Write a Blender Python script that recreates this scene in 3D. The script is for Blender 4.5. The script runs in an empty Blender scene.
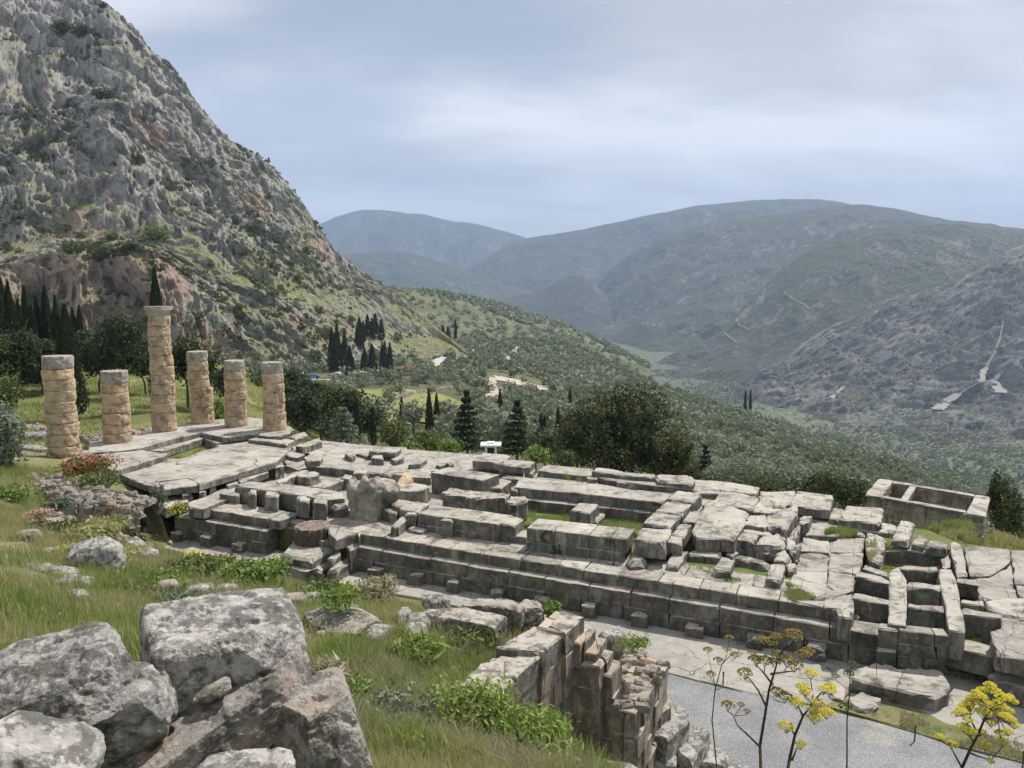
import bpy, math, random
import numpy as np
from mathutils import Vector, Matrix
R = math.radians
# ------------------------------------------------------------------ camera, sky, sun
H = 9.6; PITCH = math.atan(94/769); F = 769.0
sc = bpy.context.scene
COL = sc.collection
cam_d = bpy.data.cameras.new('camera'); cam = bpy.data.objects.new('camera', cam_d); COL.objects.link(cam)
cam_d.sensor_width = 36; cam_d.lens = 36*F/1024; cam_d.clip_start = .05; cam_d.clip_end = 60000
cam.location = (0, 0, H); cam.rotation_euler = (math.pi/2-PITCH, 0, 0)
sc.camera = cam
SUN_AZ, SUN_EL = R(48), R(58)          # azimuth clockwise from +Y (the view direction)
w = bpy.data.worlds.new('World'); sc.world = w; w.use_nodes = True
wt = w.node_tree; wt.nodes.clear()
def N(t, kind, **kw):
    n = t.nodes.new(kind)
    for k, v in kw.items(): setattr(n, k, v)
    return n
sky = N(wt, 'ShaderNodeTexSky', sky_type='NISHITA'); sky.sun_disc = False
sky.sun_elevation = SUN_EL; sky.sun_rotation = SUN_AZ; sky.altitude = 600; sky.air_density = 1.0; sky.dust_density = 1.5; sky.ozone_density = 1.5
tc = N(wt, 'ShaderNodeTexCoord')
sep = N(wt, 'ShaderNodeSeparateXYZ'); wt.links.new(tc.outputs['Generated'], sep.inputs[0])
mx = N(wt, 'ShaderNodeMath', operation='MAXIMUM'); wt.links.new(sep.outputs[2], mx.inputs[0]); mx.inputs[1].default_value = .0
ad = N(wt, 'ShaderNodeMath', operation='ADD'); wt.links.new(mx.outputs[0], ad.inputs[0]); ad.inputs[1].default_value = .32
dx = N(wt, 'ShaderNodeMath', operation='DIVIDE'); wt.links.new(sep.outputs[0], dx.inputs[0]); wt.links.new(ad.outputs[0], dx.inputs[1])
dy = N(wt, 'ShaderNodeMath', operation='DIVIDE'); wt.links.new(sep.outputs[1], dy.inputs[0]); wt.links.new(ad.outputs[0], dy.inputs[1])
cb = N(wt, 'ShaderNodeCombineXYZ'); wt.links.new(dx.outputs[0], cb.inputs[0]); wt.links.new(dy.outputs[0], cb.inputs[1])
mp = N(wt, 'ShaderNodeMapping'); wt.links.new(cb.outputs[0], mp.inputs[0]); mp.inputs['Scale'].default_value = (.62, .9, 1); mp.inputs['Rotation'].default_value = (0, 0, R(-28)); mp.inputs['Location'].default_value = (3.1, .6, 0)
cn = N(wt, 'ShaderNodeTexNoise'); wt.links.new(mp.outputs[0], cn.inputs['Vector']); cn.inputs['Scale'].default_value = 1.5; cn.inputs['Detail'].default_value = 8; cn.inputs['Roughness'].default_value = .5; cn.inputs['Distortion'].default_value = .3
cr = N(wt, 'ShaderNodeMapRange'); wt.links.new(cn.outputs[0], cr.inputs[0]); cr.inputs[1].default_value = .36; cr.inputs[2].default_value = .56; cr.inputs[3].default_value = .42; cr.inputs[4].default_value = .97; cr.interpolation_type = 'SMOOTHSTEP'
mp2 = N(wt, 'ShaderNodeMapping'); wt.links.new(cb.outputs[0], mp2.inputs[0]); mp2.inputs['Scale'].default_value = (.45, 1.3, 1); mp2.inputs['Rotation'].default_value = (0, 0, R(-32))
cn2 = N(wt, 'ShaderNodeTexNoise'); wt.links.new(mp2.outputs[0], cn2.inputs['Vector']); cn2.inputs['Scale'].default_value = 2.3; cn2.inputs['Detail'].default_value = 6; cn2.inputs['Distortion'].default_value = .4
cc = N(wt, 'ShaderNodeMapRange'); wt.links.new(cn2.outputs[0], cc.inputs[0]); cc.inputs[1].default_value = .38; cc.inputs[2].default_value = .62; cc.inputs[3].default_value = 7.2; cc.inputs[4].default_value = 12.0
cv = N(wt, 'ShaderNodeVectorMath', operation='SCALE'); cv.inputs[0].default_value = (1.0, 1.0, 1.02); hbr = N(wt, 'ShaderNodeMapRange'); wt.links.new(sep.outputs[2], hbr.inputs[0]); hbr.inputs[1].default_value = .0; hbr.inputs[2].default_value = .3; hbr.inputs[3].default_value = 1.45; hbr.inputs[4].default_value = 1.0
hml = N(wt, 'ShaderNodeMath', operation='MULTIPLY'); wt.links.new(cc.outputs[0], hml.inputs[0]); wt.links.new(hbr.outputs[0], hml.inputs[1]); wt.links.new(hml.outputs[0], cv.inputs['Scale'])
hzn = N(wt, 'ShaderNodeMapRange'); wt.links.new(sep.outputs[2], hzn.inputs[0]); hzn.inputs[1].default_value = .05; hzn.inputs[2].default_value = .32; hzn.inputs[3].default_value = .82; hzn.inputs[4].default_value = 0
hmx = N(wt, 'ShaderNodeMath', operation='MAXIMUM'); wt.links.new(cr.outputs[0], hmx.inputs[0]); wt.links.new(hzn.outputs[0], hmx.inputs[1])
mxr = N(wt, 'ShaderNodeMix', data_type='RGBA'); wt.links.new(hmx.outputs[0], mxr.inputs[0]); wt.links.new(sky.outputs[0], mxr.inputs[6]); wt.links.new(cv.outputs[0], mxr.inputs[7])
bg = N(wt, 'ShaderNodeBackground'); wt.links.new(mxr.outputs[2], bg.inputs[0]); bg.inputs[1].default_value = .066
wo = N(wt, 'ShaderNodeOutputWorld'); wt.links.new(bg.outputs[0], wo.inputs[0])
sd = bpy.data.lights.new('sun', 'SUN'); sd.energy = 5.0; sd.angle = R(1.2); sd.color = (1, .94, .86)
so = bpy.data.objects.new('sun', sd); COL.objects.link(so)
sv = Vector((math.sin(SUN_AZ)*math.cos(SUN_EL), math.cos(SUN_AZ)*math.cos(SUN_EL), math.sin(SUN_EL)))
so.rotation_euler = sv.to_track_quat('Z', 'Y').to_euler(); so.location = sv*200
vs = sc.view_settings; vs.view_transform = 'Standard'; vs.look = 'None'; vs.gamma = 1; vs.use_curve_mapping = False; vs.exposure = 0.40
sc.cycles.volume_bounces = 1; sc.cycles.max_bounces = 6

# ------------------------------------------------------------------ geometry helpers
cp, sp = math.cos(PITCH), math.sin(PITCH)
def direc(px, py):
    a = (px-512)/F; b = -(py-384)/F
    return (a, cp+b*sp, -sp+b*cp)
def G(px, py, z):                       # the point at height z seen at a pixel
    d = direc(px, py); t = (z-H)/d[2]
    return (d[0]*t, d[1]*t)
def D(px, py, y):                       # the point at depth y
    d = direc(px, py); t = y/d[1]
    return (d[0]*t, y, H+d[2]*t)
def PR(P):
    P = np.asarray(P, float); z = P[..., 2]-H; fw = P[..., 1]*cp-z*sp; u = P[..., 1]*sp+z*cp
    return 512+F*P[..., 0]/fw, 384-F*u/fw
def hsh(ix, iy, iz, s):
    h = (ix.astype(np.int64)*374761393+iy.astype(np.int64)*668265263+iz.astype(np.int64)*2147483647+s*1274126177) & 0xffffffff
    h = ((h ^ (h >> 13))*1274126177) & 0xffffffff
    h = ((h ^ (h >> 16))*2246822519) & 0xffffffff
    return ((h ^ (h >> 15)) & 0xffffff)/float(0xffffff)*2-1
def vn(P, s=0):
    P = np.asarray(P, float); i = np.floor(P); f = P-i; f = f*f*(3-2*f); i = i.astype(np.int64)
    r = 0
    for a in (0, 1):
        wx = f[..., 0] if a else 1-f[..., 0]
        for b in (0, 1):
            wy = f[..., 1] if b else 1-f[..., 1]
            for c in (0, 1):
                wz = f[..., 2] if c else 1-f[..., 2]
                r = r+hsh(i[..., 0]+a, i[..., 1]+b, i[..., 2]+c, s)*wx*wy*wz
    return r
def fbm(P, o=4, s=0, g=.5):
    P = np.asarray(P, float); r = 0; a = 1; t = 0
    for k in range(o):
        r = r+vn(P, s+k)*a; t += a; a *= g; P = P*2.03+11.3
    return r/t
def ridg(P, o=4, s=0, g=.5):
    P = np.asarray(P, float); r = 0; a = 1; t = 0
    for k in range(o):
        r = r+(1-2*np.abs(vn(P, s+k)))*a; t += a; a *= g; P = P*2.07+7.7
    return r/t
def gauss(A, sig, ax):
    n = int(3*sig)+1; k = np.exp(-.5*(np.arange(-n, n+1)/sig)**2); k /= k.sum()
    pad = [(0, 0)]*A.ndim; pad[ax] = (n, n); B = np.pad(A, pad, mode='reflect', reflect_type='odd')
    out = 0
    for j, kk in enumerate(k):
        sl = [slice(None)]*A.ndim; sl[ax] = slice(j, j+A.shape[ax]); out = out+kk*B[tuple(sl)]
    return out
def link(o, parent=None, mat=None):
    COL.objects.link(o)
    if parent is not None: o.parent = parent
    if mat is not None: o.data.materials.append(mat)
    return o
def raw_mesh(name, V, Fc, smooth=False):  # Fc (M,k) uniform
    me = bpy.data.meshes.new(name); V = np.ascontiguousarray(V, dtype=np.float32); Fc = np.ascontiguousarray(Fc, dtype=np.int32)
    m, k = Fc.shape
    me.vertices.add(len(V)); me.vertices.foreach_set('co', V.ravel())
    me.loops.add(m*k); me.loops.foreach_set('vertex_index', Fc.ravel())
    me.polygons.add(m); me.polygons.foreach_set('loop_start', np.arange(0, m*k, k, dtype=np.int32))
    try: me.polygons.foreach_set('loop_total', np.full(m, k, dtype=np.int32))
    except Exception: pass
    if smooth: me.polygons.foreach_set('use_smooth', np.ones(m, dtype=bool))
    me.update(calc_edges=True)
    return me
def mobj(name, V, Fc, mat, parent=None, smooth=False, loc=None):
    o = bpy.data.objects.new(name, raw_mesh(name, V, Fc, smooth)); link(o, parent, mat)
    if loc is not None: o.location = loc
    return o
def tag(o, label=None, cat=None, group=None, kind=None):
    if label: o['label'] = label
    if cat: o['category'] = cat
    if group: o['group'] = group
    if kind: o['kind'] = kind
    return o
def empty(name, loc=(0, 0, 0), rz=0):
    o = bpy.data.objects.new(name, None); COL.objects.link(o); o.location = loc; o.rotation_euler = (0, 0, rz); o.empty_display_size = .2
    return o
def grid_faces(nr, nc):
    i = np.arange(nr-1)[:, None]*nc+np.arange(nc-1)[None, :]
    return np.stack([i, i+1, i+nc+1, i+nc], -1).reshape(-1, 4)
class MB:
    def __init__(s): s.v = []; s.f = []
    def add(s, V, Fs):
        b = len(s.v); s.v += [tuple(map(float, p)) for p in V]; s.f += [tuple(b+i for i in q) for q in Fs]
    def prism(s, pts, zt, zb, bev=.035, jit=.025, seg=.45, tilt=(0, 0), seed=0):
        P = np.array(pts, float)[:, :2]
        if sum(P[i][0]*P[(i+1) % len(P)][1]-P[(i+1) % len(P)][0]*P[i][1] for i in range(len(P))) < 0: P = P[::-1]
        out = []; chip = []; rc = random.Random(seed*7+len(P)+int(abs(P[0][0])*10))
        for i in range(len(P)):
            a, b = P[i], P[(i+1) % len(P)]; n = max(1, int(round(np.hypot(*(b-a))/seg)))
            for k in range(n): out.append(a+(b-a)*k/n); chip.append((rc.random()**2*.22 if rc.random() < .6 else 0) if k == 0 else (rc.random()*.09 if rc.random() < .13 else 0))
        O = np.array(out); n = len(O); c = O.mean(0); chip = np.minimum(np.array(chip), (zt-zb)*.5)*(1 if jit >= .03 else .35)
        nx = np.roll(O, -1, 0)-np.roll(O, 1, 0); ln = np.maximum(np.hypot(nx[:, 0], nx[:, 1]), 1e-6)
        nrm = np.stack([nx[:, 1], -nx[:, 0]], 1)/ln[:, None]
        def ring(off, z, k):
            q = np.column_stack([O, np.full(n, z)]); j = np.column_stack([vn(q*3.1+k, seed+1), vn(q*3.1+k+9, seed+2), vn(q*2.3+k, seed+3)])
            R_ = q.copy(); cf = {2: .55, 3: 1.}.get(k, 0)*(1 if jit >= .012 else 0); R_[:, :2] += nrm*(off-chip[:, None]*cf)+j[:, :2]*jit; R_[:, 2] -= chip*(.8 if k == 2 else .12 if k == 3 else 0); R_[:, 2] += j[:, 2]*jit*(.6 if z > zb else 0)
            if z > zb: R_[:, 2] += (O[:, 0]-c[0])*tilt[0]+(O[:, 1]-c[1])*tilt[1]
            return R_
        rr = [ring(0, zb, 0)]
        h = zt-zb
        if h > .5: rr.append(ring(-.01, zb+h*.5, 1))
        rr += [ring(.0, zt-bev, 2), ring(-bev, zt, 3)]
        V = np.concatenate(rr); Fs = []
        for r in range(len(rr)-1):
            for i in range(n):
                j = (i+1) % n; Fs.append((r*n+i, r*n+j, (r+1)*n+j, (r+1)*n+i))
        Fs.append(tuple((len(rr)-1)*n+i for i in range(n)))
        s.add(V, Fs)
    def box(s, c, sx, sy, sz, rz=0, bev=.0):
        ca, sa = math.cos(rz), math.sin(rz); V = []
        for z in (0, 1):
            for x, y in ((-1, -1), (1, -1), (1, 1), (-1, 1)):
                X, Y = x*sx/2, y*sy/2; V.append((c[0]+X*ca-Y*sa, c[1]+X*sa+Y*ca, c[2]+z*sz))
        s.add(V, [(0, 3, 2, 1), (4, 5, 6, 7), (0, 1, 5, 4), (1, 2, 6, 5), (2, 3, 7, 6), (3, 0, 4, 7)])
    def tube(s, pts, rad, n=6, cap=True):
        pts = [Vector(p) for p in pts]; m = len(pts); rad = rad if hasattr(rad, '__len__') else [rad]*m; V = []
        for i, p in enumerate(pts):
            t = (pts[min(i+1, m-1)]-pts[max(i-1, 0)]).normalized(); a = t.orthogonal().normalized() if abs(t.z) > .99 or i == 0 else (a-t*a.dot(t)).normalized(); b = t.cross(a)
            for k in range(n):
                th = 2*math.pi*k/n; V.append(p+(a*math.cos(th)+b*math.sin(th))*rad[i])
        Fs = [(i*n+k, i*n+(k+1) % n, (i+1)*n+(k+1) % n, (i+1)*n+k) for i in range(m-1) for k in range(n)]
        if cap: Fs += [tuple(range(n-1, -1, -1)), tuple((m-1)*n+k for k in range(n))]
        s.add(V, Fs)
    def build(s, name, mat, parent=None, smooth=False, loc=None):
        me = bpy.data.meshes.new(name)
        V = s.v if loc is None else [(x-loc[0], y-loc[1], z-loc[2]) for x, y, z in s.v]
        me.from_pydata(V, [], s.f)
        if smooth: me.polygons.foreach_set('use_smooth', np.ones(len(me.polygons), dtype=bool))
        me.update(); o = bpy.data.objects.new(name, me); link(o, parent, mat)
        if loc is not None: o.location = loc
        return o

# ------------------------------------------------------------------ materials
MATS = {}
class M_:
    def __init__(s, name):
        s.m = bpy.data.materials.new(name); s.m.use_nodes = True; s.t = s.m.node_tree; s.b = s.t.nodes['Principled BSDF']
        s.b.inputs['Roughness'].default_value = .9; s.b.inputs['Specular IOR Level'].default_value = .25
        s.geo = N(s.t, 'ShaderNodeNewGeometry'); s.pos = s.geo.outputs['Position']; MATS[name] = s.m
    def L(s, a, b): s.t.links.new(a, b)
    def map(s, scale=(1, 1, 1), rot=(0, 0, 0), src=None):
        n = N(s.t, 'ShaderNodeMapping'); s.L(src or s.pos, n.inputs[0]); n.inputs['Scale'].default_value = scale; n.inputs['Rotation'].default_value = rot; return n.outputs[0]
    def noise(s, sc_, det=4, rough=.5, vec=None, dist=0):
        n = N(s.t, 'ShaderNodeTexNoise'); s.L(vec or s.pos, n.inputs['Vector']); n.inputs['Scale'].default_value = sc_; n.inputs['Detail'].default_value = det; n.inputs['Roughness'].default_value = rough; n.inputs['Distortion'].default_value = dist; return n.outputs[0]
    def vor(s, sc_, feat='F1', vec=None, rand=1, out=0):
        n = N(s.t, 'ShaderNodeTexVoronoi', feature=feat); s.L(vec or s.pos, n.inputs['Vector']); n.inputs['Scale'].default_value = sc_; n.inputs['Randomness'].default_value = rand; return n.outputs[out]
    def rng(s, v, a, b, c=0, d=1, smooth=True):
        n = N(s.t, 'ShaderNodeMapRange'); s.L(v, n.inputs[0])
        for k, x in enumerate((a, b, c, d)): n.inputs[k+1].default_value = x
        if smooth: n.interpolation_type = 'SMOOTHSTEP'
        return n.outputs[0]
    def mix(s, f, a, b, bt='MIX'):
        n = N(s.t, 'ShaderNodeMix', data_type='RGBA', blend_type=bt)
        for x, i in ((f, 0), (a, 6), (b, 7)):
            if isinstance(x, (int, float)): n.inputs[i].default_value = x
            elif isinstance(x, tuple): n.inputs[i].default_value = (*x, 1)
            else: s.L(x, n.inputs[i])
        return n.outputs[2]
    def math(s, op, a, b=None):
        n = N(s.t, 'ShaderNodeMath', operation=op)
        for i, x in enumerate((a, b)):
            if x is None: continue
            if isinstance(x, (int, float)): n.inputs[i].default_value = x
            else: s.L(x, n.inputs[i])
        return n.outputs[0]
    def sepz(s, v, k=2):
        n = N(s.t, 'ShaderNodeSeparateXYZ'); s.L(v, n.inputs[0]); return n.outputs[k]
    def val(s, c, f):            # colour scaled by factor
        n = N(s.t, 'ShaderNodeVectorMath', operation='SCALE'); s.L(c, n.inputs[0]); s.L(f, n.inputs['Scale']); return n.outputs[0]
    def bump(s, h, st=.5, dist=.05, prev=None):
        n = N(s.t, 'ShaderNodeBump'); s.L(h, n.inputs['Height']); n.inputs['Strength'].default_value = st; n.inputs['Distance'].default_value = dist
        if prev: s.L(prev, n.inputs['Normal'])
        return n.outputs[0]
    def end(s, col, nrm=None, rough=None):
        if isinstance(col, tuple): s.b.inputs['Base Color'].default_value = (*col, 1)
        else: s.L(col, s.b.inputs['Base Color'])
        if nrm: s.L(nrm, s.b.inputs['Normal'])
        if rough: s.b.inputs['Roughness'].default_value = rough
        return s.m
def stone_mat(name, c1, c2, c3, lich=(.06, .058, .05), la=.58, lb=.7, scale=1., crack=0, white=.5, bump=.85, pits=True, streak_shade=True, warm=None, joints=None, side_shade=.55):
    m = M_(name)
    n1 = m.noise(.5*scale, 5, .6); n2 = m.noise(3.5*scale, 6, .65); n3 = m.noise(22*scale, 4, .7)
    c = m.mix(m.rng(n1, .35, .65), c1, c2); c = m.mix(m.rng(n2, .42, .72, 0, .8), c, c3)
    isl = m.math('MULTIPLY_ADD', m.geo.outputs['Random Per Island'], .34); isl.node.inputs[2].default_value = .83
    c = m.val(c, isl)
    l1 = m.rng(m.noise(1.3*scale, 8, .72, dist=.3), la, lb)
    c = m.mix(m.math('MULTIPLY', l1, .75), c, lich)
    if streak_shade:
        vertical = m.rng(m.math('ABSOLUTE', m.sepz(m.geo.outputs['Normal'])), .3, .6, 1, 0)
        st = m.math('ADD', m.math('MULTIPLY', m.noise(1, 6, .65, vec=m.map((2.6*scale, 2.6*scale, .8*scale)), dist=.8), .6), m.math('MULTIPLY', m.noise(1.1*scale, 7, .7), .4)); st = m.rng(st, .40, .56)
        c = m.mix(m.math('MULTIPLY', vertical, side_shade), c, m.val(c, m.rng(m.noise(.8, 3), .3, .7, .42, .66)))  # painted shade: upright faces are darkened in the base colour
        c = m.mix(m.math('MULTIPLY', m.math('MULTIPLY', st, vertical), .7), c, lich)  # lichen streaks, kept to upright faces so they deepen the painted shade
    if warm:
        wn = m.rng(m.noise(.6*scale, 5, .65), .54, .68); c = m.mix(m.math('MULTIPLY', wn, .85), c, warm)
    if white:
        wh = m.rng(m.noise(6*scale, 7, .85), .57, .63, 0, white); c = m.mix(wh, c, (.5, .49, .45))
    if pits:
        pv = m.vor(9*scale); pt = m.rng(pv, .08, .16, 1, 0); pm = m.rng(m.noise(1.7*scale, 3), .5, .6); c = m.mix(m.math('MULTIPLY', pt, pm), c, (.07, .065, .055))
    if joints:
        fr = m.map((1, 1, 1), (0, 0, R(24.7))); bt = N(m.t, 'ShaderNodeTexBrick'); m.L(fr, bt.inputs['Vector']); bt.inputs['Scale'].default_value = 1; bt.inputs['Brick Width'].default_value = joints[0]; bt.inputs['Row Height'].default_value = joints[1]; bt.inputs['Mortar Size'].default_value = .013; bt.inputs['Mortar Smooth'].default_value = .3
        jm = m.math('MULTIPLY', bt.outputs['Fac'], m.rng(m.noise(.9, 4, .6), .38, .5)); c = m.mix(m.math('MULTIPLY', jm, .85), c, (.04, .04, .032))
        sv_ = m.map((1.5, 2.6, .01), (0, 0, R(24.7))); so_ = m.rng(m.vor(1.0, vec=sv_, rand=.9), .10, .135, 1, 0); upf = m.rng(m.sepz(m.geo.outputs['Normal']), .6, .8)
        c = m.mix(m.math('MULTIPLY', m.math('MULTIPLY', so_, upf), m.rng(m.noise(.35, 2), .42, .5)), c, (.05, .047, .04))
    h = m.math('ADD', m.math('MULTIPLY', n2, 1.0), m.math('MULTIPLY', n3, .35))
    nb = m.bump(h, bump, .08/scale)
    if crack:
        vd = N(m.t, 'ShaderNodeTexVoronoi', feature='DISTANCE_TO_EDGE'); wv = N(m.t, 'ShaderNodeVectorMath', operation='MULTIPLY_ADD')
        nn = N(m.t, 'ShaderNodeTexNoise'); m.L(m.pos, nn.inputs['Vector']); nn.inputs['Scale'].default_value = 1.2; nn.inputs['Detail'].default_value = 5
        m.L(nn.outputs[1], wv.inputs[0]); wv.inputs[1].default_value = (.7, .7, .1); m.L(m.map((1, 1, .15), (0, 0, R(24.7))), wv.inputs[2])
        m.L(wv.outputs[0], vd.inputs['Vector']); vd.inputs['Scale'].default_value = crack
        ck = m.rng(vd.outputs[0], .0, .014, 1, 0); ck = m.math('MULTIPLY', ck, m.rng(m.noise(.6, 4, .6), .36, .5)); c = m.mix(m.math('MULTIPLY', ck, .8), c, (.05, .055, .035))
        pass
    return m.end(c, nb)
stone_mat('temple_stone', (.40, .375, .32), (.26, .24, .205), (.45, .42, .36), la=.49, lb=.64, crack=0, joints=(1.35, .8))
stone_mat('paving_stone', (.395, .37, .32), (.26, .24, .21), (.44, .41, .355), la=.5, lb=.66, crack=.42, streak_shade=True, scale=.8, joints=(1.7, 1.15))
stone_mat('wall_stone', (.34, .315, .27), (.26, .24, .205), (.42, .39, .335), la=.48, lb=.64, crack=0, side_shade=1.)  # upright faces take the full painted shade
stone_mat('ground_stone', (.33, .315, .28), (.25, .24, .215), (.40, .38, .33), la=.56, lb=.72, crack=.55, scale=.6, streak_shade=False, white=.15)
stone_mat('boulder_stone', (.33, .315, .285), (.22, .21, .195), (.47, .45, .415), la=.46, lb=.55, scale=4.2, bump=1., white=.9, streak_shade=False)
stone_mat('boulder_warm', (.33, .30, .26), (.23, .21, .185), (.42, .39, .345), la=.47, lb=.56, scale=3.6, bump=1., white=.7, streak_shade=False, warm=(.36, .27, .205))
stone_mat('ashlar_stone', (.38, .32, .25), (.31, .26, .205), (.44, .39, .32), la=.54, lb=.68, scale=1.3, bump=.9, white=.5, side_shade=.25, warm=(.44, .29, .19))
stone_mat('rubble_stone', (.26, .225, .18), (.19, .17, .145), (.36, .33, .29), la=.5, lb=.62, scale=2.4, bump=1., white=.6, streak_shade=False, warm=(.40, .25, .17))
stone_mat('column_stone', (.50, .355, .205), (.37, .285, .185), (.52, .43, .30), lich=(.19, .155, .115), la=.46, lb=.62, scale=1.5, bump=.9, white=.3, pits=True, streak_shade=False)
stone_mat('column_grey', (.35, .315, .26), (.26, .235, .2), (.42, .38, .32), lich=(.12, .11, .1), la=.5, lb=.62, scale=1.6, bump=.9, streak_shade=False)
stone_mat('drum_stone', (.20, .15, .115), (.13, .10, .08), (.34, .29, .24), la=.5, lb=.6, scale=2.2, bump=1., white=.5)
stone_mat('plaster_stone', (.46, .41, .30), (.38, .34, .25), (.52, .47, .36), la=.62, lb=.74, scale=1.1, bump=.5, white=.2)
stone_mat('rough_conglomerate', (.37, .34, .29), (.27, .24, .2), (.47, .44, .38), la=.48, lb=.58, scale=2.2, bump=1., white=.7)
def flat_mat(name, col, rough=.7, metal=0):
    m = M_(name); m.b.inputs['Metallic'].default_value = metal; n = m.noise(9, 3); return m.end(m.val(m.mix(0., col, col), m.rng(n, .3, .7, .85, 1.12)), None, rough)
def leaf_mat(name, a, b, c=None, trans=.25, patch=.3):
    m = M_(name); col = m.mix(m.geo.outputs['Random Per Island'], a, b)
    if c: col = m.mix(m.rng(m.noise(patch, 2), .42, .62), col, c)
    out = m.t.nodes['Material Output']; m.L(col, m.b.inputs['Base Color']); m.b.inputs['Roughness'].default_value = .75
    tr = N(m.t, 'ShaderNodeBsdfTranslucent'); m.L(m.val(col, m.rng(m.noise(.01, 0), 0, 1, 1.1, 1.1)), tr.inputs[0]); mxs = N(m.t, 'ShaderNodeMixShader'); mxs.inputs[0].default_value = trans
    m.L(m.b.outputs[0], mxs.inputs[1]); m.L(tr.outputs[0], mxs.inputs[2]); m.L(mxs.outputs[0], out.inputs[0]); return m.m
leaf_mat('cypress_leaf', (.018, .03, .014), (.04, .055, .022))
leaf_mat('pine_leaf', (.045, .07, .03), (.11, .14, .06), (.025, .038, .018), patch=.6)
leaf_mat('fir_leaf', (.022, .042, .024), (.045, .07, .035))
leaf_mat('dark_leaf', (.055, .075, .022), (.13, .145, .05), (.022, .03, .012), patch=.55)
leaf_mat('olive_leaf', (.15, .17, .11), (.27, .29, .205), (.16, .19, .11), patch=.01)
leaf_mat('scrub_leaf', (.075, .105, .03), (.17, .20, .07), (.06, .075, .03), patch=.02)
leaf_mat('bush_leaf', (.11, .165, .035), (.21, .29, .075))
leaf_mat('bright_leaf', (.15, .24, .03), (.27, .36, .06))
leaf_mat('silver_leaf', (.12, .15, .10), (.2, .23, .16))
leaf_mat('grass_blade', (.14, .20, .04), (.30, .35, .11), (.36, .34, .16), trans=.35, patch=.35)
leaf_mat('lush_blade', (.13, .20, .035), (.28, .36, .09), (.30, .32, .12), trans=.35, patch=.6)
leaf_mat('dry_blade', (.28, .25, .15), (.40, .37, .24), trans=.3)
leaf_mat('yellow_petal', (.62, .52, .04), (.80, .72, .12), trans=.2)
leaf_mat('brown_umbel', (.30, .19, .06), (.28, .27, .08), trans=.2)
leaf_mat('pink_petal', (.55, .22, .28), (.7, .35, .42), trans=.2)
leaf_mat('red_petal', (.45, .09, .07), (.38, .2, .09), trans=.2)
flat_mat('bark', (.11, .085, .06), .9); flat_mat('stalk', (.055, .04, .03), .6); flat_mat('green_stalk', (.13, .15, .05), .7)
flat_mat('asphalt', (.38, .37, .35), .85); flat_mat('car_white', (.75, .76, .78), .3); flat_mat('car_blue', (.12, .18, .3), .3); flat_mat('car_glass', (.02, .025, .03), .1); flat_mat('rubber', (.02, .02, .02), .8)
flat_mat('red_roof', (.17, .06, .05), .8); flat_mat('white_metal', (.75, .76, .77), .5); flat_mat('dark_post', (.07, .07, .075), .6); flat_mat('plaster', (.6, .57, .5), .8)
# ground near the ruin
def ground_mat():
    m = M_('ground_earth')
    g = m.mix(m.rng(m.noise(.35, 6, .65), .4, .6), (.16, .18, .065), (.25, .225, .115)); g = m.mix(m.rng(m.noise(2.5, 6, .7), .45, .65), g, (.11, .14, .04))
    g = m.mix(m.rng(m.noise(1.1, 8, .75), .6, .68, 0, .8), g, (.36, .33, .28)); g = m.mix(m.rng(m.noise(9, 3, .7), .58, .7, 0, .5), g, (.42, .4, .35))
    return m.end(g, m.bump(m.noise(6, 8, .75), .9, .15))
ground_mat()
def gravel_mat():
    m = M_('gravel'); c = m.mix(m.rng(m.noise(.8, 5, .6), .4, .62), (.25, .255, .262), (.31, .31, .31)); c = m.mix(m.rng(m.noise(.35, 3, .5), .6, .68, 0, .5), c, (.44, .43, .36))
    v = N(m.t, 'ShaderNodeTexVoronoi'); m.L(m.pos, v.inputs['Vector']); v.inputs['Scale'].default_value = 38
    c = m.val(c, m.rng(m.sepz(v.outputs['Color'], 0), 0, 1, .76, 1.2)); return m.end(c, m.bump(m.math('ADD', v.outputs[0], m.noise(5, 4)), .8, .05))
gravel_mat()
def turf_mat():
    m = M_('turf'); c = m.mix(m.rng(m.noise(2.2, 5, .65), .42, .6), (.15, .22, .04), (.22, .24, .09)); c = m.mix(m.rng(m.noise(1.2, 5, .7), .56, .66), c, (.27, .24, .17)); return m.end(c, m.bump(m.noise(14, 5, .8), 1, .15))
turf_mat()
def meadow_mat():
    m = M_('meadow'); c = m.mix(m.rng(m.noise(.12, 5, .65), .42, .6), (.19, .205, .065), (.26, .26, .10)); c = m.mix(m.rng(m.noise(1.5, 6, .7), .5, .68, 0, .7), c, (.12, .16, .045)); c = m.mix(m.rng(m.noise(.5, 8, .8), .62, .68), c, (.33, .31, .25)); return m.end(c, m.bump(m.noise(2, 8, .8), 1, .4))
meadow_mat()
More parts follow.
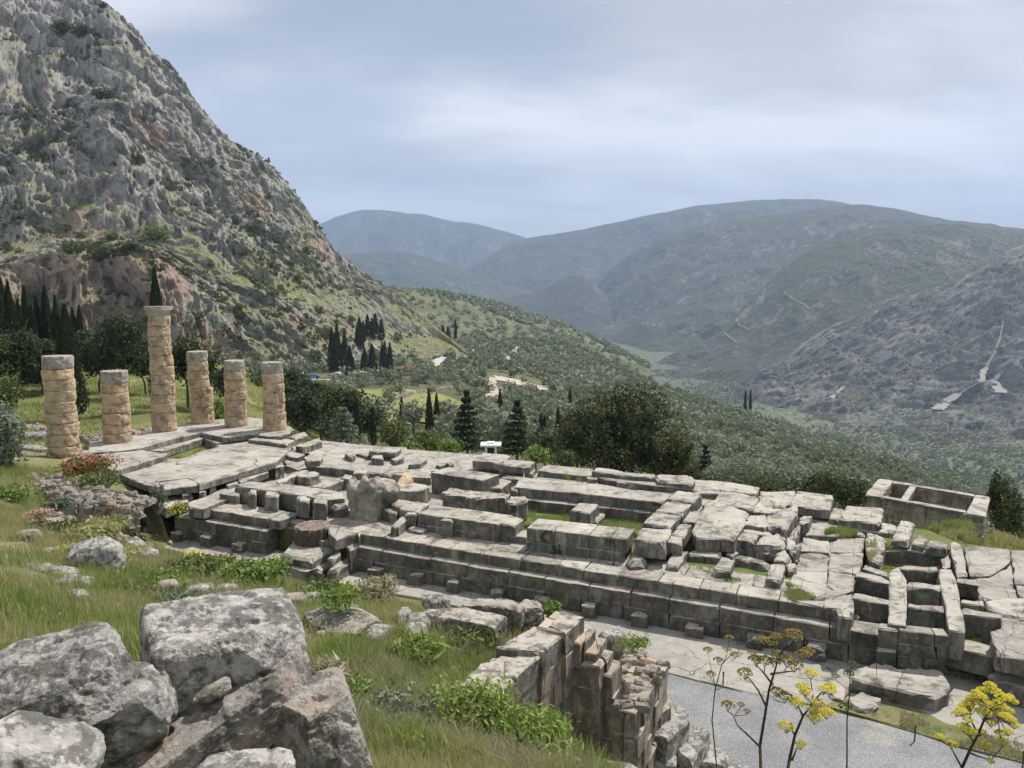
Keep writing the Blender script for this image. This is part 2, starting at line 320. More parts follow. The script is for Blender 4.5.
def cliff_mat():
    m = M_('cliff_rock'); sep_z = m.sepz(m.pos)
    st = m.noise(.22, 9, .74, vec=m.map((1, 1, .22), (R(6), R(18), 0))); n2 = m.noise(.6, 8, .75, vec=m.map((1, 1, .5), (0, R(14), 0)))
    c = m.mix(m.rng(st, .38, .60), (.20, .195, .175), (.42, .405, .365)); c = m.mix(m.rng(n2, .5, .66, 0, .9), c, (.58, .56, .51)); c = m.mix(m.rng(m.noise(1.3, 7, .75, vec=m.map((1, 1, .45), (0, R(14), 0))), .55, .66, 0, .85), c, (.07, .068, .06))
    red = m.math('MULTIPLY', m.rng(m.noise(.03, 5, .62, vec=m.map((1, 1, .45))), .59, .66), m.rng(sep_z, 20, 130, 1, .45))
    def near(px, py, d, r, sx=1):
        P = D(px, py, d); v = N(m.t, 'ShaderNodeVectorMath', operation='DISTANCE'); m.L(m.pos, v.inputs[0]); v.inputs[1].default_value = P
        return m.rng(m.math('ADD', v.outputs['Value'], m.math('MULTIPLY', m.math('SUBTRACT', m.noise(.07, 5, .65), .5), r*2.2)), r*.72, r*1.02, 1, 0)
    for a_ in ((100, 300, 296, 36), (60, 290, 296, 24), (140, 310, 300, 24), (318, 312, 335, 17), (335, 318, 348, 14), (208, 345, 292, 14), (147, 125, 398, 11), (90, 240, 325, 12), (60, 225, 332, 12)): red = m.math('MAXIMUM', red, near(*a_))
    c = m.mix(m.math('MULTIPLY', red, .6), c, m.mix(m.rng(n2, .4, .6), (.40, .215, .14), (.42, .31, .23)))
    up = m.sepz(m.geo.outputs['True Normal']); gn = m.math('ADD', m.math('MULTIPLY', up, .7), m.math('MULTIPLY', m.math('SUBTRACT', m.noise(.035, 8, .78), .5), 2.2)); gn = m.math('ADD', gn, m.rng(sep_z, -20, 150, .16, -.08))
    for a_ in ((170, 250, 335, 24), (120, 248, 325, 20), (30, 170, 365, 26), (60, 200, 345, 18), (90, 110, 395, 16), (235, 265, 350, 26), (280, 262, 385, 26), (330, 290, 405, 26), (215, 180, 415, 12), (50, 130, 385, 20)): gn = m.math('ADD', gn, m.math('MULTIPLY', near(*a_), .17))
    gm = m.rng(gn, .45, .57); gc = m.mix(m.rng(m.noise(.35, 6, .75), .4, .58), (.13, .155, .045), (.27, .27, .12)); c = m.mix(m.math('MULTIPLY', gm, .9), c, gc)
    return m.end(c, m.bump(m.math('ADD', st, m.math('MULTIPLY', n2, .7)), 1, 2.2))
cliff_mat()
def hill_mat():
    m = M_('olive_ground'); c = m.mix(m.rng(m.noise(.02, 6, .65), .42, .58), (.10, .12, .055), (.16, .16, .09)); c = m.mix(m.rng(m.noise(.12, 6, .7), .52, .66, 0, .8), c, (.09, .115, .05)); c = m.mix(m.rng(m.noise(.05, 7, .8), .66, .7, 0, .5), c, (.34, .31, .23))
    return m.end(c, m.bump(m.noise(.25, 6, .8), 1, 2))
hill_mat()
def valley_mat():
    m = M_('valley_groves'); v = N(m.t, 'ShaderNodeTexVoronoi'); m.L(m.pos, v.inputs['Vector']); v.inputs['Scale'].default_value = .085
    c = m.mix(m.rng(v.outputs[0], .35, .62), (.07, .085, .05), (.125, .135, .08)); c = m.mix(m.rng(m.noise(.0025, 5, .6), .5, .6, 0, .7), c, (.075, .1, .05)); c = m.mix(m.rng(m.noise(.008, 6, .8), .66, .69, 0, .7), c, (.3, .28, .2))
    return m.end(c, m.bump(m.rng(v.outputs[0], 0, .6, 1, 0), 1, 4))
valley_mat()
def mount_mat(name, rock, green, bal=0., sc_=1.):
    m = M_(name); n1 = m.noise(.006*sc_, 9, .7, vec=m.map((1, 1, .6))); n2 = m.noise(.03*sc_, 8, .75); up = m.sepz(m.geo.outputs['True Normal'])
    g = m.mix(m.rng(n2, .4, .62), green, tuple(x*.6 for x in green)); r = m.mix(m.rng(n2, .42, .62), rock, tuple(x*.62 for x in rock))
    f = m.rng(m.math('ADD', m.math('ADD', up, bal), m.math('MULTIPLY', m.math('SUBTRACT', n1, .5), 2.4)), .62, .86); c = m.mix(f, r, g)
    vt = N(m.t, 'ShaderNodeTexVoronoi'); m.L(m.pos, vt.inputs['Vector']); vt.inputs['Scale'].default_value = .055*sc_; dk = m.math('MULTIPLY', m.rng(vt.outputs[0], .25, .45, 1, 0), m.rng(m.noise(.008*sc_, 5, .7), .42, .58)); c = m.mix(m.math('MULTIPLY', dk, .8), c, (.025, .034, .018))
    c = m.mix(m.rng(m.noise(.002*sc_, 9, .75), .62, .68, 0, .7), c, tuple(min(1, x*1.25) for x in rock))
    return m.end(c, m.bump(m.math('ADD', n1, n2), 1, 12/sc_))
mount_mat('mountain_front', (.25, .24, .22), (.06, .075, .04), .04, 1.6); mount_mat('mountain_mid', (.25, .24, .22), (.058, .072, .036), .26, 1.1); mount_mat('mountain_back', (.2, .19, .18), (.065, .08, .05), .3, .6)

# ------------------------------------------------------------------ terrain sheets on a fan of rows
def sheet(name, rows, pxs, ns, mat, disp=None, sig=(3, 4), smooth=True):
    """rows: near to far, each a list of (px, py, depth); every row is a line on the ground."""
    pxs = np.asarray(pxs, float); L = []
    for r in rows:
        a = np.array(sorted(r)); py = np.interp(pxs, a[:, 0], a[:, 1]); d = np.interp(pxs, a[:, 0], a[:, 2])
        L.append(np.array([D(x, y, q) for x, y, q in zip(pxs, py, d)]))
    out = []; tt = []
    for k in range(len(L)-1):
        p0 = L[max(k-1, 0)]; p1 = L[k]; p2 = L[k+1]; p3 = L[min(k+2, len(L)-1)]
        for j in range(ns[k]):
            t = j/ns[k]
            q = p1+(p2-p1)*t
            out.append(q); tt.append(k+t)
    out.append(L[-1]); tt.append(len(L)-1); A = np.array(out)
    if sig[0]: A = gauss(A, sig[0], 0)
    if sig[1]: A = gauss(A, sig[1], 1)
    T = np.array(tt)[:, None]*np.ones(len(pxs))[None, :]
    if disp is not None: A = A+disp(A, T)
    o = mobj(name, A.reshape(-1, 3), grid_faces(*A.shape[:2]), mat, smooth=smooth); tag(o, kind='structure')
    return o, A
def on(A, px, py):                     # the first ground point met at a pixel
    X, Y = PR(A); j = int(np.abs(X[X.shape[0]//2]-px).argmin()); c = Y[:, j]; x = A[:, j]
    for i in range(1, len(c)-1):
        if c[i] > py >= c[i+1]:
            t = (c[i]-py)/(c[i]-c[i+1]+1e-9); return x[i]*(1-t)+x[i+1]*t
    i = int(np.abs(c-py).argmin()); return x[i]

def ztop(A): return A
# left cliff mountain
crest = [(-300, -330, 520), (-100, -170, 500), (0, -80, 480), (60, -25, 470), (105, 7, 460), (133, 36, 456), (156, 59, 454), (180, 83, 452), (191, 103, 451), (211, 126, 450), (234, 148, 450), (266, 165, 448), (289, 188, 447), (309, 218, 446), (336, 251, 445), (351, 265, 445), (369, 280, 445), (398, 294, 445), (417, 311, 444), (442, 333, 443), (470, 356, 440)]
rows = [
 [(-300, 420, 180), (0, 400, 190), (100, 400, 195), (200, 400, 215), (300, 395, 245), (350, 390, 300), (400, 385, 350), (442, 372, 400), (470, 368, 415)],
 [(-300, 350, 260), (0, 336, 285), (50, 334, 290), (100, 343, 292), (150, 358, 292), (200, 372, 292), (250, 378, 290), (300, 376, 310), (350, 373, 345), (400, 371, 390), (442, 356, 425), (470, 362, 430)],
 [(-300, 230, 300), (0, 276, 300), (50, 260, 306), (90, 268, 306), (120, 256, 308), (160, 262, 310), (185, 286, 308), (220, 305, 310), (250, 316, 318), (300, 330, 340), (350, 338, 370), (400, 350, 410), (442, 344, 436), (470, 360, 434)],
 [(-300, 200, 330), (0, 250, 325), (50, 232, 335), (100, 240, 338), (150, 240, 345), (200, 266, 345), (250, 282, 360), (300, 292, 380), (350, 308, 408), (400, 331, 430), (442, 338, 441), (470, 358.5, 437)],
 [(-300, -50, 400), (0, 170, 350), (50, 140, 375), (90, 150, 370), (120, 128, 385), (150, 158, 385), (200, 195, 395), (250, 222, 408), (300, 250, 425), (350, 281, 435), (400, 308, 440), (442, 335, 441), (470, 357, 438)],
 [(-300, -120, 440), (0, 120, 385), (50, 108, 400), (100, 95, 405), (150, 120, 412), (200, 160, 420), (250, 195, 428), (300, 235, 434), (350, 272, 438), (400, 301, 441), (442, 334, 442), (470, 356.5, 439.5)],
 crest, [(x, y+60, d+170) for x, y, d in crest]]
def cliff_disp(A, T):
    m = np.interp(T[:, 0], [0, .6, 1, 1.7, 2.1, 2.9, 3.3, 4.6, 5, 5.9, 6, 7], [.1, .2, .6, 1, .7, .5, .9, 1, .85, .8, .8, .4])[:, None]
    right = np.interp(PR(A)[0][3], [-300, 200, 330, 440], [1, 1, .7, .22])[None, :]
    amp = m*right
    S = A.copy(); S[..., 0] += S[..., 2]*.34
    w = np.stack([fbm(A/26, 4, 90), fbm(A/26, 4, 95), fbm(A/26, 3, 97)*.6], -1)*11; S = S+w
    big = ridg(S/np.array([30, 30, 95]), 3, 3, .5)*15
    med = ridg(S/np.array([8.5, 8.5, 36]), 3, 13, .6)*6.4
    sm = ridg(S/np.array([2.8, 2.8, 5.5]), 3, 23, .65)*2.0+fbm(A/1.3, 2, 33)*.6
    blk = fbm((A+w)/np.array([15, 15, 11]), 3, 71)*6
    f = (big+med+sm+blk)*amp
    out = np.zeros_like(A); out[..., 0] = f*.55; out[..., 1] = -f*.83; out[..., 2] = (sm*.6+med*.3)*amp
    return out
cx = np.concatenate([np.arange(-300, -30, 6), np.arange(-30, 471, .8)])
cliff, CL = sheet('cliff_mountain', rows, cx, [14, 80, 140, 70, 190, 80, 110, 12], MATS['cliff_rock'], cliff_disp, sig=(5, 6), smooth=False)

# olive hillside that falls away beyond the temple
hrows = [
 [(-300, 800, 58), (1300, 900, 52)],
 [(-300, 470, 100), (0, 440, 112), (200, 430, 118), (260, 440, 100), (330, 450, 92), (400, 452, 95), (500, 466, 92), (600, 480, 90), (700, 500, 92), (850, 540, 88), (1024, 600, 80), (1300, 660, 80)],
 [(-300, 420, 150), (0, 384, 165), (200, 384, 175), (300, 388, 190), (400, 408, 165), (500, 424, 175), (600, 436, 190), (700, 455, 195), (850, 492, 185), (1024, 548, 165), (1300, 600, 165)],
 [(-300, 380, 230), (0, 350, 240), (200, 374, 250), (300, 376, 285), (400, 374, 320), (500, 386, 330), (600, 400, 350), (700, 424, 340), (850, 465, 300), (1024, 525, 250), (1300, 590, 240)],
 [(-300, 360, 330), (200, 360, 340), (300, 358, 380), (400, 352, 440), (450, 352, 460), (520, 356, 520), (600, 380, 540), (700, 412, 500), (850, 454, 430), (1024, 510, 360), (1300, 580, 340)],
 [(-300, 350, 430), (200, 352, 420), (300, 350, 460), (400, 344, 520), (450, 342, 600), (523, 338, 720), (580, 346, 760), (619, 366, 700), (655, 384, 660), (720, 405, 600), (760, 419, 570), (850, 446, 520), (1024, 500, 430), (1300, 575, 400)],
 [(-300, 380, 560), (200, 380, 560), (400, 380, 640), (523, 385, 900), (620, 410, 860), (720, 455, 760), (850, 510, 660), (1024, 580, 560), (1300, 660, 520)],
 [(-300, 520, 800), (400, 520, 860), (620, 540, 1000), (850, 640, 860), (1300, 800, 760)]]
def hill_disp(A, T):
    m = np.interp(T[:, 0], [0, 1, 2, 5, 6], [.15, .5, .8, .35, 1])[:, None]
    f = (fbm(A/45*[1, 1, 0], 4, 5)*4.5)*m
    out = np.zeros_like(A); out[..., 2] = f; return out
hx = np.arange(-300, 1301, 2.5)
hill, HL = sheet('olive_hillside', hrows, hx, [4, 26, 40, 40, 40, 8, 4], MATS['olive_ground'], hill_disp, sig=(1.5, 6))
def rdisp(a1, s1, a2, s2, seed):
    def f(A, T):
        top = T.max(); m = np.interp(T[:, 0], [0, .5, top-1.25, top-1, top], [.2, 1, .8, .22, .5])[:, None]
        out = np.zeros_like(A); b = ridg(A/np.array([s1, s1*1.5, s1*2.2]), 5, seed, .55)*a1*m+ridg(A/np.array([s2, s2, s2*1.6]), 5, seed+40, .6)*a2*m
        out[..., 2] = b*.6; out[..., 1] = -b*.8; return out
    return f
def hill_back(c, dy, dd): return [(x, y+dy, d*dd) for x, y, d in c]
# second spur with terraces
c2 = [(200, 300, 1000), (330, 284, 1050), (403, 287, 1100), (440, 291, 1150), (489, 300, 1200), (539, 315, 1250), (579, 330, 1250), (612, 345, 1200), (650, 366, 1150)]
_, S_far_spur = sheet('far_spur', [[(200, 420, 620), (400, 400, 800), (523, 400, 900), (650, 420, 1000)], [(200, 345, 760), (403, 335, 850), (489, 338, 950), (560, 346, 1000), (612, 356, 1080), (650, 372, 1100)], c2, hill_back(c2, 30, 1.3)], np.arange(200, 651, 2), [10, 70, 8], MATS['olive_ground'], rdisp(5, 160, 2, 40, 8), sig=(2, 5))
# valley floor
fl = []
for d in (450, 800, 1100, 1500, 2200, 3400, 5200, 8000, 13000):
    z = -235-min(d, 1500)*.01; py = 384-F*(d*sp+(z-H)*cp)/(d*cp-(z-H)*sp); fl.append([(-100, py, d), (1400, py, d)])
_, S_valley_floor = sheet('valley_floor', fl, np.arange(-100, 1401, 5), [20, 30, 50, 50, 40, 30, 16, 10], MATS['valley_groves'], lambda A, T: np.stack([A[..., 0]*0, A[..., 0]*0, fbm(A/300*[1, 1, 0], 4, 77)*14], -1), sig=(0, 0))
# mountains across the valley
c = [(690, 415, 1950), (730, 392, 2050), (770, 368, 2150), (800, 345, 2200), (830, 325, 2200), (860, 312, 2150), (905, 296, 2120), (935, 286, 2100), (981, 262, 2050), (1024, 242, 2000), (1300, 130, 1900)]
_, S_rocky_mountain = sheet('rocky_mountain', [[(690, 430, 1900), (760, 420, 1700), (827, 432, 1450), (909, 452, 1300), (1024, 470, 1200), (1300, 500, 1150)], [(690, 420, 1930), (760, 396, 1900), (827, 404, 1720), (909, 418, 1560), (1024, 425, 1480), (1300, 430, 1400)], [(690, 417, 1940), (760, 382, 2050), (827, 360, 1980), (909, 360, 1850), (1024, 335, 1760), (1300, 280, 1650)], c, hill_back(c, 50, 1.3)],
      np.arange(690, 1301, 1.3), [40, 110, 110, 8], MATS['mountain_front'], rdisp(70, 260, 30, 55, 31), sig=(3, 4))
c = [(640, 372, 2850), (690, 350, 2950), (720, 335, 3000), (745, 303, 3100), (786, 262, 3150), (827, 237, 3200), (884, 226, 3200), (945, 221, 3200), (1024, 231, 3200), (1300, 260, 3100)]
_, S_scrub_mountain = sheet('scrub_mountain', [[(640, 385, 2200), (760, 410, 1900), (900, 430, 1700), (1300, 450, 1600)], [(640, 374, 2750), (720, 365, 2600), (786, 355, 2450), (884, 330, 2400), (1024, 310, 2400), (1300, 320, 2300)], c, hill_back(c, 40, 1.3)],
      np.arange(640, 1301, 1.7), [70, 130, 8], MATS['mountain_mid'], rdisp(70, 420, 24, 90, 47), sig=(3, 5))
c = [(540, 335, 4900), (575, 318, 5000), (587, 303, 5000), (602, 277, 5000), (623, 257, 5000), (653, 239, 5000), (705, 223, 5000), (756, 216, 5000), (807, 210, 4900), (858, 203, 4800), (904, 211, 4700), (950, 221, 4600), (1024, 231, 4500), (1300, 280, 4500)]
_, S_round_mountain = sheet('round_mountain', [[(540, 342, 4600), (650, 358, 3200), (760, 380, 2600), (1300, 400, 2500)], [(540, 338, 4700), (600, 322, 4500), (650, 318, 4100), (720, 310, 3800), (800, 290, 3800), (1024, 280, 3800), (1300, 300, 3800)], c, hill_back(c, 30, 1.3)],
      np.arange(540, 1301, 2), [60, 120, 8], MATS['mountain_mid'], rdisp(110, 700, 34, 140, 53), sig=(3, 4))
c = [(400, 300, 6900), (470, 268, 7000), (510, 242, 7000), (531, 237, 7000), (566, 231, 7000), (628, 218, 7000), (705, 204, 7000), (756, 199, 7000), (807, 197, 7000), (835, 199, 7000), (900, 215, 7000), (1100, 260, 7000)]
_, S_back_mountain = sheet('back_mountain', [[(400, 330, 6000), (1100, 330, 6000)], [(400, 310, 6400), (530, 280, 6400), (650, 262, 6400), (1100, 300, 6400)], c, hill_back(c, 20, 1.3)], np.arange(400, 1101, 2.5), [40, 80, 8], MATS['mountain_back'], rdisp(120, 900, 40, 250, 61), sig=(3, 3))
c = [(440, 300, 4600), (500, 296, 4700), (541, 290, 4700), (560, 276, 4700), (577, 269, 4700), (592, 278, 4700), (610, 300, 4700), (660, 330, 4600)]
sheet('small_hill', [[(440, 335, 4200), (660, 345, 4200)], c, hill_back(c, 20, 1.25)], np.arange(440, 661, 2), [50, 6], MATS['mountain_back'], rdisp(22, 260, 8, 80, 67), sig=(2, 3))
c = [(200, 300, 5600), (300, 268, 5800), (344, 253, 5800), (380, 249, 5800), (413, 251, 5800), (442, 260, 5800), (480, 275, 5800), (530, 290, 5800), (600, 320, 5700)]
sheet('foothill', [[(200, 330, 4800), (600, 332, 4800)], c, hill_back(c, 20, 1.25)], np.arange(200, 601, 2), [60, 6], MATS['mountain_back'], rdisp(80, 500, 25, 140, 71), sig=(2, 3))
c = [(150, 265, 9400), (280, 240, 9400), (315, 226, 9400), (335, 215, 9400), (358, 208, 9400), (384, 207, 9400), (406, 213, 9400), (420, 211, 9400), (450, 219, 9400), (482, 223, 9400), (515, 232, 9400), (532, 238, 9400), (570, 258, 9400), (650, 300, 9400)]
sheet('hazy_mountain', [[(150, 320, 8000), (650, 320, 8000)], [(150, 290, 8600), (650, 310, 8600)], c, hill_back(c, 20, 1.2)], np.arange(150, 651, 2), [30, 70, 6], MATS['mountain_back'], rdisp(140, 900, 45, 250, 81), sig=(2, 3))

# ------------------------------------------------------------------ haze: one closed box of even air round everything but the sky
hz = MB(); hz.box((0, 3500, -420), 32000, 24000, 2300)
hm = bpy.data.materials.new('haze_air'); hm.use_nodes = True; ht = hm.node_tree; ht.nodes.clear()
pv = N(ht, 'ShaderNodeVolumePrincipled'); pv.inputs['Color'].default_value = (.44, .565, .79, 1); pv.inputs['Density'].default_value = 1.0e-4; pv.inputs['Anisotropy'].default_value = .1
ho = N(ht, 'ShaderNodeOutputMaterial'); ht.links.new(pv.outputs[0], ho.inputs['Volume'])
tag(hz.build('haze', hm), kind='stuff')

# ------------------------------------------------------------------ near ground
ctrl = []
for p in [(-8, -8, 12), (8, -8, 11.5), (-30, -5, 12), (0, 0, 8.0), (-3, 0, 8), (-10, 0, 8.5), (3, 0, 7.8), (10, 0, 7.2), (20, 0, 5), (-3, 4, 6.2), (0, 4.5, 5.9), (2, 5, 5.3), (-8, 5, 6.6), (-20, 6, 7), (3.4, 7.4, 3.2), (1.6, 9.4, 2.9), (0, 11.5, 2.3), (8, 6, 3), (14, 12, -2.4), (0, 8, 4.1), (-4, 9, 4.4)]: ctrl.append(p)
for px, py, z in [(430, 740, 3.1), (400, 700, 2.2), (340, 690, 2.1), (470, 680, 1.75), (380, 640, 1.6), (450, 620, 1.5), (340, 612, 1.3), (300, 600, .9), (200, 600, 1.2), (140, 620, 2.0), (60, 625, 2.8), (0, 610, 3.3), (-80, 610, 3.6), (100, 560, 1.2), (30, 560, 1.9), (0, 520, 1.6), (60, 520, 1.0), (20, 485, .8), (70, 472, .35), (0, 450, .3), (-80, 480, 1.6), (-100, 440, .8), (250, 575, -.6), (180, 555, -.9), (290, 590, -.7), (120, 545, 0.0), (330, 600, -.3), (400, 612, .3), (520, 635, .9),
                  (30, 442, -.2), (20, 425, -.8), (100, 420, -1.0), (200, 415, -1.1), (60, 395, -.8), (150, 395, -1.1), (230, 395, -1.6), (60, 375, -.6), (-100, 400, 0), (-100, 375, 1)]:
    x, y = G(px, py, z); ctrl.append((x, y, z))
ctrl += [(*G(a_, b_, -2.8), -2.8) for a_, b_ in [(150, 552), (190, 568), (250, 584), (330, 594), (400, 608), (460, 622), (560, 648), (250, 545), (400, 570), (600, 630), (760, 700)]]
ctrl += [(-60, 110, -.5), (-40, 112, -1), (-20, 100, -12), (-12, 85, -13), (0, 75, -13), (0, 110, -24), (-30, 112, -9), (15, 70, -8.5), (30, 60, -9), (45, 55, -11), (30, 42, -5), (26, 34, -3.2), (34, 30, -3.5), (45, 30, -6), (30, 16, -3.2), (-75, 60, 3), (-75, 100, 2), (-70, 20, 5)]
CT = np.array(ctrl); n = NC = len(CT)
def rbf(r): return r
Dm = np.hypot(CT[:, None, 0]-CT[None, :, 0], CT[:, None, 1]-CT[None, :, 1])
A_ = np.zeros((n+3, n+3)); A_[:n, :n] = Dm+np.eye(n)*(-.4); A_[:n, n] = 1; A_[:n, n+1:] = CT[:, :2]; A_[n, :n] = 1; A_[n+1:, :n] = CT[:, :2].T
W_ = np.linalg.solve(A_, np.concatenate([CT[:, 2], [0, 0, 0]]))
def inpoly(X, Y, P):
    r = np.zeros(X.shape, bool); m = len(P)
    for i in range(m):
        x0, y0 = P[i]; x1, y1 = P[(i+1) % m]
        c_ = ((y0 > Y) != (y1 > Y)) & (X < (x1-x0)*(Y-y0)/((y1-y0) or 1e-9)+x0); r ^= c_
    return r
def pdist(X, Y, P):
    best = np.full(X.shape, 1e9)
    for i in range(len(P)):
        ax, ay = P[i]; bx, by = P[(i+1) % len(P)]; L2 = (bx-ax)**2+(by-ay)**2+1e-9
        t = np.clip(((X-ax)*(bx-ax)+(Y-ay)*(by-ay))/L2, 0, 1); best = np.minimum(best, np.hypot(X-ax-t*(bx-ax), Y-ay-t*(by-ay)))
    return best
GZ = -2.95
LOW = [G(*p, -2.9) for p in [(150, 548), (190, 566), (250, 582), (330, 592), (400, 606), (460, 620), (560, 645)]]
LOW += [(1.15, 17.5), (-.4, 14.6), (-.7, 13.3), (-.1, 12.3), (1.0, 11.7), (2.0, 10.6), (3.0, 9.6), (6, 7.6), (20, 5)]
LOW += [(34, 20), (27, 30), (25, 36), (17.5, 42.5), (-8, 54), (-15.5, 57), (-19, 54), (-18.2, 46), (-18.5, 41)]
def zg(X, Y):
    X = np.asarray(X, float); Y = np.asarray(Y, float); sh = X.shape; x = X.ravel(); y = Y.ravel()
    r = np.hypot(x[:, None]-CT[None, :, 0], y[:, None]-CT[None, :, 1]); z = r@W_[:NC]+W_[NC]+W_[NC+1]*x+W_[NC+2]*y
    ins = inpoly(x, y, LOW); d = pdist(x, y, LOW); s = np.where(ins, d, -d); t = np.clip((s+.25)/.7, 0, 1); t = t*t*(3-2*t)
    q = np.stack([x, y, x*0], -1); z = z+fbm(q/2.2, 4, 200)*.16*(1-t)+fbm(q/.5, 3, 210)*.05*(1-t)
    return (z*(1-t)+np.minimum(z, GZ)*t).reshape(sh) if False else (z*(1-t)+GZ*t).reshape(sh)
xs = np.concatenate([np.arange(-75, -28, .8), np.arange(-28, 22, .22), np.arange(22, 48, .6)]); ys = np.concatenate([np.arange(-8, 3, .6), np.arange(3, 45, .22), np.arange(45, 112, .6)])
X, Y = np.meshgrid(xs, ys); Z = zg(X, Y)
V = np.stack([X, Y, Z], -1).reshape(-1, 3); Fq = grid_faces(len(ys), len(xs))
ctr = V[Fq].mean(1); far = (ctr[:, 1] > 57) & (ctr[:, 0] < -10)
g = bpy.data.objects.new('ground', raw_mesh('ground', V, Fq, True)); link(g); g.data.materials.append(MATS['ground_earth']); g.data.materials.append(MATS['meadow'])
g.data.polygons.foreach_set('material_index', far.astype(np.int32)); tag(g, kind='structure')
def gz(x, y): return float(zg(np.array([x]), np.array([y]))[0])
#PART2
# ------------------------------------------------------------------ paving and gravel at the foot of the ruin
CR = {'C1': (20, 290, 3.659), 'C2': (140, 290, 3.659), 'C3': (100, 420, 5.4875), 'C4': (250, 420, 5.4875), 'C5': (390, 430, 5.4875), 'C6': (520, 440, 5.483), 'C7': (640, 460, 5.4875), 'C8': (720, 480, 5.483),
      'D1': (840, 460, 5.484), 'D2': (840, 560, 5.12), 'D3': (250, 520, 4.8), 'D4': (480, 600, 3.938), 'W': (0, 0, 1.), 'E7': (300, 570, 2.327)}
def Q(k, pts, z):                       # survey points of the photograph, put down at height z
    ox, oy, s_ = CR[k]; return [G(ox+x/s_, oy+y/s_, z) for x, y in pts]
def struct_poly(name, pts, zt, zb, mat, seg=1.0, jit=.08):
    m = MB(); m.prism(pts, zt, zb, bev=.02, jit=jit, seg=seg); o = m.build(name, MATS[mat]); tag(o, kind='structure'); return o
struct_poly('pavement', [G(*p, -2.88) for p in [(160, 548), (230, 562), (330, 582), (437, 602), (560, 628), (640, 662), (668, 673), (760, 695), (850, 712), (900, 722), (960, 742), (1024, 760), (1200, 800), (1200, 690), (985, 672), (600, 600), (360, 568), (191, 533)]], -2.87, -3.1, 'ground_stone')
struct_poly('gravel_path', [G(*p, -2.9) for p in [(560, 640), (665, 668), (700, 678), (760, 692), (850, 714), (900, 726), (960, 744), (1024, 762), (1250, 820), (1250, 1000), (700, 1000), (560, 900)]], -2.915, -3.05, 'gravel')
struct_poly('verge', [G(*p, -2.9) for p in [(845, 700), (900, 690), (960, 715), (1024, 735), (1200, 790), (1200, 812), (1024, 764), (960, 747), (880, 722), (820, 706)]], -2.862, -3.05, 'ground_earth')

# ------------------------------------------------------------------ the temple foundation
O_ = Vector((-15.49, 37.51)); ES = Vector((.9085, -.418)); ET = Vector((.418, .9085))
def ST(s, t): p = O_+ES*s+ET*t; return (p.x, p.y)
def toST(p): q = Vector(p[:2])-O_; return q.dot(ES), q.dot(ET)
TF = empty('temple_foundation', (*ST(15, 6), -2.9))
TFL = Vector((*ST(15, 6), -2.9))
tag(TF, 'long grey stone foundation of the ruined temple with walls, pits and paved platform', 'ruin')
TS = MATS['temple_stone']; PS = MATS['paving_stone']; WS = MATS['wall_stone']
def part(mb, name, mat):
    o = mb.build(name, mat, TF, loc=tuple(TFL)); o.location = (0, 0, 0); return o
rs = random.Random(4)
def fpart(name, mat, pts, zt, zb, **k):
    m = MB(); m.prism(pts, zt, zb, **k); return part(m, name, mat)
def masonry(mb, p0, p1, th, z0, z1, courses, blk, seed=0, gap=.012, proud=.03):
    """rough squared blocks laid in courses on the line p0-p1, thickness th to the left of it"""
    r = random.Random(seed); p0 = Vector(p0); p1 = Vector(p1); L = (p1-p0).length; e = (p1-p0)/L; nn = Vector((-e.y, e.x)); hs = (z1-z0)/courses
    for c in range(courses):
        x = -r.random()*blk*.5 if c % 2 else 0.
        while x < L-.05:
            b = blk*(.7+.6*r.random()); a0 = max(x, 0); a1 = min(x+b, L); x += b
            if a1-a0 < .12: continue
            o = (r.random()-.5)*2*proud; q = [p0+e*(a0+gap)+nn*o, p0+e*(a1-gap)+nn*o, p0+e*(a1-gap)+nn*th, p0+e*(a0+gap)+nn*th]
            mb.prism([tuple(v) for v in q], z0+(c+1)*hs-(gap if c < courses-1 else 0)+(r.random()-.5)*.02, z0+c*hs, bev=.025, jit=.022, seg=.4, seed=seed+c)
def pave(mb, s0, s1, t0, t1, ns, nt, zt, zb, seed=0, gap=.012, dz=.02):
    r = random.Random(seed); S = [s0+(s1-s0)*i/ns+(0 if i in (0, ns) else (r.random()-.5)*.4*(s1-s0)/ns) for i in range(ns+1)]
    for i in range(ns):
        T = [t0+(t1-t0)*j/nt+(0 if j in (0, nt) else (r.random()-.5)*.35*(t1-t0)/nt) for j in range(nt+1)]
        for j in range(nt):
            mb.prism([ST(S[i]+gap, T[j]+gap), ST(S[i+1]-gap, T[j]+gap), ST(S[i+1]-gap, T[j+1]-gap), ST(S[i]+gap, T[j+1]-gap)], zt+(r.random()-.5)*2*dz, zb, bev=.02, jit=.02, seg=.5, seed=seed+i*7+j)
# fill under everything (earth and turf show in the pits and courts)
fpart('earth_fill', MATS['turf'], [ST(-2, .6), ST(31.0, .3), ST(33.7, .15), ST(34.2, .8), ST(38, 2.2), ST(41, 4.), ST(33, 14), ST(-1, 16.5), ST(-3, 8)], -2.05, -3.0, seg=1.2, jit=.05)
fpart('rubble_core', MATS['wall_stone'], [ST(-1.2, .6), ST(13.6, .6), ST(13.6, 6.4), ST(10.0, 6.6), ST(10.0, 16), ST(-1.5, 16)], -1.5, -2.1, seg=.8, jit=.05)
fpart('rubble_core', MATS['wall_stone'], [ST(13.6, .6), ST(29.5, .6), ST(29.5, 2.4), ST(13.6, 3.1)], -1.55, -2.1, seg=.8, jit=.05)
fpart('rubble_core', MATS['wall_stone'], [ST(21.2, 2.6), ST(29.3, 2.4), ST(28.6, 13), ST(21.2, 13.6)], -1.6, -2.1, seg=.8, jit=.05)
fpart('rubble_core', MATS['wall_stone'], [ST(10, 9.4), ST(21.2, 9.), ST(21.2, 13.8), ST(10, 15)], -1.5, -2.1, seg=.8, jit=.05)
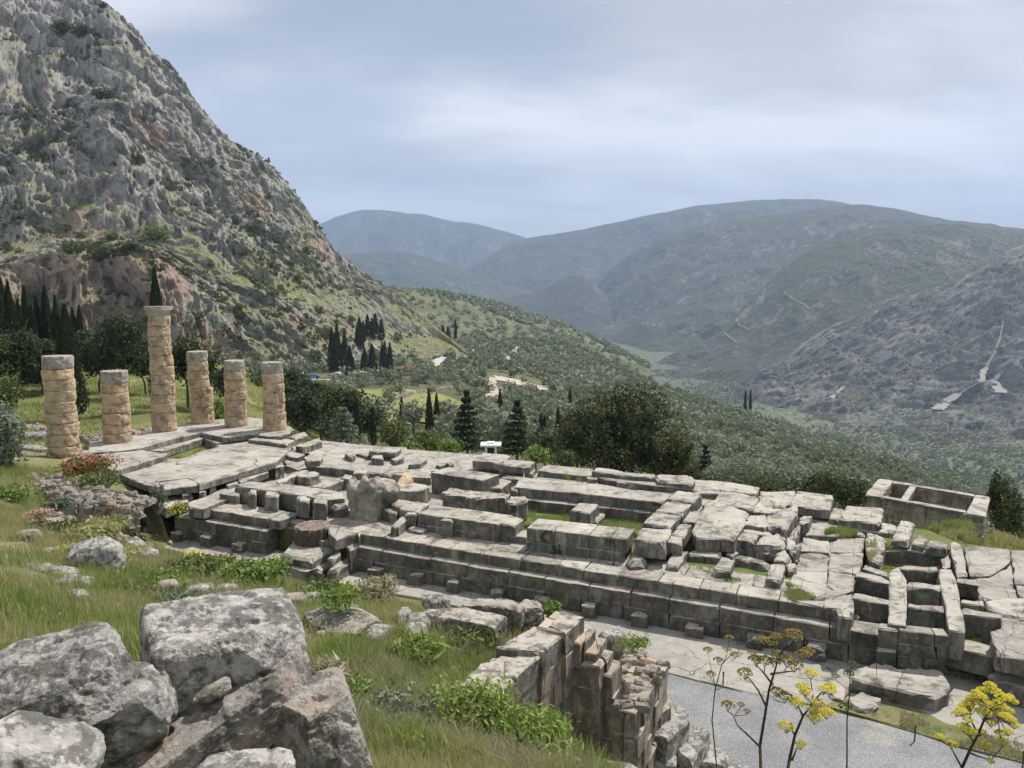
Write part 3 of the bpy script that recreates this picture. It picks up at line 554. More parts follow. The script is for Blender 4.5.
# near flank: plinth wall, ledge, upper course
m = MB(); masonry(m, ST(-1.6, -.45), ST(4.4, -.45), .9, -2.95, -2.3, 1, 1.5, 1); masonry(m, ST(-1.6, -.43), ST(4.4, -.43), .95, -2.3, -1.75, 1, 1.4, 2); part(m, 'plinth_wall', WS); m = MB(); masonry(m, ST(6.6, -.45), ST(31.0, -.45), .95, -2.95, -2.3, 1, 1.5, 3); masonry(m, ST(6.6, -.42), ST(31.0, -.42), .95, -2.3, -1.75, 1, 1.5, 4)
part(m, 'plinth_wall', WS)
m = MB(); masonry(m, ST(0, .0), ST(4.9, .0), 1.5, -1.75, -1.3, 1, 1.35, 5); masonry(m, ST(6.4, .0), ST(29.5, .0), 1.0, -1.75, -1.3, 1, 1.45, 6)
part(m, 'stylobate_course', TS)
m = MB(); pave(m, 6.4, 29.3, .98, 2.3, 17, 1, -1.295, -1.8, 7, dz=.006)
part(m, 'platform_paving', PS)
m = MB(); masonry(m, ST(4.1, .52), ST(6.9, .52), .3, -2.95, -1.76, 2, 1.0, 8); part(m, 'plinth_wall', WS)
# stones standing out of the plinth
foot = []
for cx_ in (194, 223, 254, 389, 428, 466, 508, 551, 598, 647, 700, 758, 818):
    yy = 535.7+(cx_-191)*(677-535.7)/(984-191); foot.append(toST(G(cx_, yy, -2.95))[0])
for i, s_ in enumerate(foot):
    m = MB(); w_ = .30+.03*math.sin(i*2.1); h_ = -2.42+.06*math.sin(i*1.7)
    m.prism([ST(s_-w_, -.85), ST(s_+w_, -.85-.03*math.cos(i)), ST(s_+w_, -.44), ST(s_-w_, -.44)], h_, -2.98, bev=.05, jit=.04, seg=.25, seed=i); part(m, 'projecting_block', WS)
# corner pieces by the drum base
fpart('corner_block', PS, Q('C4', [(470, 655), (590, 622), (600, 640), (640, 560), (420, 560), (430, 620)], -1.3), -1.3, -1.8, seg=.5)
fpart('corner_block', WS, Q('C4', [(530, 692), (596, 672), (606, 690), (548, 716)], -1.75), -1.76, -2.95, seg=.4)

BL = []    # (name, label, crop, zt, zb, pts, kwargs)  label None -> part of the foundation
def P_(name, k, zt, zb, pts, mat=None, **kw):
    m = MB(); kw.setdefault('jit', .04); m.prism(Q(k, pts, zt), zt, zb, seg=kw.pop('seg', .3), seed=int(abs(pts[0][0])+k.__hash__() % 7) if False else int(abs(pts[0][0])*3+pts[0][1]) % 997, **kw); return part(m, name, mat or TS)
def T_(label, k, zt, zb, pts, mat=None, name='stone_block', cat='stone block', group=None, **kw):
    q = Q(k, pts, zt); c = np.mean(q, 0); loc = (float(c[0]), float(c[1]), zb)
    m = MB(); m.prism(q, zt, zb, seg=kw.pop('seg', .2), bev=kw.pop('bev', .05), jit=kw.pop('jit', .05), seed=int(abs(pts[0][0])*3+pts[0][1]) % 997, **kw)
    o = m.build(name, mat or TS, loc=loc); tag(o, label, cat, group); return o
# ---- east end (columns)
P_('column_platform', 'C3', 0, -.34, [(-60, 182), (195, 160), (320, 125), (550, 68), (690, 96), (880, 72), (1000, 30), (1010, 8), (830, -15), (690, -8), (500, 10), (180, 85), (-60, 120)], PS, seg=.7)
P_('step', 'C3', -.35, -.8, [(190, 168), (548, 76), (700, 70), (930, 70), (955, 95), (740, 112), (640, 128), (570, 102), (340, 170)], PS)
P_('paving_slab', 'C3', -.12, -.45, [(-40, 235), (-40, 168), (195, 160), (372, 182), (362, 194), (95, 275), (0, 262)], PS)
P_('paving_slab', 'C3', -.45, -.8, [(85, 292), (60, 275), (100, 262), (372, 206), (430, 215), (640, 148), (620, 136), (740, 112), (900, 96), (1010, 118), (1060, 150), (1008, 192), (963, 232), (823, 272), (545, 352), (490, 318), (330, 332), (240, 350)], PS, seg=.6)
P_('paving_slab', 'C3', -.47, -.83, [(244, 352), (332, 336), (488, 322), (535, 344), (534, 360), (345, 380)], PS, seg=.3, jit=.05)
P_('pit_turf', 'C3', -.86, -1.6, [(300, 160), (560, 92), (680, 120), (430, 220), (360, 215)], MATS['turf'])
P_('footing', 'C3', -.9, -1.6, [(250, 360), (400, 320), (800, 260), (1060, 150), (900, 90), (600, 80), (-40, 170), (-40, 260), (100, 310)], WS, seg=.7)
for a in ([(440, 395), (505, 385), (512, 402), (450, 412)], [(535, 383), (578, 370), (585, 385), (545, 398)], [(590, 362), (630, 350), (640, 362), (600, 378)]): P_('footing_block', 'C3', -.85, -1.45, a, TS)
P_('paving_slab', 'C3', -1.12, -1.6, [(292, 402), (440, 420), (492, 440), (362, 486), (300, 450)], PS)
P_('paving_slab', 'C3', -1.1, -1.6, [(480, 452), (560, 428), (690, 368), (790, 402), (650, 455), (568, 490), (492, 478)], PS)
P_('step', 'C3', -1.5, -2.0, [(300, 300), (600, 320), (1100, 130), (1400, 130), (1400, 470), (700, 470), (300, 440)], PS, seg=.8)
T_('thin slab step beside the corner column, upper one', 'C4', -.2, -.45, [(-10, 105), (60, 90), (250, 108), (200, 134)])
T_('narrow slab stacked beyond the corner column plinth', 'C4', -.25, -.55, [(216, 88), (300, 62), (320, 80), (252, 106)])
T_('weathered long block lying just past the corner column steps', 'C4', -.6, -1.05, [(250, 142), (378, 96), (396, 116), (290, 152)], jit=.06)
T_('cracked slab overhanging the small gap right of the big east slab', 'C4', -.55, -.85, [(150, 180), (230, 168), (300, 190), (250, 205)], jit=.06)
T_('rounded block over the gap behind the small square pit', 'C4', -.65, -1.05, [(296, 205), (330, 188), (398, 200), (380, 222), (310, 225)], jit=.06)
T_('upright footing stone under the big east slab corner', 'C4', -.75, -1.5, [(130, 242), (180, 232), (186, 250), (140, 262)])
T_('long narrow beam below the big east slab', 'C3', -.85, -1.25, [(740, 322), (900, 272), (925, 282), (770, 340)])
T_('short stub of stone left of the long narrow beam', 'C3', -.9, -1.3, [(685, 345), (735, 325), (760, 340), (700, 362)])
# ---- far side, left
P_('paving_slab', 'C4', -1.05, -1.5, [(300, 165), (400, 112), (560, 130), (730, 145), (860, 150), (860, 200), (1000, 205), (1000, 260), (760, 300), (575, 276), (310, 250), (370, 232)], PS, seg=.7)
P_('paving_slab', 'C5', -1.07, -1.5, [(-200, 92), (60, 102), (400, 128), (640, 150), (640, 215), (450, 215), (225, 225), (225, 262), (130, 258), (0, 240), (-200, 235)], PS, seg=.7)
T_('large flat slab bridging a gap at the far edge, left', 'C4', -.5, -.82, [(650, 172), (692, 143), (832, 154), (800, 180)])
T_('square block standing in front of the far left bridging slab', 'C4', -.62, -1.1, [(665, 208), (672, 192), (728, 193), (735, 212)])
T_('low block at the left foot of the far left bridging slab', 'C4', -.7, -1.08, [(515, 185), (540, 170), (580, 175), (575, 196), (560, 202)])
T_('tilted stone wedged right of the far left bridging slab', 'C4', -.75, -1.08, [(770, 208), (835, 188), (850, 210), (795, 225)], tilt=(.1, 0))
T_('low long course stone under the far left bridging slab', 'C4', -.85, -1.1, [(580, 180), (650, 172), (700, 190), (640, 200)])
P_('cross_wall', 'C4', -1.0, -1.6, [(310, 250), (372, 236), (600, 258), (640, 268), (578, 278)], WS)
P_('cross_wall', 'C4', -.95, -1.6, [(330, 365), (400, 340), (545, 300), (565, 312), (405, 372)], TS)
P_('cross_wall', 'C4', -1.0, -1.6, [(140, 335), (300, 270), (320, 275), (160, 350)], TS)
T_('flat square block inside the small pit', 'C4', -.95, -1.5, [(250, 297), (270, 288), (360, 280), (392, 294), (330, 312), (265, 312)])
T_('square block at the corner of the small pit wall', 'C4', -.75, -1.15, [(565, 288), (580, 272), (652, 276), (636, 294)])
T_('flat block to the right of the small pit', 'C4', -.85, -1.15, [(500, 315), (520, 298), (565, 302), (545, 325)])
P_('cross_wall', 'C4', -.5, -1.35, [(-60, 366), (-90, 350), (0, 338), (160, 348), (330, 364), (520, 398), (516, 428), (430, 436), (300, 416), (160, 394), (0, 374)], TS, seg=.6)
for i, a in enumerate(([(-12, 402), (-8, 378), (34, 382), (34, 408)], [(78, 414), (92, 388), (162, 396), (152, 424)], [(248, 438), (262, 410), (332, 420), (322, 450)], [(343, 456), (356, 424), (427, 434), (418, 464)])):
    T_(('short upright block set against the left inner wall, leftmost of four', 'second upright block from the left against the left inner wall', 'third upright block against the left inner wall, left one of the close pair', 'upright block against the left inner wall, nearest the tall carved lump')[i], 'C4', -.53, -1.35, a, TS, name='upright_block', cat='upright block')
P_('cross_wall', 'C3', -.85, -1.5, [(655, 405), (740, 368), (775, 385), (765, 415)], TS)
T_('rounded block between the upright blocks and the tall carved lump', 'C4', -.75, -1.32, [(436, 462), (462, 444), (530, 448), (545, 472), (470, 478)], bev=.12)
T_('smooth slab lying behind the tall carved lump', 'C4', -.55, -1.1, [(675, 328), (700, 314), (802, 326), (790, 352), (700, 352)])
T_('squared block with a raised edge right of the tall carved lump', 'C4', -.75, -1.3, [(728, 492), (760, 462), (842, 490), (800, 512)])
T_('slanting block on the platform right of the tall carved lump', 'C4', -.85, -1.3, [(785, 585), (848, 518), (872, 522), (866, 545), (800, 590)])
T_('ochre block leaning on the rear walls', 'C5', -.6, -1.05, [(35, 290), (75, 242), (128, 256), (78, 308)], MATS['column_stone'], tilt=(0, .12))
T_('low block standing alone on the rear paving', 'C5', -.75, -1.1, [(100, 188), (140, 160), (205, 158), (165, 186)])
T_('small stone on the rear paving', 'C5', -.85, -1.1, [(245, 186), (300, 172), (330, 176), (275, 198)])
T_('small dark stone beside the tall masonry block row', 'C5', -.8, -1.1, [(310, 178), (345, 165), (358, 178), (325, 190)])
P_('cross_wall', 'C5', -.7, -1.5, [(20, 330), (60, 310), (130, 290), (222, 302), (182, 334), (100, 338)], TS, jit=.04)
P_('cross_wall', 'C5', -.75, -1.5, [(-80, 300), (-20, 270), (30, 275), (35, 315), (10, 335), (-80, 340)], TS, jit=.04)
T_('long flat slab raised at the far edge above the block row', 'C5', -.4, -.85, [(452, 166), (512, 124), (662, 138), (640, 160), (600, 180)])
T_('flat slab with a soft front edge at the far edge beside its longer neighbour', 'C5', -.42, -.82, [(598, 190), (645, 161), (796, 172), (770, 200), (740, 204)])
T_('left supporting stone under the soft-edged slab', 'C5', -.82, -1.1, [(598, 222), (625, 205), (735, 212), (730, 232)])
T_('right supporting stone under the soft-edged slab', 'C5', -.8, -1.1, [(738, 232), (770, 210), (803, 212), (780, 240)])
m = MB(); q = Q('C5', [(225, 232), (510, 278), (588, 238), (290, 198)], -.3)
masonry(m, q[0], q[1], .001+(Vector(q[0])-Vector(q[3])).length, -1.6, -.3, 2, 1.6, 21, proud=.01); part(m, 'cross_wall', WS)
P_('cross_wall', 'C5', -.85, -1.6, [(500, 312), (590, 262), (667, 276), (606, 322)], TS)
T_('small stones at the end of the tall block row', 'C5', -.95, -1.4, [(660, 325), (680, 305), (706, 318), (695, 335)])
T_('long rough conglomerate block with a pitted crumbling face', 'C5', -.65, -1.6, [(282, 345), (330, 320), (480, 332), (650, 352), (640, 378), (560, 372), (440, 372)], MATS['rough_conglomerate'], jit=.12, seg=.2, bev=.08)
T_('rough conglomerate block overhanging the grass court, with a broken end', 'C5', -.75, -1.7, [(640, 385), (655, 360), (758, 366), (752, 386), (696, 408), (645, 402)], MATS['rough_conglomerate'], jit=.1, seg=.2, bev=.08)
m = MB(); q = Q('C5', [(150, 458), (595, 520), (640, 470), (210, 408)], -.5)
masonry(m, q[0], q[1], (Vector(q[0])-Vector(q[3])).length, -1.45, -.5, 2, 1.3, 22, proud=.015); part(m, 'cross_wall', TS)
P_('cross_wall', 'C5', -.55, -1.4, [(-40, 385), (0, 372), (212, 404), (160, 452), (60, 436), (0, 400)], TS)
T_('chipped end block of the central inner wall', 'C5', -.5, -1.3, [(598, 512), (640, 470), (737, 482), (690, 524)], jit=.05)
T_('tall upright block set against the middle of the central inner wall', 'C5', -.52, -1.35, [(280, 488), (308, 466), (372, 476), (344, 496)], name='upright_block', cat='upright block')
T_('upright block at the left end of the central inner wall', 'C5', -.6, -1.35, [(78, 458), (100, 444), (162, 452), (136, 466)], name='upright_block', cat='upright block')
T_('rounded block beside the carved lump, in front of the central wall', 'C5', -.8, -1.32, [(-5, 422), (10, 398), (60, 402), (68, 432), (22, 446)], bev=.1)
T_('slanting slab left of the central inner wall', 'C5', -.85, -1.32, [(5, 522), (60, 470), (98, 468), (100, 486), (48, 530)], tilt=(.12, 0))
T_('thin slab lying on the platform before the central inner wall', 'C5', -1.14, -1.32, [(88, 542), (120, 525), (206, 540), (190, 560)])
P_('cross_wall', 'C5', -1.0, -1.6, [(585, 572), (640, 535), (752, 552), (752, 592)], PS)
# ---- the grass court and its walls
fpart('court_turf', MATS['turf'], Q('C6', [(-30, 330), (330, 330), (720, 400), (680, 520), (0, 470)], -1.9), -1.9, -2.3, seg=.8, jit=.05)
m = MB(); q = Q('C6', [(-30, 258), (320, 292), (780, 344), (826, 300), (380, 240), (0, 205)], -.85)
m.prism(q, -.85, -1.35, seg=.6, bev=.03, jit=.02); part(m, 'cross_wall', PS)
m = MB(); q = Q('C6', [(-30, 270), (780, 352)], -.85); masonry(m, q[0], q[1], 1.2, -1.95, -1.36, 1, 1.2, 24); part(m, 'cross_wall', WS)
P_('cross_wall', 'C6', -.6, -.95, [(92, 170), (140, 135), (402, 160), (392, 198), (235, 184)], TS)
T_('long thin lintel slab carried on short stones at the far edge', 'C6', -.3, -.6, [(395, 170), (420, 150), (560, 165), (570, 175), (745, 190), (742, 206), (560, 190)])
T_('rough-edged slab ending the row of raised far slabs', 'C6', -.3, -.68, [(742, 200), (762, 186), (940, 196), (960, 215), (945, 238), (760, 222)], jit=.07, bev=.09)
for i, a in enumerate(([(365, 212), (372, 196), (424, 198), (420, 214)], [(530, 232), (545, 212), (600, 218), (595, 236)], [(715, 250), (728, 236), (776, 240), (774, 256)])):
    T_(('cube-like support under the left end of the lintel slab', 'cube-like support stone before the middle of the lintel slab', 'cube-like support under the joint of lintel and rough-edged slab')[i], 'C6', -.6, -.86, a, bev=.03)
P_('cross_wall', 'C6', -.55, -.9, [(425, 205), (520, 205), (900, 245), (880, 262), (600, 235)], WS)
T_('flat-topped square block alone on the court grass', 'C6', -1.05, -1.92, [(275, 385), (325, 342), (436, 350), (386, 402)])
T_('low slab on the grass against the square block', 'C6', -1.62, -1.92, [(392, 436), (440, 395), (472, 402), (425, 452)])
m = MB(); q = Q('C6', [(35, 482), (590, 546), (640, 488), (110, 430)], -.32)
masonry(m, q[0], q[1], (Vector(q[0])-Vector(q[3])).length, -1.45, -.32, 2, 1.25, 26, proud=.02); part(m, 'cross_wall', TS)
T_('boulder-like lump at the foot of the middle wall end', 'C6', -.95, -1.35, [(583, 640), (600, 605), (680, 610), (702, 640), (690, 665), (600, 668)], WS, bev=.2, jit=.06, seg=.2)
bb = [([(800, 322), (862, 276), (1000, 290), (948, 340)], 'big squared block in the diagonal row, farthest one'), ([(742, 390), (808, 330), (944, 350), (888, 412)], 'big squared block in the diagonal row, second farthest, with two sockets'), ([(670, 458), (735, 394), (886, 415), (816, 480)], 'big squared block in the diagonal row, third farthest'), ([(625, 545), (664, 482), (832, 488), (798, 566)], 'big squared block at the near end of the diagonal row')]
for a, lb in bb: T_(lb, 'C6', -.3, -.98 if a[0][0] < 700 else -1.0, a, bev=.06, jit=.05)
P_('cross_wall', 'C6', -.98, -1.7, [(640, 590), (690, 500), (800, 420), (870, 350), (1010, 345), (960, 440), (830, 580)], WS)
rb = [([(890, 442), (930, 386), (1002, 390), (956, 456)], 'narrow block beside the diagonal row, farthest of three'), ([(830, 515), (880, 452), (942, 460), (900, 530)], 'narrow block beside the diagonal row, middle of three'), ([(798, 556), (822, 526), (896, 535), (890, 568)], 'narrow block beside the diagonal row, nearest of three')]
for a, lb in rb: T_(lb, 'C6', -.5, -1.0, a)
T_('tilted small block lying on the platform edge before the diagonal row', 'C7', -1.02, -1.32, [(138, 568), (186, 506), (265, 508), (208, 578)], tilt=(0, .06))
# ---- tumbled blocks in the middle right
P_('paving_slab', 'C7', -1.1, -1.6, [(298, 108), (460, 116), (656, 150), (640, 188), (430, 165), (300, 140)], PS)
T_('thin slab behind the far end of the diagonal row', 'C7', -.85, -1.1, [(215, 152), (240, 140), (360, 146), (446, 165), (430, 182), (330, 180)])
T_('long tapering slab sloping across the far right middle', 'C7', -.55, -1.1, [(402, 228), (440, 166), (540, 178), (652, 202), (622, 272), (520, 250)])
T_('dark block down in the gap by the far slabs', 'C7', -.9, -1.3, [(298, 238), (322, 206), (388, 226), (370, 248)])
T_('largest tilted slab in the middle of the tumbled blocks', 'C7', -.42, -1.05, [(285, 378), (350, 262), (402, 228), (602, 292), (575, 350), (520, 425), (310, 422)], tilt=(.0, .03), jit=.05)
T_('slab with a scalloped edge right of the largest tilted slab', 'C7', -.5, -.95, [(570, 348), (600, 306), (690, 298), (702, 352), (690, 372), (620, 360)], jit=.07)
T_('thick upturned slab with a raised right end', 'C7', -.4, -.95, [(694, 300), (860, 262), (866, 300), (800, 375), (770, 350), (702, 352)], tilt=(.12, .05), jit=.05)
T_('broken flat slab behind the thick upturned slab', 'C7', -.65, -1.1, [(605, 280), (650, 215), (692, 190), (742, 262), (800, 270), (700, 298)], jit=.06)
T_('pale broad slab at the far edge among the tumbled blocks', 'C7', -.9, -1.3, [(650, 200), (676, 176), (850, 168), (832, 215), (795, 265), (745, 258)], jit=.05)
T_('squared block with a broken corner below the scalloped slab', 'C7', -.68, -1.3, [(518, 438), (545, 396), (656, 406), (636, 444)])
T_('jagged split boulder block in the tumbled middle', 'C7', -.66, -1.3, [(636, 458), (668, 416), (740, 404), (802, 448), (792, 474), (700, 470)], jit=.1, seg=.2, bev=.1)
T_('thin strip of stone wedged above the squared block', 'C7', -.7, -1.0, [(552, 396), (560, 380), (730, 394), (722, 412)])
T_('small upright stone right of the jagged block', 'C7', -.8, -1.3, [(740, 420), (745, 402), (800, 408), (800, 440)])
T_('tilted block standing at the edge of the western paving', 'C7', -.85, -1.35, [(800, 480), (802, 425), (846, 412), (862, 480), (820, 496)])
T_('pointed small block leaning at the top of the paving', 'C8', -.8, -1.3, [(395, 300), (428, 242), (442, 252), (438, 290), (408, 330)])
T_('rough block between the far slabs and the western paving', 'C8', -.8, -1.3, [(428, 232), (446, 196), (508, 198), (490, 236), (455, 242)])
T_('small block tucked below the pointed one', 'C8', -.9, -1.3, [(368, 380), (434, 348), (442, 370), (402, 402)])
P_('cross_wall', 'C7', -1.05, -1.6, [(264, 500), (340, 488), (450, 508), (452, 520), (440, 536), (268, 524)], TS)
P_('cross_wall', 'C7', -1.05, -1.6, [(520, 538), (545, 522), (720, 556), (704, 582)], TS)
T_('long beam block lying across the platform, left of two', 'C7', -1.0, -1.33, [(398, 602), (448, 530), (518, 538), (500, 614)])
T_('long beam block lying across the platform, right of two', 'C7', -1.0, -1.33, [(692, 654), (715, 570), (798, 574), (772, 668)])
T_('flat five-sided stone near the western paving corner', 'C7', -.85, -1.08, [(732, 545), (750, 500), (800, 495), (832, 530), (812, 552)])
T_('small flat stone between two grassy gaps', 'C7', -1.1, -1.35, [(472, 510), (500, 470), (548, 498), (520, 532)])
T_('end block beside the right beam block', 'C7', -1.03, -1.33, [(800, 582), (815, 562), (858, 566), (862, 600), (815, 604)])
fpart('gap_turf', MATS['turf'], Q('C7', [(255, 470), (500, 450), (740, 490), (700, 540), (300, 520)], -1.3), -1.32, -2.0, seg=.5)
fpart('gap_turf', MATS['turf'], Q('C7', [(230, 560), (850, 640), (870, 740), (760, 740), (500, 660), (240, 600)], -1.4), -1.31, -2.0, seg=.5)
# ---- western paving
s0, t0 = toST(Q('C8', [(370, 610)], -1.25)[0]); s1, t1 = toST(Q('C8', [(790, 400)], -1.25)[0])
m = MB(); r_ = random.Random(9)
pv_rows = [[(372, 605), (410, 500), (590, 500), (585, 600), (560, 668)], [(560, 668), (588, 598), (592, 505), (740, 520), (732, 610), (600, 650)], [(412, 495), (440, 390), (600, 400), (592, 500)], [(600, 400), (782, 402), (780, 490), (738, 515), (594, 500)], [(442, 385), (455, 315), (605, 335), (600, 395)], [(608, 335), (645, 315), (798, 312), (782, 396), (602, 394)], [(470, 305), (498, 238), (620, 240), (660, 262), (800, 290), (800, 306), (640, 310)], [(372, 610), (556, 670), (600, 655), (730, 616), (724, 728), (668, 700), (562, 690), (386, 655)]]
for i, a in enumerate(pv_rows): m.prism(Q('C8', a, -1.25), -1.26+.03*math.sin(i*2.3), -1.7, seg=.35, bev=.03, jit=.045, seed=i)
part(m, 'paving_slab', PS)
fpart('stylobate_end', WS, Q('C8', [(562, 700), (572, 650), (672, 660), (668, 708)], -1.28), -1.28, -1.75, seg=.4)
T_('broad far slab with a deep shadowed edge over dark shrubs', 'C8', -.7, -1.15, [(382, 134), (422, 62), (520, 70), (624, 86), (602, 164), (545, 160)])
T_('flat cracked slab left of the broad far slab', 'C8', -.85, -1.25, [(300, 152), (240, 110), (220, 66), (412, 60), (402, 108), (376, 134)])
T_('overhanging far slab with a long smooth top', 'C8', -.85, -1.25, [(650, 218), (692, 140), (896, 152), (880, 238), (760, 226)])
T_('joining slab between the two big far slabs', 'C8', -.95, -1.3, [(598, 208), (620, 152), (692, 162), (652, 218)])
T_('thin strip of stone under the overhanging far slab', 'C8', -1.1, -1.3, [(648, 240), (660, 228), (746, 234), (740, 250)])
P_('cross_wall', 'C8', -1.25, -1.9, [(370, 180), (600, 170), (900, 245), (880, 290), (640, 260), (400, 200)], WS)
T_('short overhanging block left of its split neighbour by the grassy pit', 'D1', -.95, -1.2, [(212, 392), (230, 345), (312, 360), (298, 400)])
T_('split overhanging block above the grassy pit', 'D1', -1.0, -1.3, [(280, 432), (330, 330), (412, 342), (382, 442)])
T_('low block on the far rim of the grassy pit, left of two', 'D1', -1.2, -1.55, [(392, 455), (430, 408), (480, 432), (462, 470)])
T_('low dark-fronted block on the far rim of the grassy pit, right of two', 'D1', -1.15, -1.55, [(468, 470), (500, 432), (600, 455), (585, 482)])
P_('rough_wall', 'D1', -1.1, -2.0, [(142, 402), (190, 398), (252, 432), (240, 520), (228, 570), (170, 545), (150, 500)], MATS['rough_conglomerate'], jit=.1, seg=.25)
P_('cross_wall', 'D1', -1.2, -2.0, [(75, 632), (100, 606), (275, 652), (272, 682)], WS)
P_('cross_wall', 'D1', -1.3, -2.0, [(120, 598), (140, 575), (272, 618), (268, 645)], PS)
P_('cross_wall', 'D1', -1.5, -2.1, [(250, 500), (330, 470), (470, 480), (600, 480), (560, 520), (380, 500)], WS)
P_('cross_wall', 'D1', -1.25, -2.0, [(560, 560), (555, 520), (600, 520), (612, 590), (580, 600)], WS, jit=.06)
# lattice of beams
P_('lattice_beam', 'D2', -1.17, -2.1, [(250, 110), (256, 45), (300, 38), (342, 100), (344, 220), (338, 335), (244, 322), (250, 200)], PS, seg=.45, jit=.022)
P_('lattice_beam', 'D2', -1.15, -2.1, [(500, 68), (512, 45), (570, 48), (600, 110), (622, 240), (645, 358), (632, 370), (555, 358), (538, 240), (515, 130)], PS, seg=.45, jit=.022)
P_('lattice_beam', 'D2', -1.2, -2.1, [(280, 36), (350, 28), (500, 35), (502, 56), (345, 50)], TS)
P_('lattice_beam', 'D2', -1.2, -2.1, [(338, 128), (350, 110), (518, 128), (520, 154), (345, 138)], TS)
P_('lattice_beam', 'D2', -1.2, -2.1, [(342, 242), (346, 218), (532, 236), (534, 264)], TS)
P_('lattice_beam', 'D2', -1.2, -2.1, [(66, 196), (70, 164), (252, 205), (252, 226)], TS)
P_('lattice_beam', 'D2', -1.22, -2.1, [(620, 252), (640, 244), (826, 284), (826, 302), (636, 276)], TS)
P_('lattice_beam', 'D2', -1.22, -2.1, [(618, 222), (620, 200), (732, 205), (742, 238)], TS)
P_('paving_slab', 'D2', -1.28, -2.1, [(-30, 225), (-20, 160), (68, 190), (70, 262), (60, 300), (-10, 290)], PS)
m = MB(); q = Q('D2', [(300, 362), (556, 388), (555, 352), (300, 334)], -1.28); masonry(m, q[0], q[1], .5, -2.5, -1.28, 3, 1.1, 31); part(m, 'rim_wall', WS)
m = MB(); q = Q('D2', [(556, 440), (790, 496), (790, 455), (560, 430)], -1.8); masonry(m, q[0], q[1], .9, -2.5, -1.8, 1, 1.7, 32); part(m, 'rim_wall', WS)
m = MB(); q = Q('D2', [(290, 480), (760, 560), (760, 530), (300, 450)], -2.45); masonry(m, q[0], q[1], .7, -2.98, -2.5, 2, .5, 33, proud=.06); part(m, 'rubble_course', MATS['rough_conglomerate'])
P_('rim_block', 'D2', -1.3, -2.4, [(200, 350), (202, 320), (300, 327), (298, 362)], WS)
P_('projecting_block', 'D2', -1.95, -2.95, [(184, 458), (204, 422), (292, 430), (290, 470)], WS, bev=.05)
T_('small pale stone standing in the dark left pit', 'D2', -1.7, -2.1, [(72, 290), (80, 272), (100, 274), (98, 294)])
# far right paving
m = MB()
for i, (k, a) in enumerate([('D1', [(602, 470), (612, 440), (662, 465), (690, 560), (702, 640), (640, 640), (622, 560)]), ('D1', [(680, 468), (930, 492), (940, 560), (820, 640), (716, 640), (690, 540)]), ('D1', [(934, 492), (1120, 500), (1150, 700), (960, 680), (942, 560)]),
      ('D1', [(640, 646), (716, 646), (820, 644), (938, 568), (958, 690), (990, 800), (760, 750), (756, 690), (640, 665)]), ('D1', [(962, 688), (1150, 708), (1180, 860), (1000, 830), (985, 760)])]): m.prism(Q(k, a, -1.22), -1.22+.02*math.sin(i*2), -1.75, seg=.4, bev=.03, jit=.03, seed=i)
for i, a in enumerate([[(712, 180), (712, 120), (760, 130), (860, 190), (740, 204), (730, 202)], [(745, 240), (742, 210), (862, 195), (1100, 200), (1100, 330), (828, 282)], [(828, 290), (1100, 338), (1100, 510), (942, 512), (800, 482), (772, 366), (826, 352)]]): m.prism(Q('D2', a, -1.24), -1.24+.02*math.sin(i), -1.75, seg=.4, bev=.04, jit=.04, seed=i+9)
part(m, 'paving_slab', PS)
P_('footing', 'D2', -1.72, -2.4, [(800, 500), (775, 370), (840, 300), (720, 120), (640, 90), (660, -60), (1200, 40), (1200, 560)], WS, seg=.8)
T_('low flat slab at the right edge of the frame below the paving', 'D2', -2.2, -2.98, [(760, 585), (830, 545), (1000, 560), (1100, 600), (1100, 690), (960, 655), (800, 615)], PS, jit=.07)
T_('great detached slab with a broken rounded end on the lower pavement', 'D2', -2.4, -2.95, [(52, 606), (66, 560), (200, 520), (300, 545), (440, 548), (520, 566), (566, 640), (556, 672), (486, 702), (410, 690), (230, 650)], PS, jit=.06, bev=.06)
T_('broken paving stone below the great detached slab', 'D2', -2.7, -2.96, [(42, 712), (110, 672), (212, 708), (214, 738), (150, 770), (60, 752)], PS, jit=.06)
T_('flat paving stone at the gravel edge left of the broken one', 'D2', -2.72, -2.96, [(-60, 690), (-40, 610), (40, 650), (44, 668), (10, 712)], PS, jit=.05)
# ---- loose carved pieces
fpart('pedestal_step', TS, Q('D3', [(75, 205), (110, 160), (330, 160), (390, 190), (350, 225), (270, 245)], -2.45), -2.45, -2.95, seg=.4, jit=.05)
T_('chamfered square plinth carrying the dark fluted drum', 'D3', -2.02, -2.42, [(150, 158), (205, 98), (395, 88), (425, 130), (300, 190), (180, 172)], bev=.12, jit=.03, name='plinth', cat='plinth')
T_('broken slab tilted against the drum plinth, upper one', 'D3', -2.0, -2.5, [(372, 180), (430, 138), (440, 160), (400, 198)], tilt=(.1, 0), jit=.07)
T_('long broken stone sloping down beside the plinth', 'D3', -2.3, -2.95, [(368, 248), (400, 205), (478, 172), (486, 196), (420, 240)], jit=.08, bev=.1)
T_('narrow dark stone lying at the foot of the plinth', 'D3', -2.45, -2.95, [(300, 232), (330, 205), (385, 195), (375, 225), (340, 245)], jit=.08, bev=.1)

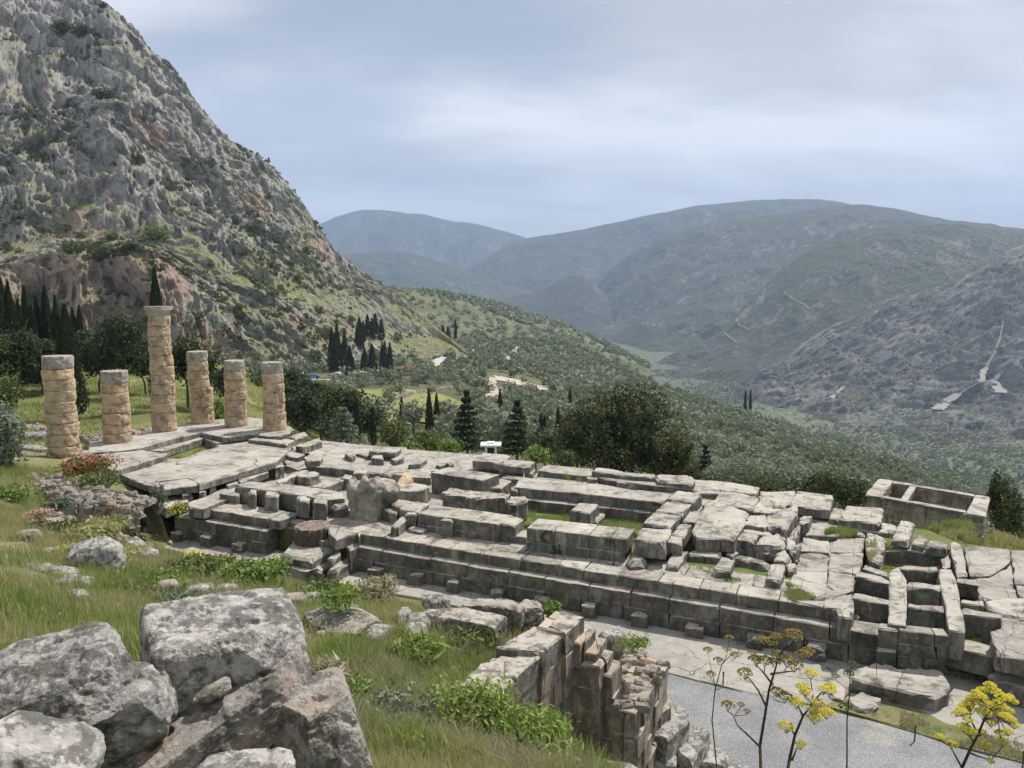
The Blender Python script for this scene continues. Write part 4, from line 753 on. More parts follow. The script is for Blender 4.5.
# ------------------------------------------------------------------ columns
def drum(r0, r1, h, seed, flutes=0, rough=.035, nseg=72, ecc=0):
    zs = np.concatenate([[0, .03, .09], np.linspace(.16, h-.16, 6), [h-.09, h-.03, h]]) if h > .4 else np.array([0, .03, .1, h-.1, h-.03, h])
    ed = np.array([min(z, h-z) for z in zs]); th = np.linspace(0, 2*math.pi, nseg, endpoint=False)
    TT, ZZ = np.meshgrid(th, zs); Rr = r0+(r1-r0)*ZZ/h-np.where(ed < .02, .035, np.where(ed < .05, .012, 0))[:, None]
    q = np.stack([np.cos(TT)*1.3, np.sin(TT)*1.3, ZZ*1.4+seed*3.7], -1)
    Rr = Rr+fbm(q*2, 4, seed)*rough*1.6-np.maximum(fbm(q*1.3, 3, seed+5)-.22, 0)*.5
    if flutes: Rr = Rr-(.5+.5*np.cos(TT*flutes))**.7*.075
    V = np.stack([np.cos(TT)*Rr, np.sin(TT)*Rr, ZZ+fbm(q, 2, seed+9)*.02], -1).reshape(-1, 3); m_ = len(zs)
    Fs = [(i*nseg+k, i*nseg+(k+1) % nseg, (i+1)*nseg+(k+1) % nseg, (i+1)*nseg+k) for i in range(m_-1) for k in range(nseg)]
    mb = MB(); mb.add(V, Fs+[tuple(range(nseg-1, -1, -1)), tuple((m_-1)*nseg+k for k in range(nseg))]); return mb
cols = [((64.5, 458.5), 355.5, .86, .80, [610, 570, 525, 485, 445, 405, 365, 325, 288, 240], 'leftmost short column of eight tan drums with a grey top', 1),
        ((118, 443.5), 370.5, .82, .77, [560, 525, 490, 450, 415, 375, 340, 295], 'second column from the left, shortest, with a chipped grey top drum', 1),
        ((165, 432), 315.5, .82, .68, [520, 450, 415, 385, 345, 310, 280, 240, 205, 170, 135, 95], 'tallest tan column still carrying part of its capital', 0),
        ((203, 424), 351, .80, .70, [490, 430, 395, 360, 330, 295, 262, 225], 'broken column at the platform corner whose upper drums sit shifted left', 1),
        ((237, 427), 360, .78, .70, [500, 460, 402, 370, 330, 298, 258], 'second column from the right, tan with a flat grey top', 1),
        ((275, 431), 362, .77, .70, [510, 445, 410, 375, 340, 305, 265], 'rightmost column, standing on a square base block at the end of the row', 1)]
for ci, ((bx, by), ty, ra, rb_, ys_, lab, cap) in enumerate(cols):
    x, y = G(bx, by, 0); y += ra*.85; x *= (y/(y-ra*.85)); dist = y
    c = empty('column', (x, y, 0)); tag(c, lab, 'column', 'standing columns of the ruined temple')
    top = D(bx, ty, dist)[2]-0.0; k = top/(ys_[0]-ys_[-1]); zb = 0.0 if ci != 5 else .0; off = 0
    for i in range(len(ys_)-1):
        h_ = (ys_[i]-ys_[i+1])*k; f0 = zb/top; r0 = ra+(rb_-ra)*f0; r1 = ra+(rb_-ra)*min(1, (zb+h_)/top)
        last = i == len(ys_)-2 and cap
        o = drum(r0, r1, h_-.015, ci*31+i, rough=.055).build('drum', MATS['column_grey' if last else 'column_stone'], c, smooth=False)
        rr_ = random.Random(ci*50+i); dx_ = (rr_.random()-.5)*.07; dy_ = (rr_.random()-.5)*.07
        if ci == 3 and i >= 3: dx_ -= .2
        o.location = (dx_, dy_, zb); o.rotation_euler = ((rr_.random()-.5)*.012, (rr_.random()-.5)*.012, rr_.random()*6); zb += h_
    if not cap:
        hc = D(bx, 306.5, dist)[2]-zb; hc = .62
        mb = MB(); prof = [(.66, 0), (.67, .08), (.72, .22), (.77, .34), (.79, .36), (.80, hc)]; ns_ = 48
        V = []
        for r_2, z_2 in prof:
            for q_ in range(ns_):
                a_ = 2*math.pi*q_/ns_; sq = 1.0 if z_2 < .35 else min(1/max(abs(math.cos(a_)), abs(math.sin(a_))), 1.12); rr2 = r_2*sq*(1+.04*float(vn(np.array([math.cos(a_)*2, math.sin(a_)*2, z_2*4]), 5))); V.append((rr2*math.cos(a_), rr2*math.sin(a_), z_2))
        mb.add(V, [(i*ns_+q_, i*ns_+(q_+1) % ns_, (i+1)*ns_+(q_+1) % ns_, (i+1)*ns_+q_) for i in range(len(prof)-1) for q_ in range(ns_)]+[tuple((len(prof)-1)*ns_+q_ for q_ in range(ns_))])
        o = mb.build('capital', MATS['column_grey'], c); o.location = (0, 0, zb); o.rotation_euler = (0, 0, R(-24.7))
T_('dark square base block under the rightmost column', 'C4', .0, -.3, [(45, 82), (62, 42), (215, 30), (244, 52), (175, 92)], WS, name='column_base', cat='base block')
T_('flat square base block under the leftmost column', 'C1', .0, -.25, [(90, 628), (120, 585), (255, 585), (268, 600), (150, 640)], WS, name='column_base', cat='base block')
# tall carved lump: two broken flute-like pieces side by side
T_L = empty('carved_block', (*G(366, 520, -1.3), -1.3)); tag(T_L, 'tall carved grey lump with two scooped tops standing on the platform', 'carved block')
def lump(name, cx, cy, rx, ry, h, seed, mat, rz=0):
    n_, m_ = 72, 34; th = np.linspace(0, 2*math.pi, n_, endpoint=False); t_ = np.linspace(0, 1, m_); TT, T2 = np.meshgrid(th, t_)
    sq = (np.abs(np.cos(TT))**3.2+np.abs(np.sin(TT))**3.2)**(-1/3.2); fl = 1+.2*np.clip((T2-.45)/.4, 0, 1)**1.5-.25*np.clip((T2-.9)/.1, 0, 1)-.05*np.sin(T2*7+TT*2)
    X_ = np.cos(TT)*rx*sq*fl; Y_ = np.sin(TT)*ry*sq*fl; Z_ = T2*h; q = np.stack([X_*1.5, Y_*1.5, Z_*1.5+seed], -1); d = fbm(q*1.6, 4, seed)*.07-np.maximum(ridg(q*.8, 2, seed+3)-.6, 0)*.2; X_ += np.cos(TT)*d; Y_ += np.sin(TT)*d
    Z_ = Z_+np.clip((T2-.8)/.2, 0, 1)*fbm(q*np.array([1.2, 1.2, 0]), 3, seed+9)*.4; V = np.stack([X_, Y_, Z_], -1).reshape(-1, 3); Fs = [(i*n_+k, i*n_+(k+1) % n_, (i+1)*n_+(k+1) % n_, (i+1)*n_+k) for i in range(m_-1) for k in range(n_)]
    c_ = len(V); top = V[-n_:].mean(0)-np.array([0, 0, .22]); V2 = list(map(tuple, V))+[tuple(V[-n_+k]*.5+top*.5) for k in range(n_)]+[tuple(top)]; b0 = (m_-1)*n_
    Fs += [(b0+k, b0+(k+1) % n_, c_+(k+1) % n_, c_+k) for k in range(n_)]+[(c_+k, c_+(k+1) % n_, c_+n_) for k in range(n_)]
    mb = MB(); mb.add(V2, Fs); o = mb.build(name, MATS[mat], T_L); o.location = (cx, cy, 0); o.rotation_euler = (0, 0, rz)
lump('left_piece', -.32, .45, .5, .55, 1.75, 4, 'column_grey', R(-24)); lump('middle_piece', .22, .25, .52, .5, 1.85, 8, 'column_grey', R(-30)); lump('right_piece', 1.0, .55, .36, .5, 1.45, 12, 'wall_stone', R(-35))
# fallen fluted drum on its plinth
x, y = G(311.5, 543, -2.0); o = drum(.84, .88, .78, 91, flutes=18, rough=.018, nseg=180).build('fluted_drum', MATS['drum_stone']); o.location = (x, y+.25, -2.02)
tag(o, 'dark brown fluted column drum with a pale crumbling top on a square plinth', 'column drum')
# ------------------------------------------------------------------ foreground rocks
def rock(name, mat, c, dims, rz=0, rx=0, ry=0, seed=0, n=64, p=5., cuts=7, amp=.06, fine=.012, cutd=.86):
    """a squared boulder: a rounded box, chipped by planes and roughened at three scales"""
    u = np.linspace(-1, 1, n); Vs = []; Fs = []; off = 0
    for ax in range(3):
        for sg in (-1, 1):
            A, B = np.meshgrid(u, u); W = np.full_like(A, sg); P = [None]*3; P[ax] = W; P[(ax+1) % 3] = A; P[(ax+2) % 3] = B
            Vs.append(np.stack(P, -1).reshape(-1, 3)); f = grid_faces(n, n); Fs.append((f if sg > 0 else f[:, ::-1])+off); off += n*n
    V = np.concatenate(Vs); V = V/(np.abs(V)**p).sum(1, keepdims=True)**(1/p); Fa = np.concatenate(Fs)
    rg = np.random.RandomState(seed)
    for k in range(cuts):
        d = rg.normal(size=3); d /= np.linalg.norm(d); lim = (np.abs(d).sum()*.5+.5)*cutd*(.86+.14*rg.rand()); e = V@d-lim; V = V-np.maximum(e, 0)[:, None]*d*.92
    V = V*np.array(dims)/2
    key = np.round(V*1e4).astype(np.int64); _, idx, inv = np.unique(key, axis=0, return_index=True, return_inverse=True); inv = inv.ravel(); V = V[idx]; Fa = inv[Fa]
    nrm = V/np.array(dims)**2; nrm /= np.linalg.norm(nrm, axis=1, keepdims=True)+1e-9; q = V+seed*3.3
    d = fbm(q*1.6, 3, seed)*amp+np.minimum(ridg(q*5, 4, seed+20, .6)-.1, .35)*amp*.42+fbm(q*19, 4, seed+30, .65)*fine-np.maximum(fbm(q*9, 3, seed+50)-.18, 0)*fine*7
    V = V+nrm*d[:, None]
    ok = (Fa[:, 0] != Fa[:, 1]) & (Fa[:, 1] != Fa[:, 2]) & (Fa[:, 2] != Fa[:, 3]) & (Fa[:, 3] != Fa[:, 0]); Fa = Fa[ok]
    o = mobj(name, V, Fa, MATS[mat], smooth=True); o.location = c; o.rotation_euler = (rx, ry, rz); return o
def rk(label, mat, px, py, y, dims, cat='boulder', name='boulder', dz=0, group=None, **kw):
    x, y_, z = D(px, py, y); return tag(rock(name, mat, (x, y_, z+dz), dims, **kw), label, cat, group)
rk('big rough pale grey boulder at the far left, resting on a darker rock', 'boulder_stone', 30, 702, 4.3, (1.08, .84, .52), rz=R(28), rx=R(-4), ry=R(-10), seed=3, n=170, p=4.6, amp=.08, fine=.016)
rk('large squared grey block with a broad flat top in the left foreground', 'boulder_stone', 224, 650, 5.2, (1.02, .84, .50), rz=R(30), rx=R(4), ry=R(3), seed=12, n=170, p=11, amp=.035, cuts=5, cutd=.93, fine=.014)
rk('dark rounded rock squeezed under the far left boulder', 'boulder_stone', 104, 716, 4.5, (.85, .7, .46), rz=R(20), ry=R(-18), seed=15, n=80, p=3.4, amp=.07)
rk('long orange and grey bedding block under the flat-topped block', 'boulder_warm', 203, 738, 4.75, (1.62, .6, .54), rz=R(46), ry=R(-16), seed=21, n=150, p=11, amp=.04, cutd=.93, fine=.014)
rk('upright grey block with orange streaks standing right of the long bedding block', 'boulder_warm', 322, 768, 5.0, (.58, .62, 1.15), rz=R(30), ry=R(-3), seed=27, n=150, p=10, amp=.045, cutd=.92, fine=.014)
rk('white-grey rock in the bottom left corner', 'boulder_stone', 28, 768, 3.4, (.62, .5, .34), rz=R(10), ry=R(18), seed=33, n=90, p=4, amp=.06)
rk('pale rock top just showing at the bottom edge', 'boulder_stone', 238, 786, 4.0, (.6, .4, .25), rz=R(5), seed=38, n=50, p=5)
rk('small flat orange wedge stone pinched beneath the flat-topped block', 'boulder_warm', 212, 691, 4.7, (.24, .16, .07), rz=R(20), ry=R(-18), seed=41, n=30, p=5, amp=.02, cat='stone', name='wedge_stone')
# rocks in the grass of the left slope
for lb, mt, px, py, y, dm, kw in [
    ('tall lichen-streaked boulder standing below the broken rubble walls', 'boulder_stone', 97, 568, 22.0, (1.5, 1.2, 1.5), dict(rz=.3, seed=51, p=4, amp=.12)),
    ('low whitish slab-like rock in the grass left of the tall boulder', 'boulder_stone', 47, 580, 20.5, (1.9, .7, .5), dict(rz=-.35, seed=52, p=4)),
    ('short whitish rock in the grass just below the tall boulder', 'boulder_stone', 76, 592, 19.5, (.95, .7, .5), dict(rz=-.3, seed=53, p=4)),
    ('small pale rock sunk in grass above the far left boulder', 'boulder_stone', 36, 611, 17.5, (.95, .7, .4), dict(rz=.4, seed=54, p=4)),
    ('pale rock half hidden by grass at the left edge', 'boulder_stone', 8, 551, 24, (1.1, .8, .6), dict(rz=.2, seed=55, p=4)),
    ('low stone right of the rock at the left edge', 'boulder_stone', 30, 550, 24.5, (.8, .6, .35), dict(rz=.2, seed=56, p=4)),
    ('rounded grey stone at the foot of the rubble wall end', 'boulder_stone', 144, 552, 31, (.75, .6, .55), dict(rz=.2, seed=57, p=3)),
    ('small grey stone below the rounded one by the rubble wall', 'boulder_stone', 153, 566, 29, (.45, .4, .35), dict(rz=.2, seed=58, p=3)),
    ('grey rounded rock behind the leftmost column base', 'boulder_stone', 34, 441, 50, (1.7, 1.2, .9), dict(rz=.4, seed=59, p=3.5)),
    ('pale flat stone row end in the meadow at the left edge', 'boulder_stone', 12, 436, 54, (1.6, 1.0, .5), dict(rz=.1, seed=60, p=4)),
    ('low grey block in front of the meadow left of the first column', 'boulder_stone', 30, 452, 45.5, (2.2, .9, .4), dict(rz=-.2, seed=61, p=6))]:
    rk(lb, mt, px, py, y, dm, n=40, dz=.14, **kw)
# rough slab with grass on it, right of the big block, and the low row beyond the lawn
for lb, px, py, z, dm, kw in [
    ('grass-tufted grey slab lying right of the flat-topped block', 340, 612, 2.05, (1.75, 1.2, .9), dict(rz=-.42, ry=.05, seed=71, p=7)),
    ('small worn block at the left end of the row beyond the lawn', 406, 611, 1.8, (.5, .9, .9), dict(rz=.25, seed=72, p=5)),
    ('broad flat rough block in the middle of the row beyond the lawn', 462, 612, 1.95, (2.0, 1.2, 1.0), dict(rz=-.3, seed=73, p=8)),
    ('light stone slab at the far side of the row beyond the lawn', 494, 600, 1.75, (1.6, .8, .9), dict(rz=-.3, seed=74, p=7)),
    ('end block of the row beyond the lawn, right of the light slab', 528, 604, 1.6, (.8, .8, 1.0), dict(rz=-.3, seed=75, p=6)),
    ('loose pale stone behind the ashlar wall top', 612, 631, .95, (.75, .6, .6), dict(rz=.3, seed=76, p=4)),
    ('small pale stone behind the row beyond the lawn', 436, 596, 1.2, (.8, .5, .3), dict(rz=.2, seed=78, p=5)),
    ('low rock between the slab and the row beyond the lawn', 384, 628, 1.65, (.9, .5, .3), dict(rz=.5, seed=79, p=4))]:
    x, y = G(px, py, z); tag(rock('rough_block', 'rough_conglomerate' if 'slab' in lb or 'broad' in lb else 'boulder_stone', (x, y, z-dm[2]/2), dm, n=56, amp=.05, **kw), lb, 'stone block')

# ------------------------------------------------------------------ ashlar wall of the terrace
AW = empty('ashlar_wall', (*G(550, 680, 1.9), -2.9)); AWL = AW.location.copy()
tag(AW, 'tall stepped ashlar wall in warm brown stone below the foreground lawn', 'wall')
def apart(mb, name, mat='ashlar_stone'):
    o = mb.build(name, MATS[mat], AW, loc=tuple(AWL)); o.location = (0, 0, 0); return o
def wall_seg(pa, pb, z, back, z0=-2.95, ch=.5, bl=.95, seed=0, name='wall_bay'):
    """wall bay whose face edge runs pa -> pb (pixels at height z); body lies to its left"""
    a, b = G(*pa, z), G(*pb, z); m = MB(); nc = max(1, int(round((z-z0)/ch))); masonry(m, a, b, back, z0, z, nc, bl, seed, gap=.008, proud=.025); return apart(m, name)
def d4(x, y): return (480+x/3.938, 600+y/3.938)
wall_seg(d4(95, 345), d4(143, 303), 1.9, .7, seed=1)
wall_seg(d4(143, 303), d4(246, 212), 1.9, .75, seed=2)
wall_seg(d4(246, 206), d4(336, 135), 2.02, .8, seed=3)
wall_seg(d4(336, 132), d4(413, 66), 2.12, .75, seed=4)
wall_seg(d4(400, 175), d4(457, 115), 1.75, .9, seed=5)
wall_seg(d4(455, 215), d4(498, 152), 1.5, .8, seed=6)
wall_seg(d4(470, 268), d4(523, 200), 1.3, .5, seed=7, bl=.8, name='pillar')
wall_seg(d4(524, 300), d4(571, 232), 1.05, .7, seed=8)
m = MB(); m.prism([G(*d4(*q_), 1.88) for q_ in [(0, 330), (0, 250), (50, 225), (93, 228), (96, 330), (40, 370)]], 1.9, 1.2, bev=.08, jit=.05, seg=.2); apart(m, 'top_block', 'rough_conglomerate')
for i, (a, z) in enumerate([([(268, 105), (318, 40), (412, 66), (336, 130)], 2.14), ([(60, 186), (210, 104), (335, 132), (246, 206)], 2.05), ([(96, 240), (180, 206), (246, 210), (143, 302), (96, 300)], 1.93), ([(410, 125), (425, 105), (457, 112), (412, 165)], 1.78), ([(455, 150), (470, 142), (498, 152), (460, 205)], 1.53), ([(466, 218), (486, 192), (522, 198), (500, 240)], 1.33)]):
    m = MB(); m.prism([G(*d4(*q_), z) for q_ in a], z, z-.5, bev=.03, jit=.03, seg=.2, seed=i); apart(m, 'top_block', 'rough_conglomerate')
m = MB(); m.prism([G(*q_, 2.1) for q_ in [(424, 716), (446, 690), (478, 664), (501, 657), (504, 688), (470, 706), (440, 730)]], 2.1, 1.0, bev=.08, jit=.06, seg=.2); apart(m, 'top_block', 'rough_conglomerate')
m = MB(); m.prism([G(508, 732, 2.45), G(545, 741, 2.42), G(588, 753, 2.4), G(632, 768, 2.35), G(690, 800, 2.3), G(640, 815, 2.3), G(560, 780, 2.4), G(500, 755, 2.45)], 2.42, -2.95, bev=.06, jit=.07, seg=.2)
o = m.build('coping', MATS['rough_conglomerate']); tag(o, 'pale rough coping of a nearer wall at the bottom edge below the ashlar wall', 'wall')
# second wall with a rubble top
SW = empty('rubble_topped_wall', (*G(650, 690, .2), -2.9)); SWL = SW.location.copy(); tag(SW, 'short thick wall with loose rubble on top beside the gravel path', 'wall')
def sw(mb, name, mat):
    o = mb.build(name, MATS[mat], SW, loc=tuple(SWL)); o.location = (0, 0, 0)
m = MB(); a, b = G(*d4(618, 440), .35), G(*d4(742, 232), .35); masonry(m, a, b, 1.1, -2.95, .3, 6, .7, 12, gap=.012, proud=.05); sw(m, 'masonry_face', 'ashlar_stone')
m = MB(); a2 = G(*d4(566, 440), .35); masonry(m, a2, a, .5, -2.95, .25, 6, .5, 13, gap=.012, proud=.05); sw(m, 'masonry_end', 'rubble_stone')
rr = random.Random(5)
m = MB(); A0 = Vector(a); B0 = Vector(b); e_ = (B0-A0).normalized(); n_ = Vector((-e_.y, e_.x)); Lw = (B0-A0).length
for i in range(46):
    u, v = rr.random()*Lw, rr.random()*1.15; s_ = .09+.12*rr.random(); c_ = A0+e_*u+n_*v; an = rr.random()*3
    m.prism([(c_.x+s_*math.cos(an+k*1.57)*(1+.4*(k % 2)), c_.y+s_*math.sin(an+k*1.57)) for k in range(4)], .34+.12*rr.random(), .2, bev=.04, jit=.03, seg=.15, seed=i)
sw(m, 'rubble_top', 'rubble_stone')
# stair-like blocks beside the gravel
for i, (a, z, zb, lb) in enumerate([([(690, 395), (740, 360), (755, 410), (700, 450)], -.75, -1.5, 'brown block jutting from the end of the rubble-topped wall'),
    ([(668, 512), (752, 405), (790, 410), (828, 432), (826, 470), (735, 548)], -1.15, -1.75, 'topmost pale block of the stair-like pile by the gravel'),
    ([(765, 590), (835, 485), (903, 508), (895, 545), (835, 640)], -1.7, -2.35, 'middle pale block of the stair-like pile by the gravel'),
    ([(665, 600), (740, 570), (780, 590), (770, 650), (680, 640)], -1.75, -2.9, 'left lower block under the stair-like pile'),
    ([(870, 640), (905, 555), (980, 592), (965, 660)], -2.1, -2.7, 'lower right block of the stair-like pile beside the gravel'),
    ([(960, 680), (985, 625), (1060, 650), (1030, 720)], -2.4, -2.9, 'lowest block at the foot of the stair-like pile'),
    ([(800, 700), (830, 650), (960, 690), (940, 760)], -2.4, -2.9, 'block at the bottom edge under the stair-like pile')]):
    q = [G(*d4(*p_), z) for p_ in a]; c_ = np.mean(q, 0); m = MB(); m.prism(q, z, zb, bev=.06, jit=.05, seg=.16, seed=i+40); tag(m.build('rough_block', MATS['boulder_stone' if i else 'ashlar_stone'], loc=(float(c_[0]), float(c_[1]), zb)), lb, 'stone block')
# ------------------------------------------------------------------ broken rubble walls on the left slope
def rubble_wall(label, line, wdt, zt, seed, nst):
    """line: points (px, py, z) along the crest; a core mass with stones bedded all over its face"""
    P = [Vector((*G(px, py, z), z)) for px, py, z in line]; r = random.Random(seed)
    root = empty('rubble_wall', (P[0].x, P[0].y, P[0].z-1)); RL = root.location.copy(); tag(root, label, 'wall')
    N_ = 70; ts = np.linspace(0, len(P)-1, N_); prof = np.linspace(0, 1, 26); V = []
    for t in ts:
        i = min(int(t), len(P)-2); f = t-i; p = P[i].lerp(P[i+1], f); d = (P[i+1]-P[i]); d.z = 0; d.normalize(); nn = Vector((d.y, -d.x, 0))
        g0 = min(gz(p.x+nn.x*wdt, p.y+nn.y*wdt), p.z-.5)-.4
        for s_ in prof:
            a = s_*math.pi; h = math.sin(a)**.35 if 0 < s_ < 1 else 0; V.append(p*1-Vector((0, 0, 0))+nn*(math.cos(a)*wdt*(1.15-.35*h))+Vector((0, 0, (g0-p.z)*(1-h))))
    V = np.array([tuple(v) for v in V]); V = V+np.stack([fbm(V*1.7, 3, seed), fbm(V*1.7, 3, seed+5), fbm(V*1.7, 3, seed+9)*.6], -1)*.28
    o = mobj('core', V-np.array(RL), grid_faces(N_, len(prof)), MATS['rubble_stone'], root, smooth=False)
    m = MB()
    for k in range(nst):
        v = V[r.randrange(len(V))]; s_ = .08+.16*r.random()**2; an = r.random()*3
        m.prism([(v[0]+s_*math.cos(an+q*1.26)*(.8+.5*r.random()), v[1]+s_*math.sin(an+q*1.26)) for q in range(5)], v[2]+s_*.8, v[2]-s_*.5, bev=s_*.35, jit=.03, seg=.3, seed=k)
    o = m.build('bedded_stones', MATS['rubble_stone'], root, loc=tuple(RL)); o.location = (0, 0, 0)
rubble_wall('crumbling rubble wall with red stones, its end facing the temple steps', [(18, 476, .7), (60, 483, .6), (100, 493, .55), (128, 497, .5), (150, 502, .3)], 1.1, 0, 5, 420)
rubble_wall('lower broken rubble wall edge on the grassy slope at left', [(40, 520, 1.3), (75, 530, 1.1), (105, 536, .8), (132, 556, .1), (142, 572, -.3)], .9, 0, 9, 330)
rubble_wall('low rubble wall behind the two leftmost columns', [(30, 424, -.3), (80, 438, -.3), (103, 433, -.3), (150, 428, -.4)], .8, 0, 14, 240)

# ------------------------------------------------------------------ treasury-like building without a roof
TB = empty('roofless_building', (*G(930, 500, -3), -6)); TBL = TB.location.copy(); tag(TB, 'small roofless stone building with plastered walls below the temple at right', 'building')
def tb(mb, name, mat='plaster_stone'):
    o = mb.build(name, MATS[mat], TB, loc=tuple(TBL)); o.location = (0, 0, 0); return o
zt = -3.0; A4 = [Vector(Q('D1', [p_], zt)[0]) for p_ in [(150, 188), (222, 104), (892, 216), (786, 304)]]   # near-left, far-left, far-right, near-right
ctr_ = sum(A4, Vector((0, 0)))/4; ax1 = (A4[3]-A4[0]).normalized(); ax2 = (A4[1]-A4[0]).normalized()
L1 = (A4[3]-A4[0]).length; L2 = (A4[1]-A4[0]).length
def tp(u, v): return tuple(A4[0]+ax1*u+ax2*v)
wt_ = .42
for nm, a, b, th in (('wall', (0, 0), (L1, 0), wt_), ('wall', (L1, 0), (L1, L2), .7), ('wall', (L1, L2), (0, L2), wt_), ('wall', (0, L2), (0, 0), .8)):
    m = MB(); masonry(m, tp(*a), tp(*b), th, -6.6, zt-.12, 9, .8, int(a[0]*7+b[1]*3), gap=.006, proud=.008); tb(m, nm)
for q in ([(-.12, -.12), (.85, -.12), (.8, L2+.12), (-.12, L2+.12)], [(L1-.85, -.12), (L1+.12, -.12), (L1+.12, L2+.12), (L1-.7, L2+.12)], [(.87, -.12), (L1-.87, -.12), (L1-.87, wt_+.02), (.87, wt_+.02)], [(.82, L2-wt_), (L1-.72, L2-wt_), (L1-.72, L2+.12), (.82, L2+.12)]):
    m = MB(); m.prism([tp(*p_) for p_ in q], zt, zt-.115, bev=.02, jit=.03, seg=.3, seed=int(q[1][0]*10)); tb(m, 'coping', 'temple_stone')
m = MB(); m.prism([tp(1.9, wt_), tp(2.3, wt_), tp(2.3, L2-wt_), tp(1.9, L2-wt_)], zt-.02, zt-.35, bev=.02, jit=.02, seg=.4); tb(m, 'cross_beam', 'temple_stone')
m = MB(); m.prism([tp(.1, .1), tp(L1-.1, .1), tp(L1-.1, L2-.1), tp(.1, L2-.1)], -5.2, -6.4, seg=1); tb(m, 'floor', 'wall_stone')

# ------------------------------------------------------------------ posts, cars, huts, roads
for px, py, lb in [(723, 686, 'thin dark metal stake at the gravel edge, left one of three'), (914.5, 741, 'thin metal stake at the gravel edge behind the yellow flowers'), (1022.5, 768, 'dark stake at the bottom right corner')]:
    x, y = G(px, py, -2.9); t = empty('rope_post', (x, y, -2.92)); tag(t, lb, 'post', 'stakes along the gravel path')
    m = MB(); m.tube([(0, 0, 0), (0, 0, .5)], .022, 8); m.build('shaft', MATS['dark_post'], t)
    m = MB(); m.tube([(0, 0, .44), (0, 0, .475)], .036, 8); m.build('eyelet', MATS['dark_post'], t)
def hz(x, y):
    j = int(round((512+F*x/(y*cp+9.6*sp)+300)/2.5)); j = max(0, min(HL.shape[1]-1, j)); return float(np.interp(y, HL[:, j, 1], HL[:, j, 2]))
def ribbon(name, A, pts, wd, mat, lift=.25, parent=None):
    P = [Vector(on(A, *p_)) for p_ in pts]; fine = []
    for i in range(len(P)-1):
        for k in range(6): fine.append(P[i].lerp(P[i+1], k/6))
    fine.append(P[-1]); V = []
    for i, p in enumerate(fine):
        d = fine[min(i+1, len(fine)-1)]-fine[max(i-1, 0)]; d.z = 0; d.normalize(); nn = Vector((d.y, -d.x, 0)); w_ = wd[min(i//6, len(wd)-1)] if hasattr(wd, '__len__') else wd
        w_ *= 1+.35*float(vn(np.array([i*.7, 3.3, len(name)*1.]), 4)); jj = nn*w_*.25*float(vn(np.array([i*.9, 7.3, 1.]), 6)); p = p+jj; V += [tuple(p+nn*w_/2+Vector((0, 0, lift))), tuple(p+nn*w_/2*0+Vector((0, 0, lift+.1))), tuple(p-nn*w_/2+Vector((0, 0, lift)))]
    V = np.array(V)
    if A is HL:
        L_ = V[0::3]; Rr = V[2::3]; W = np.array([L_+(Rr-L_)*k/8 for k in range(9)]).transpose(1, 0, 2).copy()
        for i in range(W.shape[0]):
            for j in range(9): W[i, j, 2] = hz(W[i, j, 0], W[i, j, 1])+lift
        o = mobj(name, W.reshape(-1, 3), grid_faces(len(fine), 9), MATS[mat]); tag(o, kind='structure'); return o
    o = mobj(name, np.array(V), grid_faces(len(fine), 3), MATS[mat]); tag(o, kind='structure'); return o
flat_mat('track_earth', (.36, .32, .25), .9); flat_mat('pale_earth', (.42, .36, .29), .9)
ribbon('road', HL, [(452, 343), (447, 352), (440, 361), (432, 366), (424, 371)], [6, 7, 6, 5], 'asphalt', .8)
ribbon('road', HL, [(424, 371), (408, 373), (385, 376), (350, 379), (310, 381), (280, 383)], 5, 'asphalt', .6)
ribbon('track', HL, [(472, 350), (462, 356), (456, 360)], 5, 'track_earth', .6)
ribbon('track', HL, [(521, 346), (515, 352), (508, 361)], 5, 'track_earth', .6)
ribbon('track', HL, [(492, 378), (492, 385), (494, 393), (490, 400)], 4, 'track_earth', .5)
ribbon('track', HL, [(478, 393), (481, 402), (486, 412)], 4, 'track_earth', .4)
ribbon('clearing', HL, [(494, 378), (508, 380), (520, 385), (532, 389), (540, 391)], [10, 18, 20, 18, 9], 'pale_earth', .5)
ribbon('track', HL, [(746, 416), (750, 424), (744, 432)], [7, 7], 'track_earth', .6)
ribbon('track', HL, [(724, 443), (728, 452), (726, 462)], 3, 'track_earth', .4)
ribbon('track', HL, [(700, 424), (708, 418), (716, 417)], 3, 'track_earth', .4)
ribbon('track', HL, [(792, 424), (793, 433), (789, 438)], 4, 'track_earth', .4)
ribbon('terrace_turf', HL, [(352, 406), (380, 402), (410, 398), (440, 399), (462, 403)], [16, 30, 30, 26, 16], 'meadow', .3)
ribbon('terrace_turf', HL, [(350, 424), (385, 416), (420, 411), (455, 414)], [14, 24, 26, 18], 'meadow', .3)
for k, pts in enumerate(([(392, 401), (410, 396), (432, 392), (452, 389)], [(400, 422), (418, 418), (436, 413), (462, 411)])):
    P = [Vector(on(HL, *p_)) for p_ in pts]; m = MB(); r = random.Random(k)
    for a, b in zip(P[:-1], P[1:]):
        n = max(2, int((b-a).length/1.1)); d = (b-a).normalized(); nn = Vector((-d.y, d.x, 0)); nn.normalize()
        for i in range(n):
            c = a.lerp(b, i/n); e = Vector((d.x, d.y, 0)).normalized()*.62*(.7+.4*r.random()); w_ = nn*.5
            m.prism([tuple((c-e-w_)[:2]), tuple((c+e-w_)[:2]), tuple((c+e+w_)[:2]), tuple((c-e+w_)[:2])], c.z+.8+.5*r.random(), c.z-.8, bev=.15, jit=.15, seg=.6, seed=i)
    tag(m.build('terrace_wall', MATS['rubble_stone']), ('upper low stone terrace wall crossing the green clearing in the valley', 'lower low stone terrace wall crossing the green clearing in the valley')[k], 'wall')
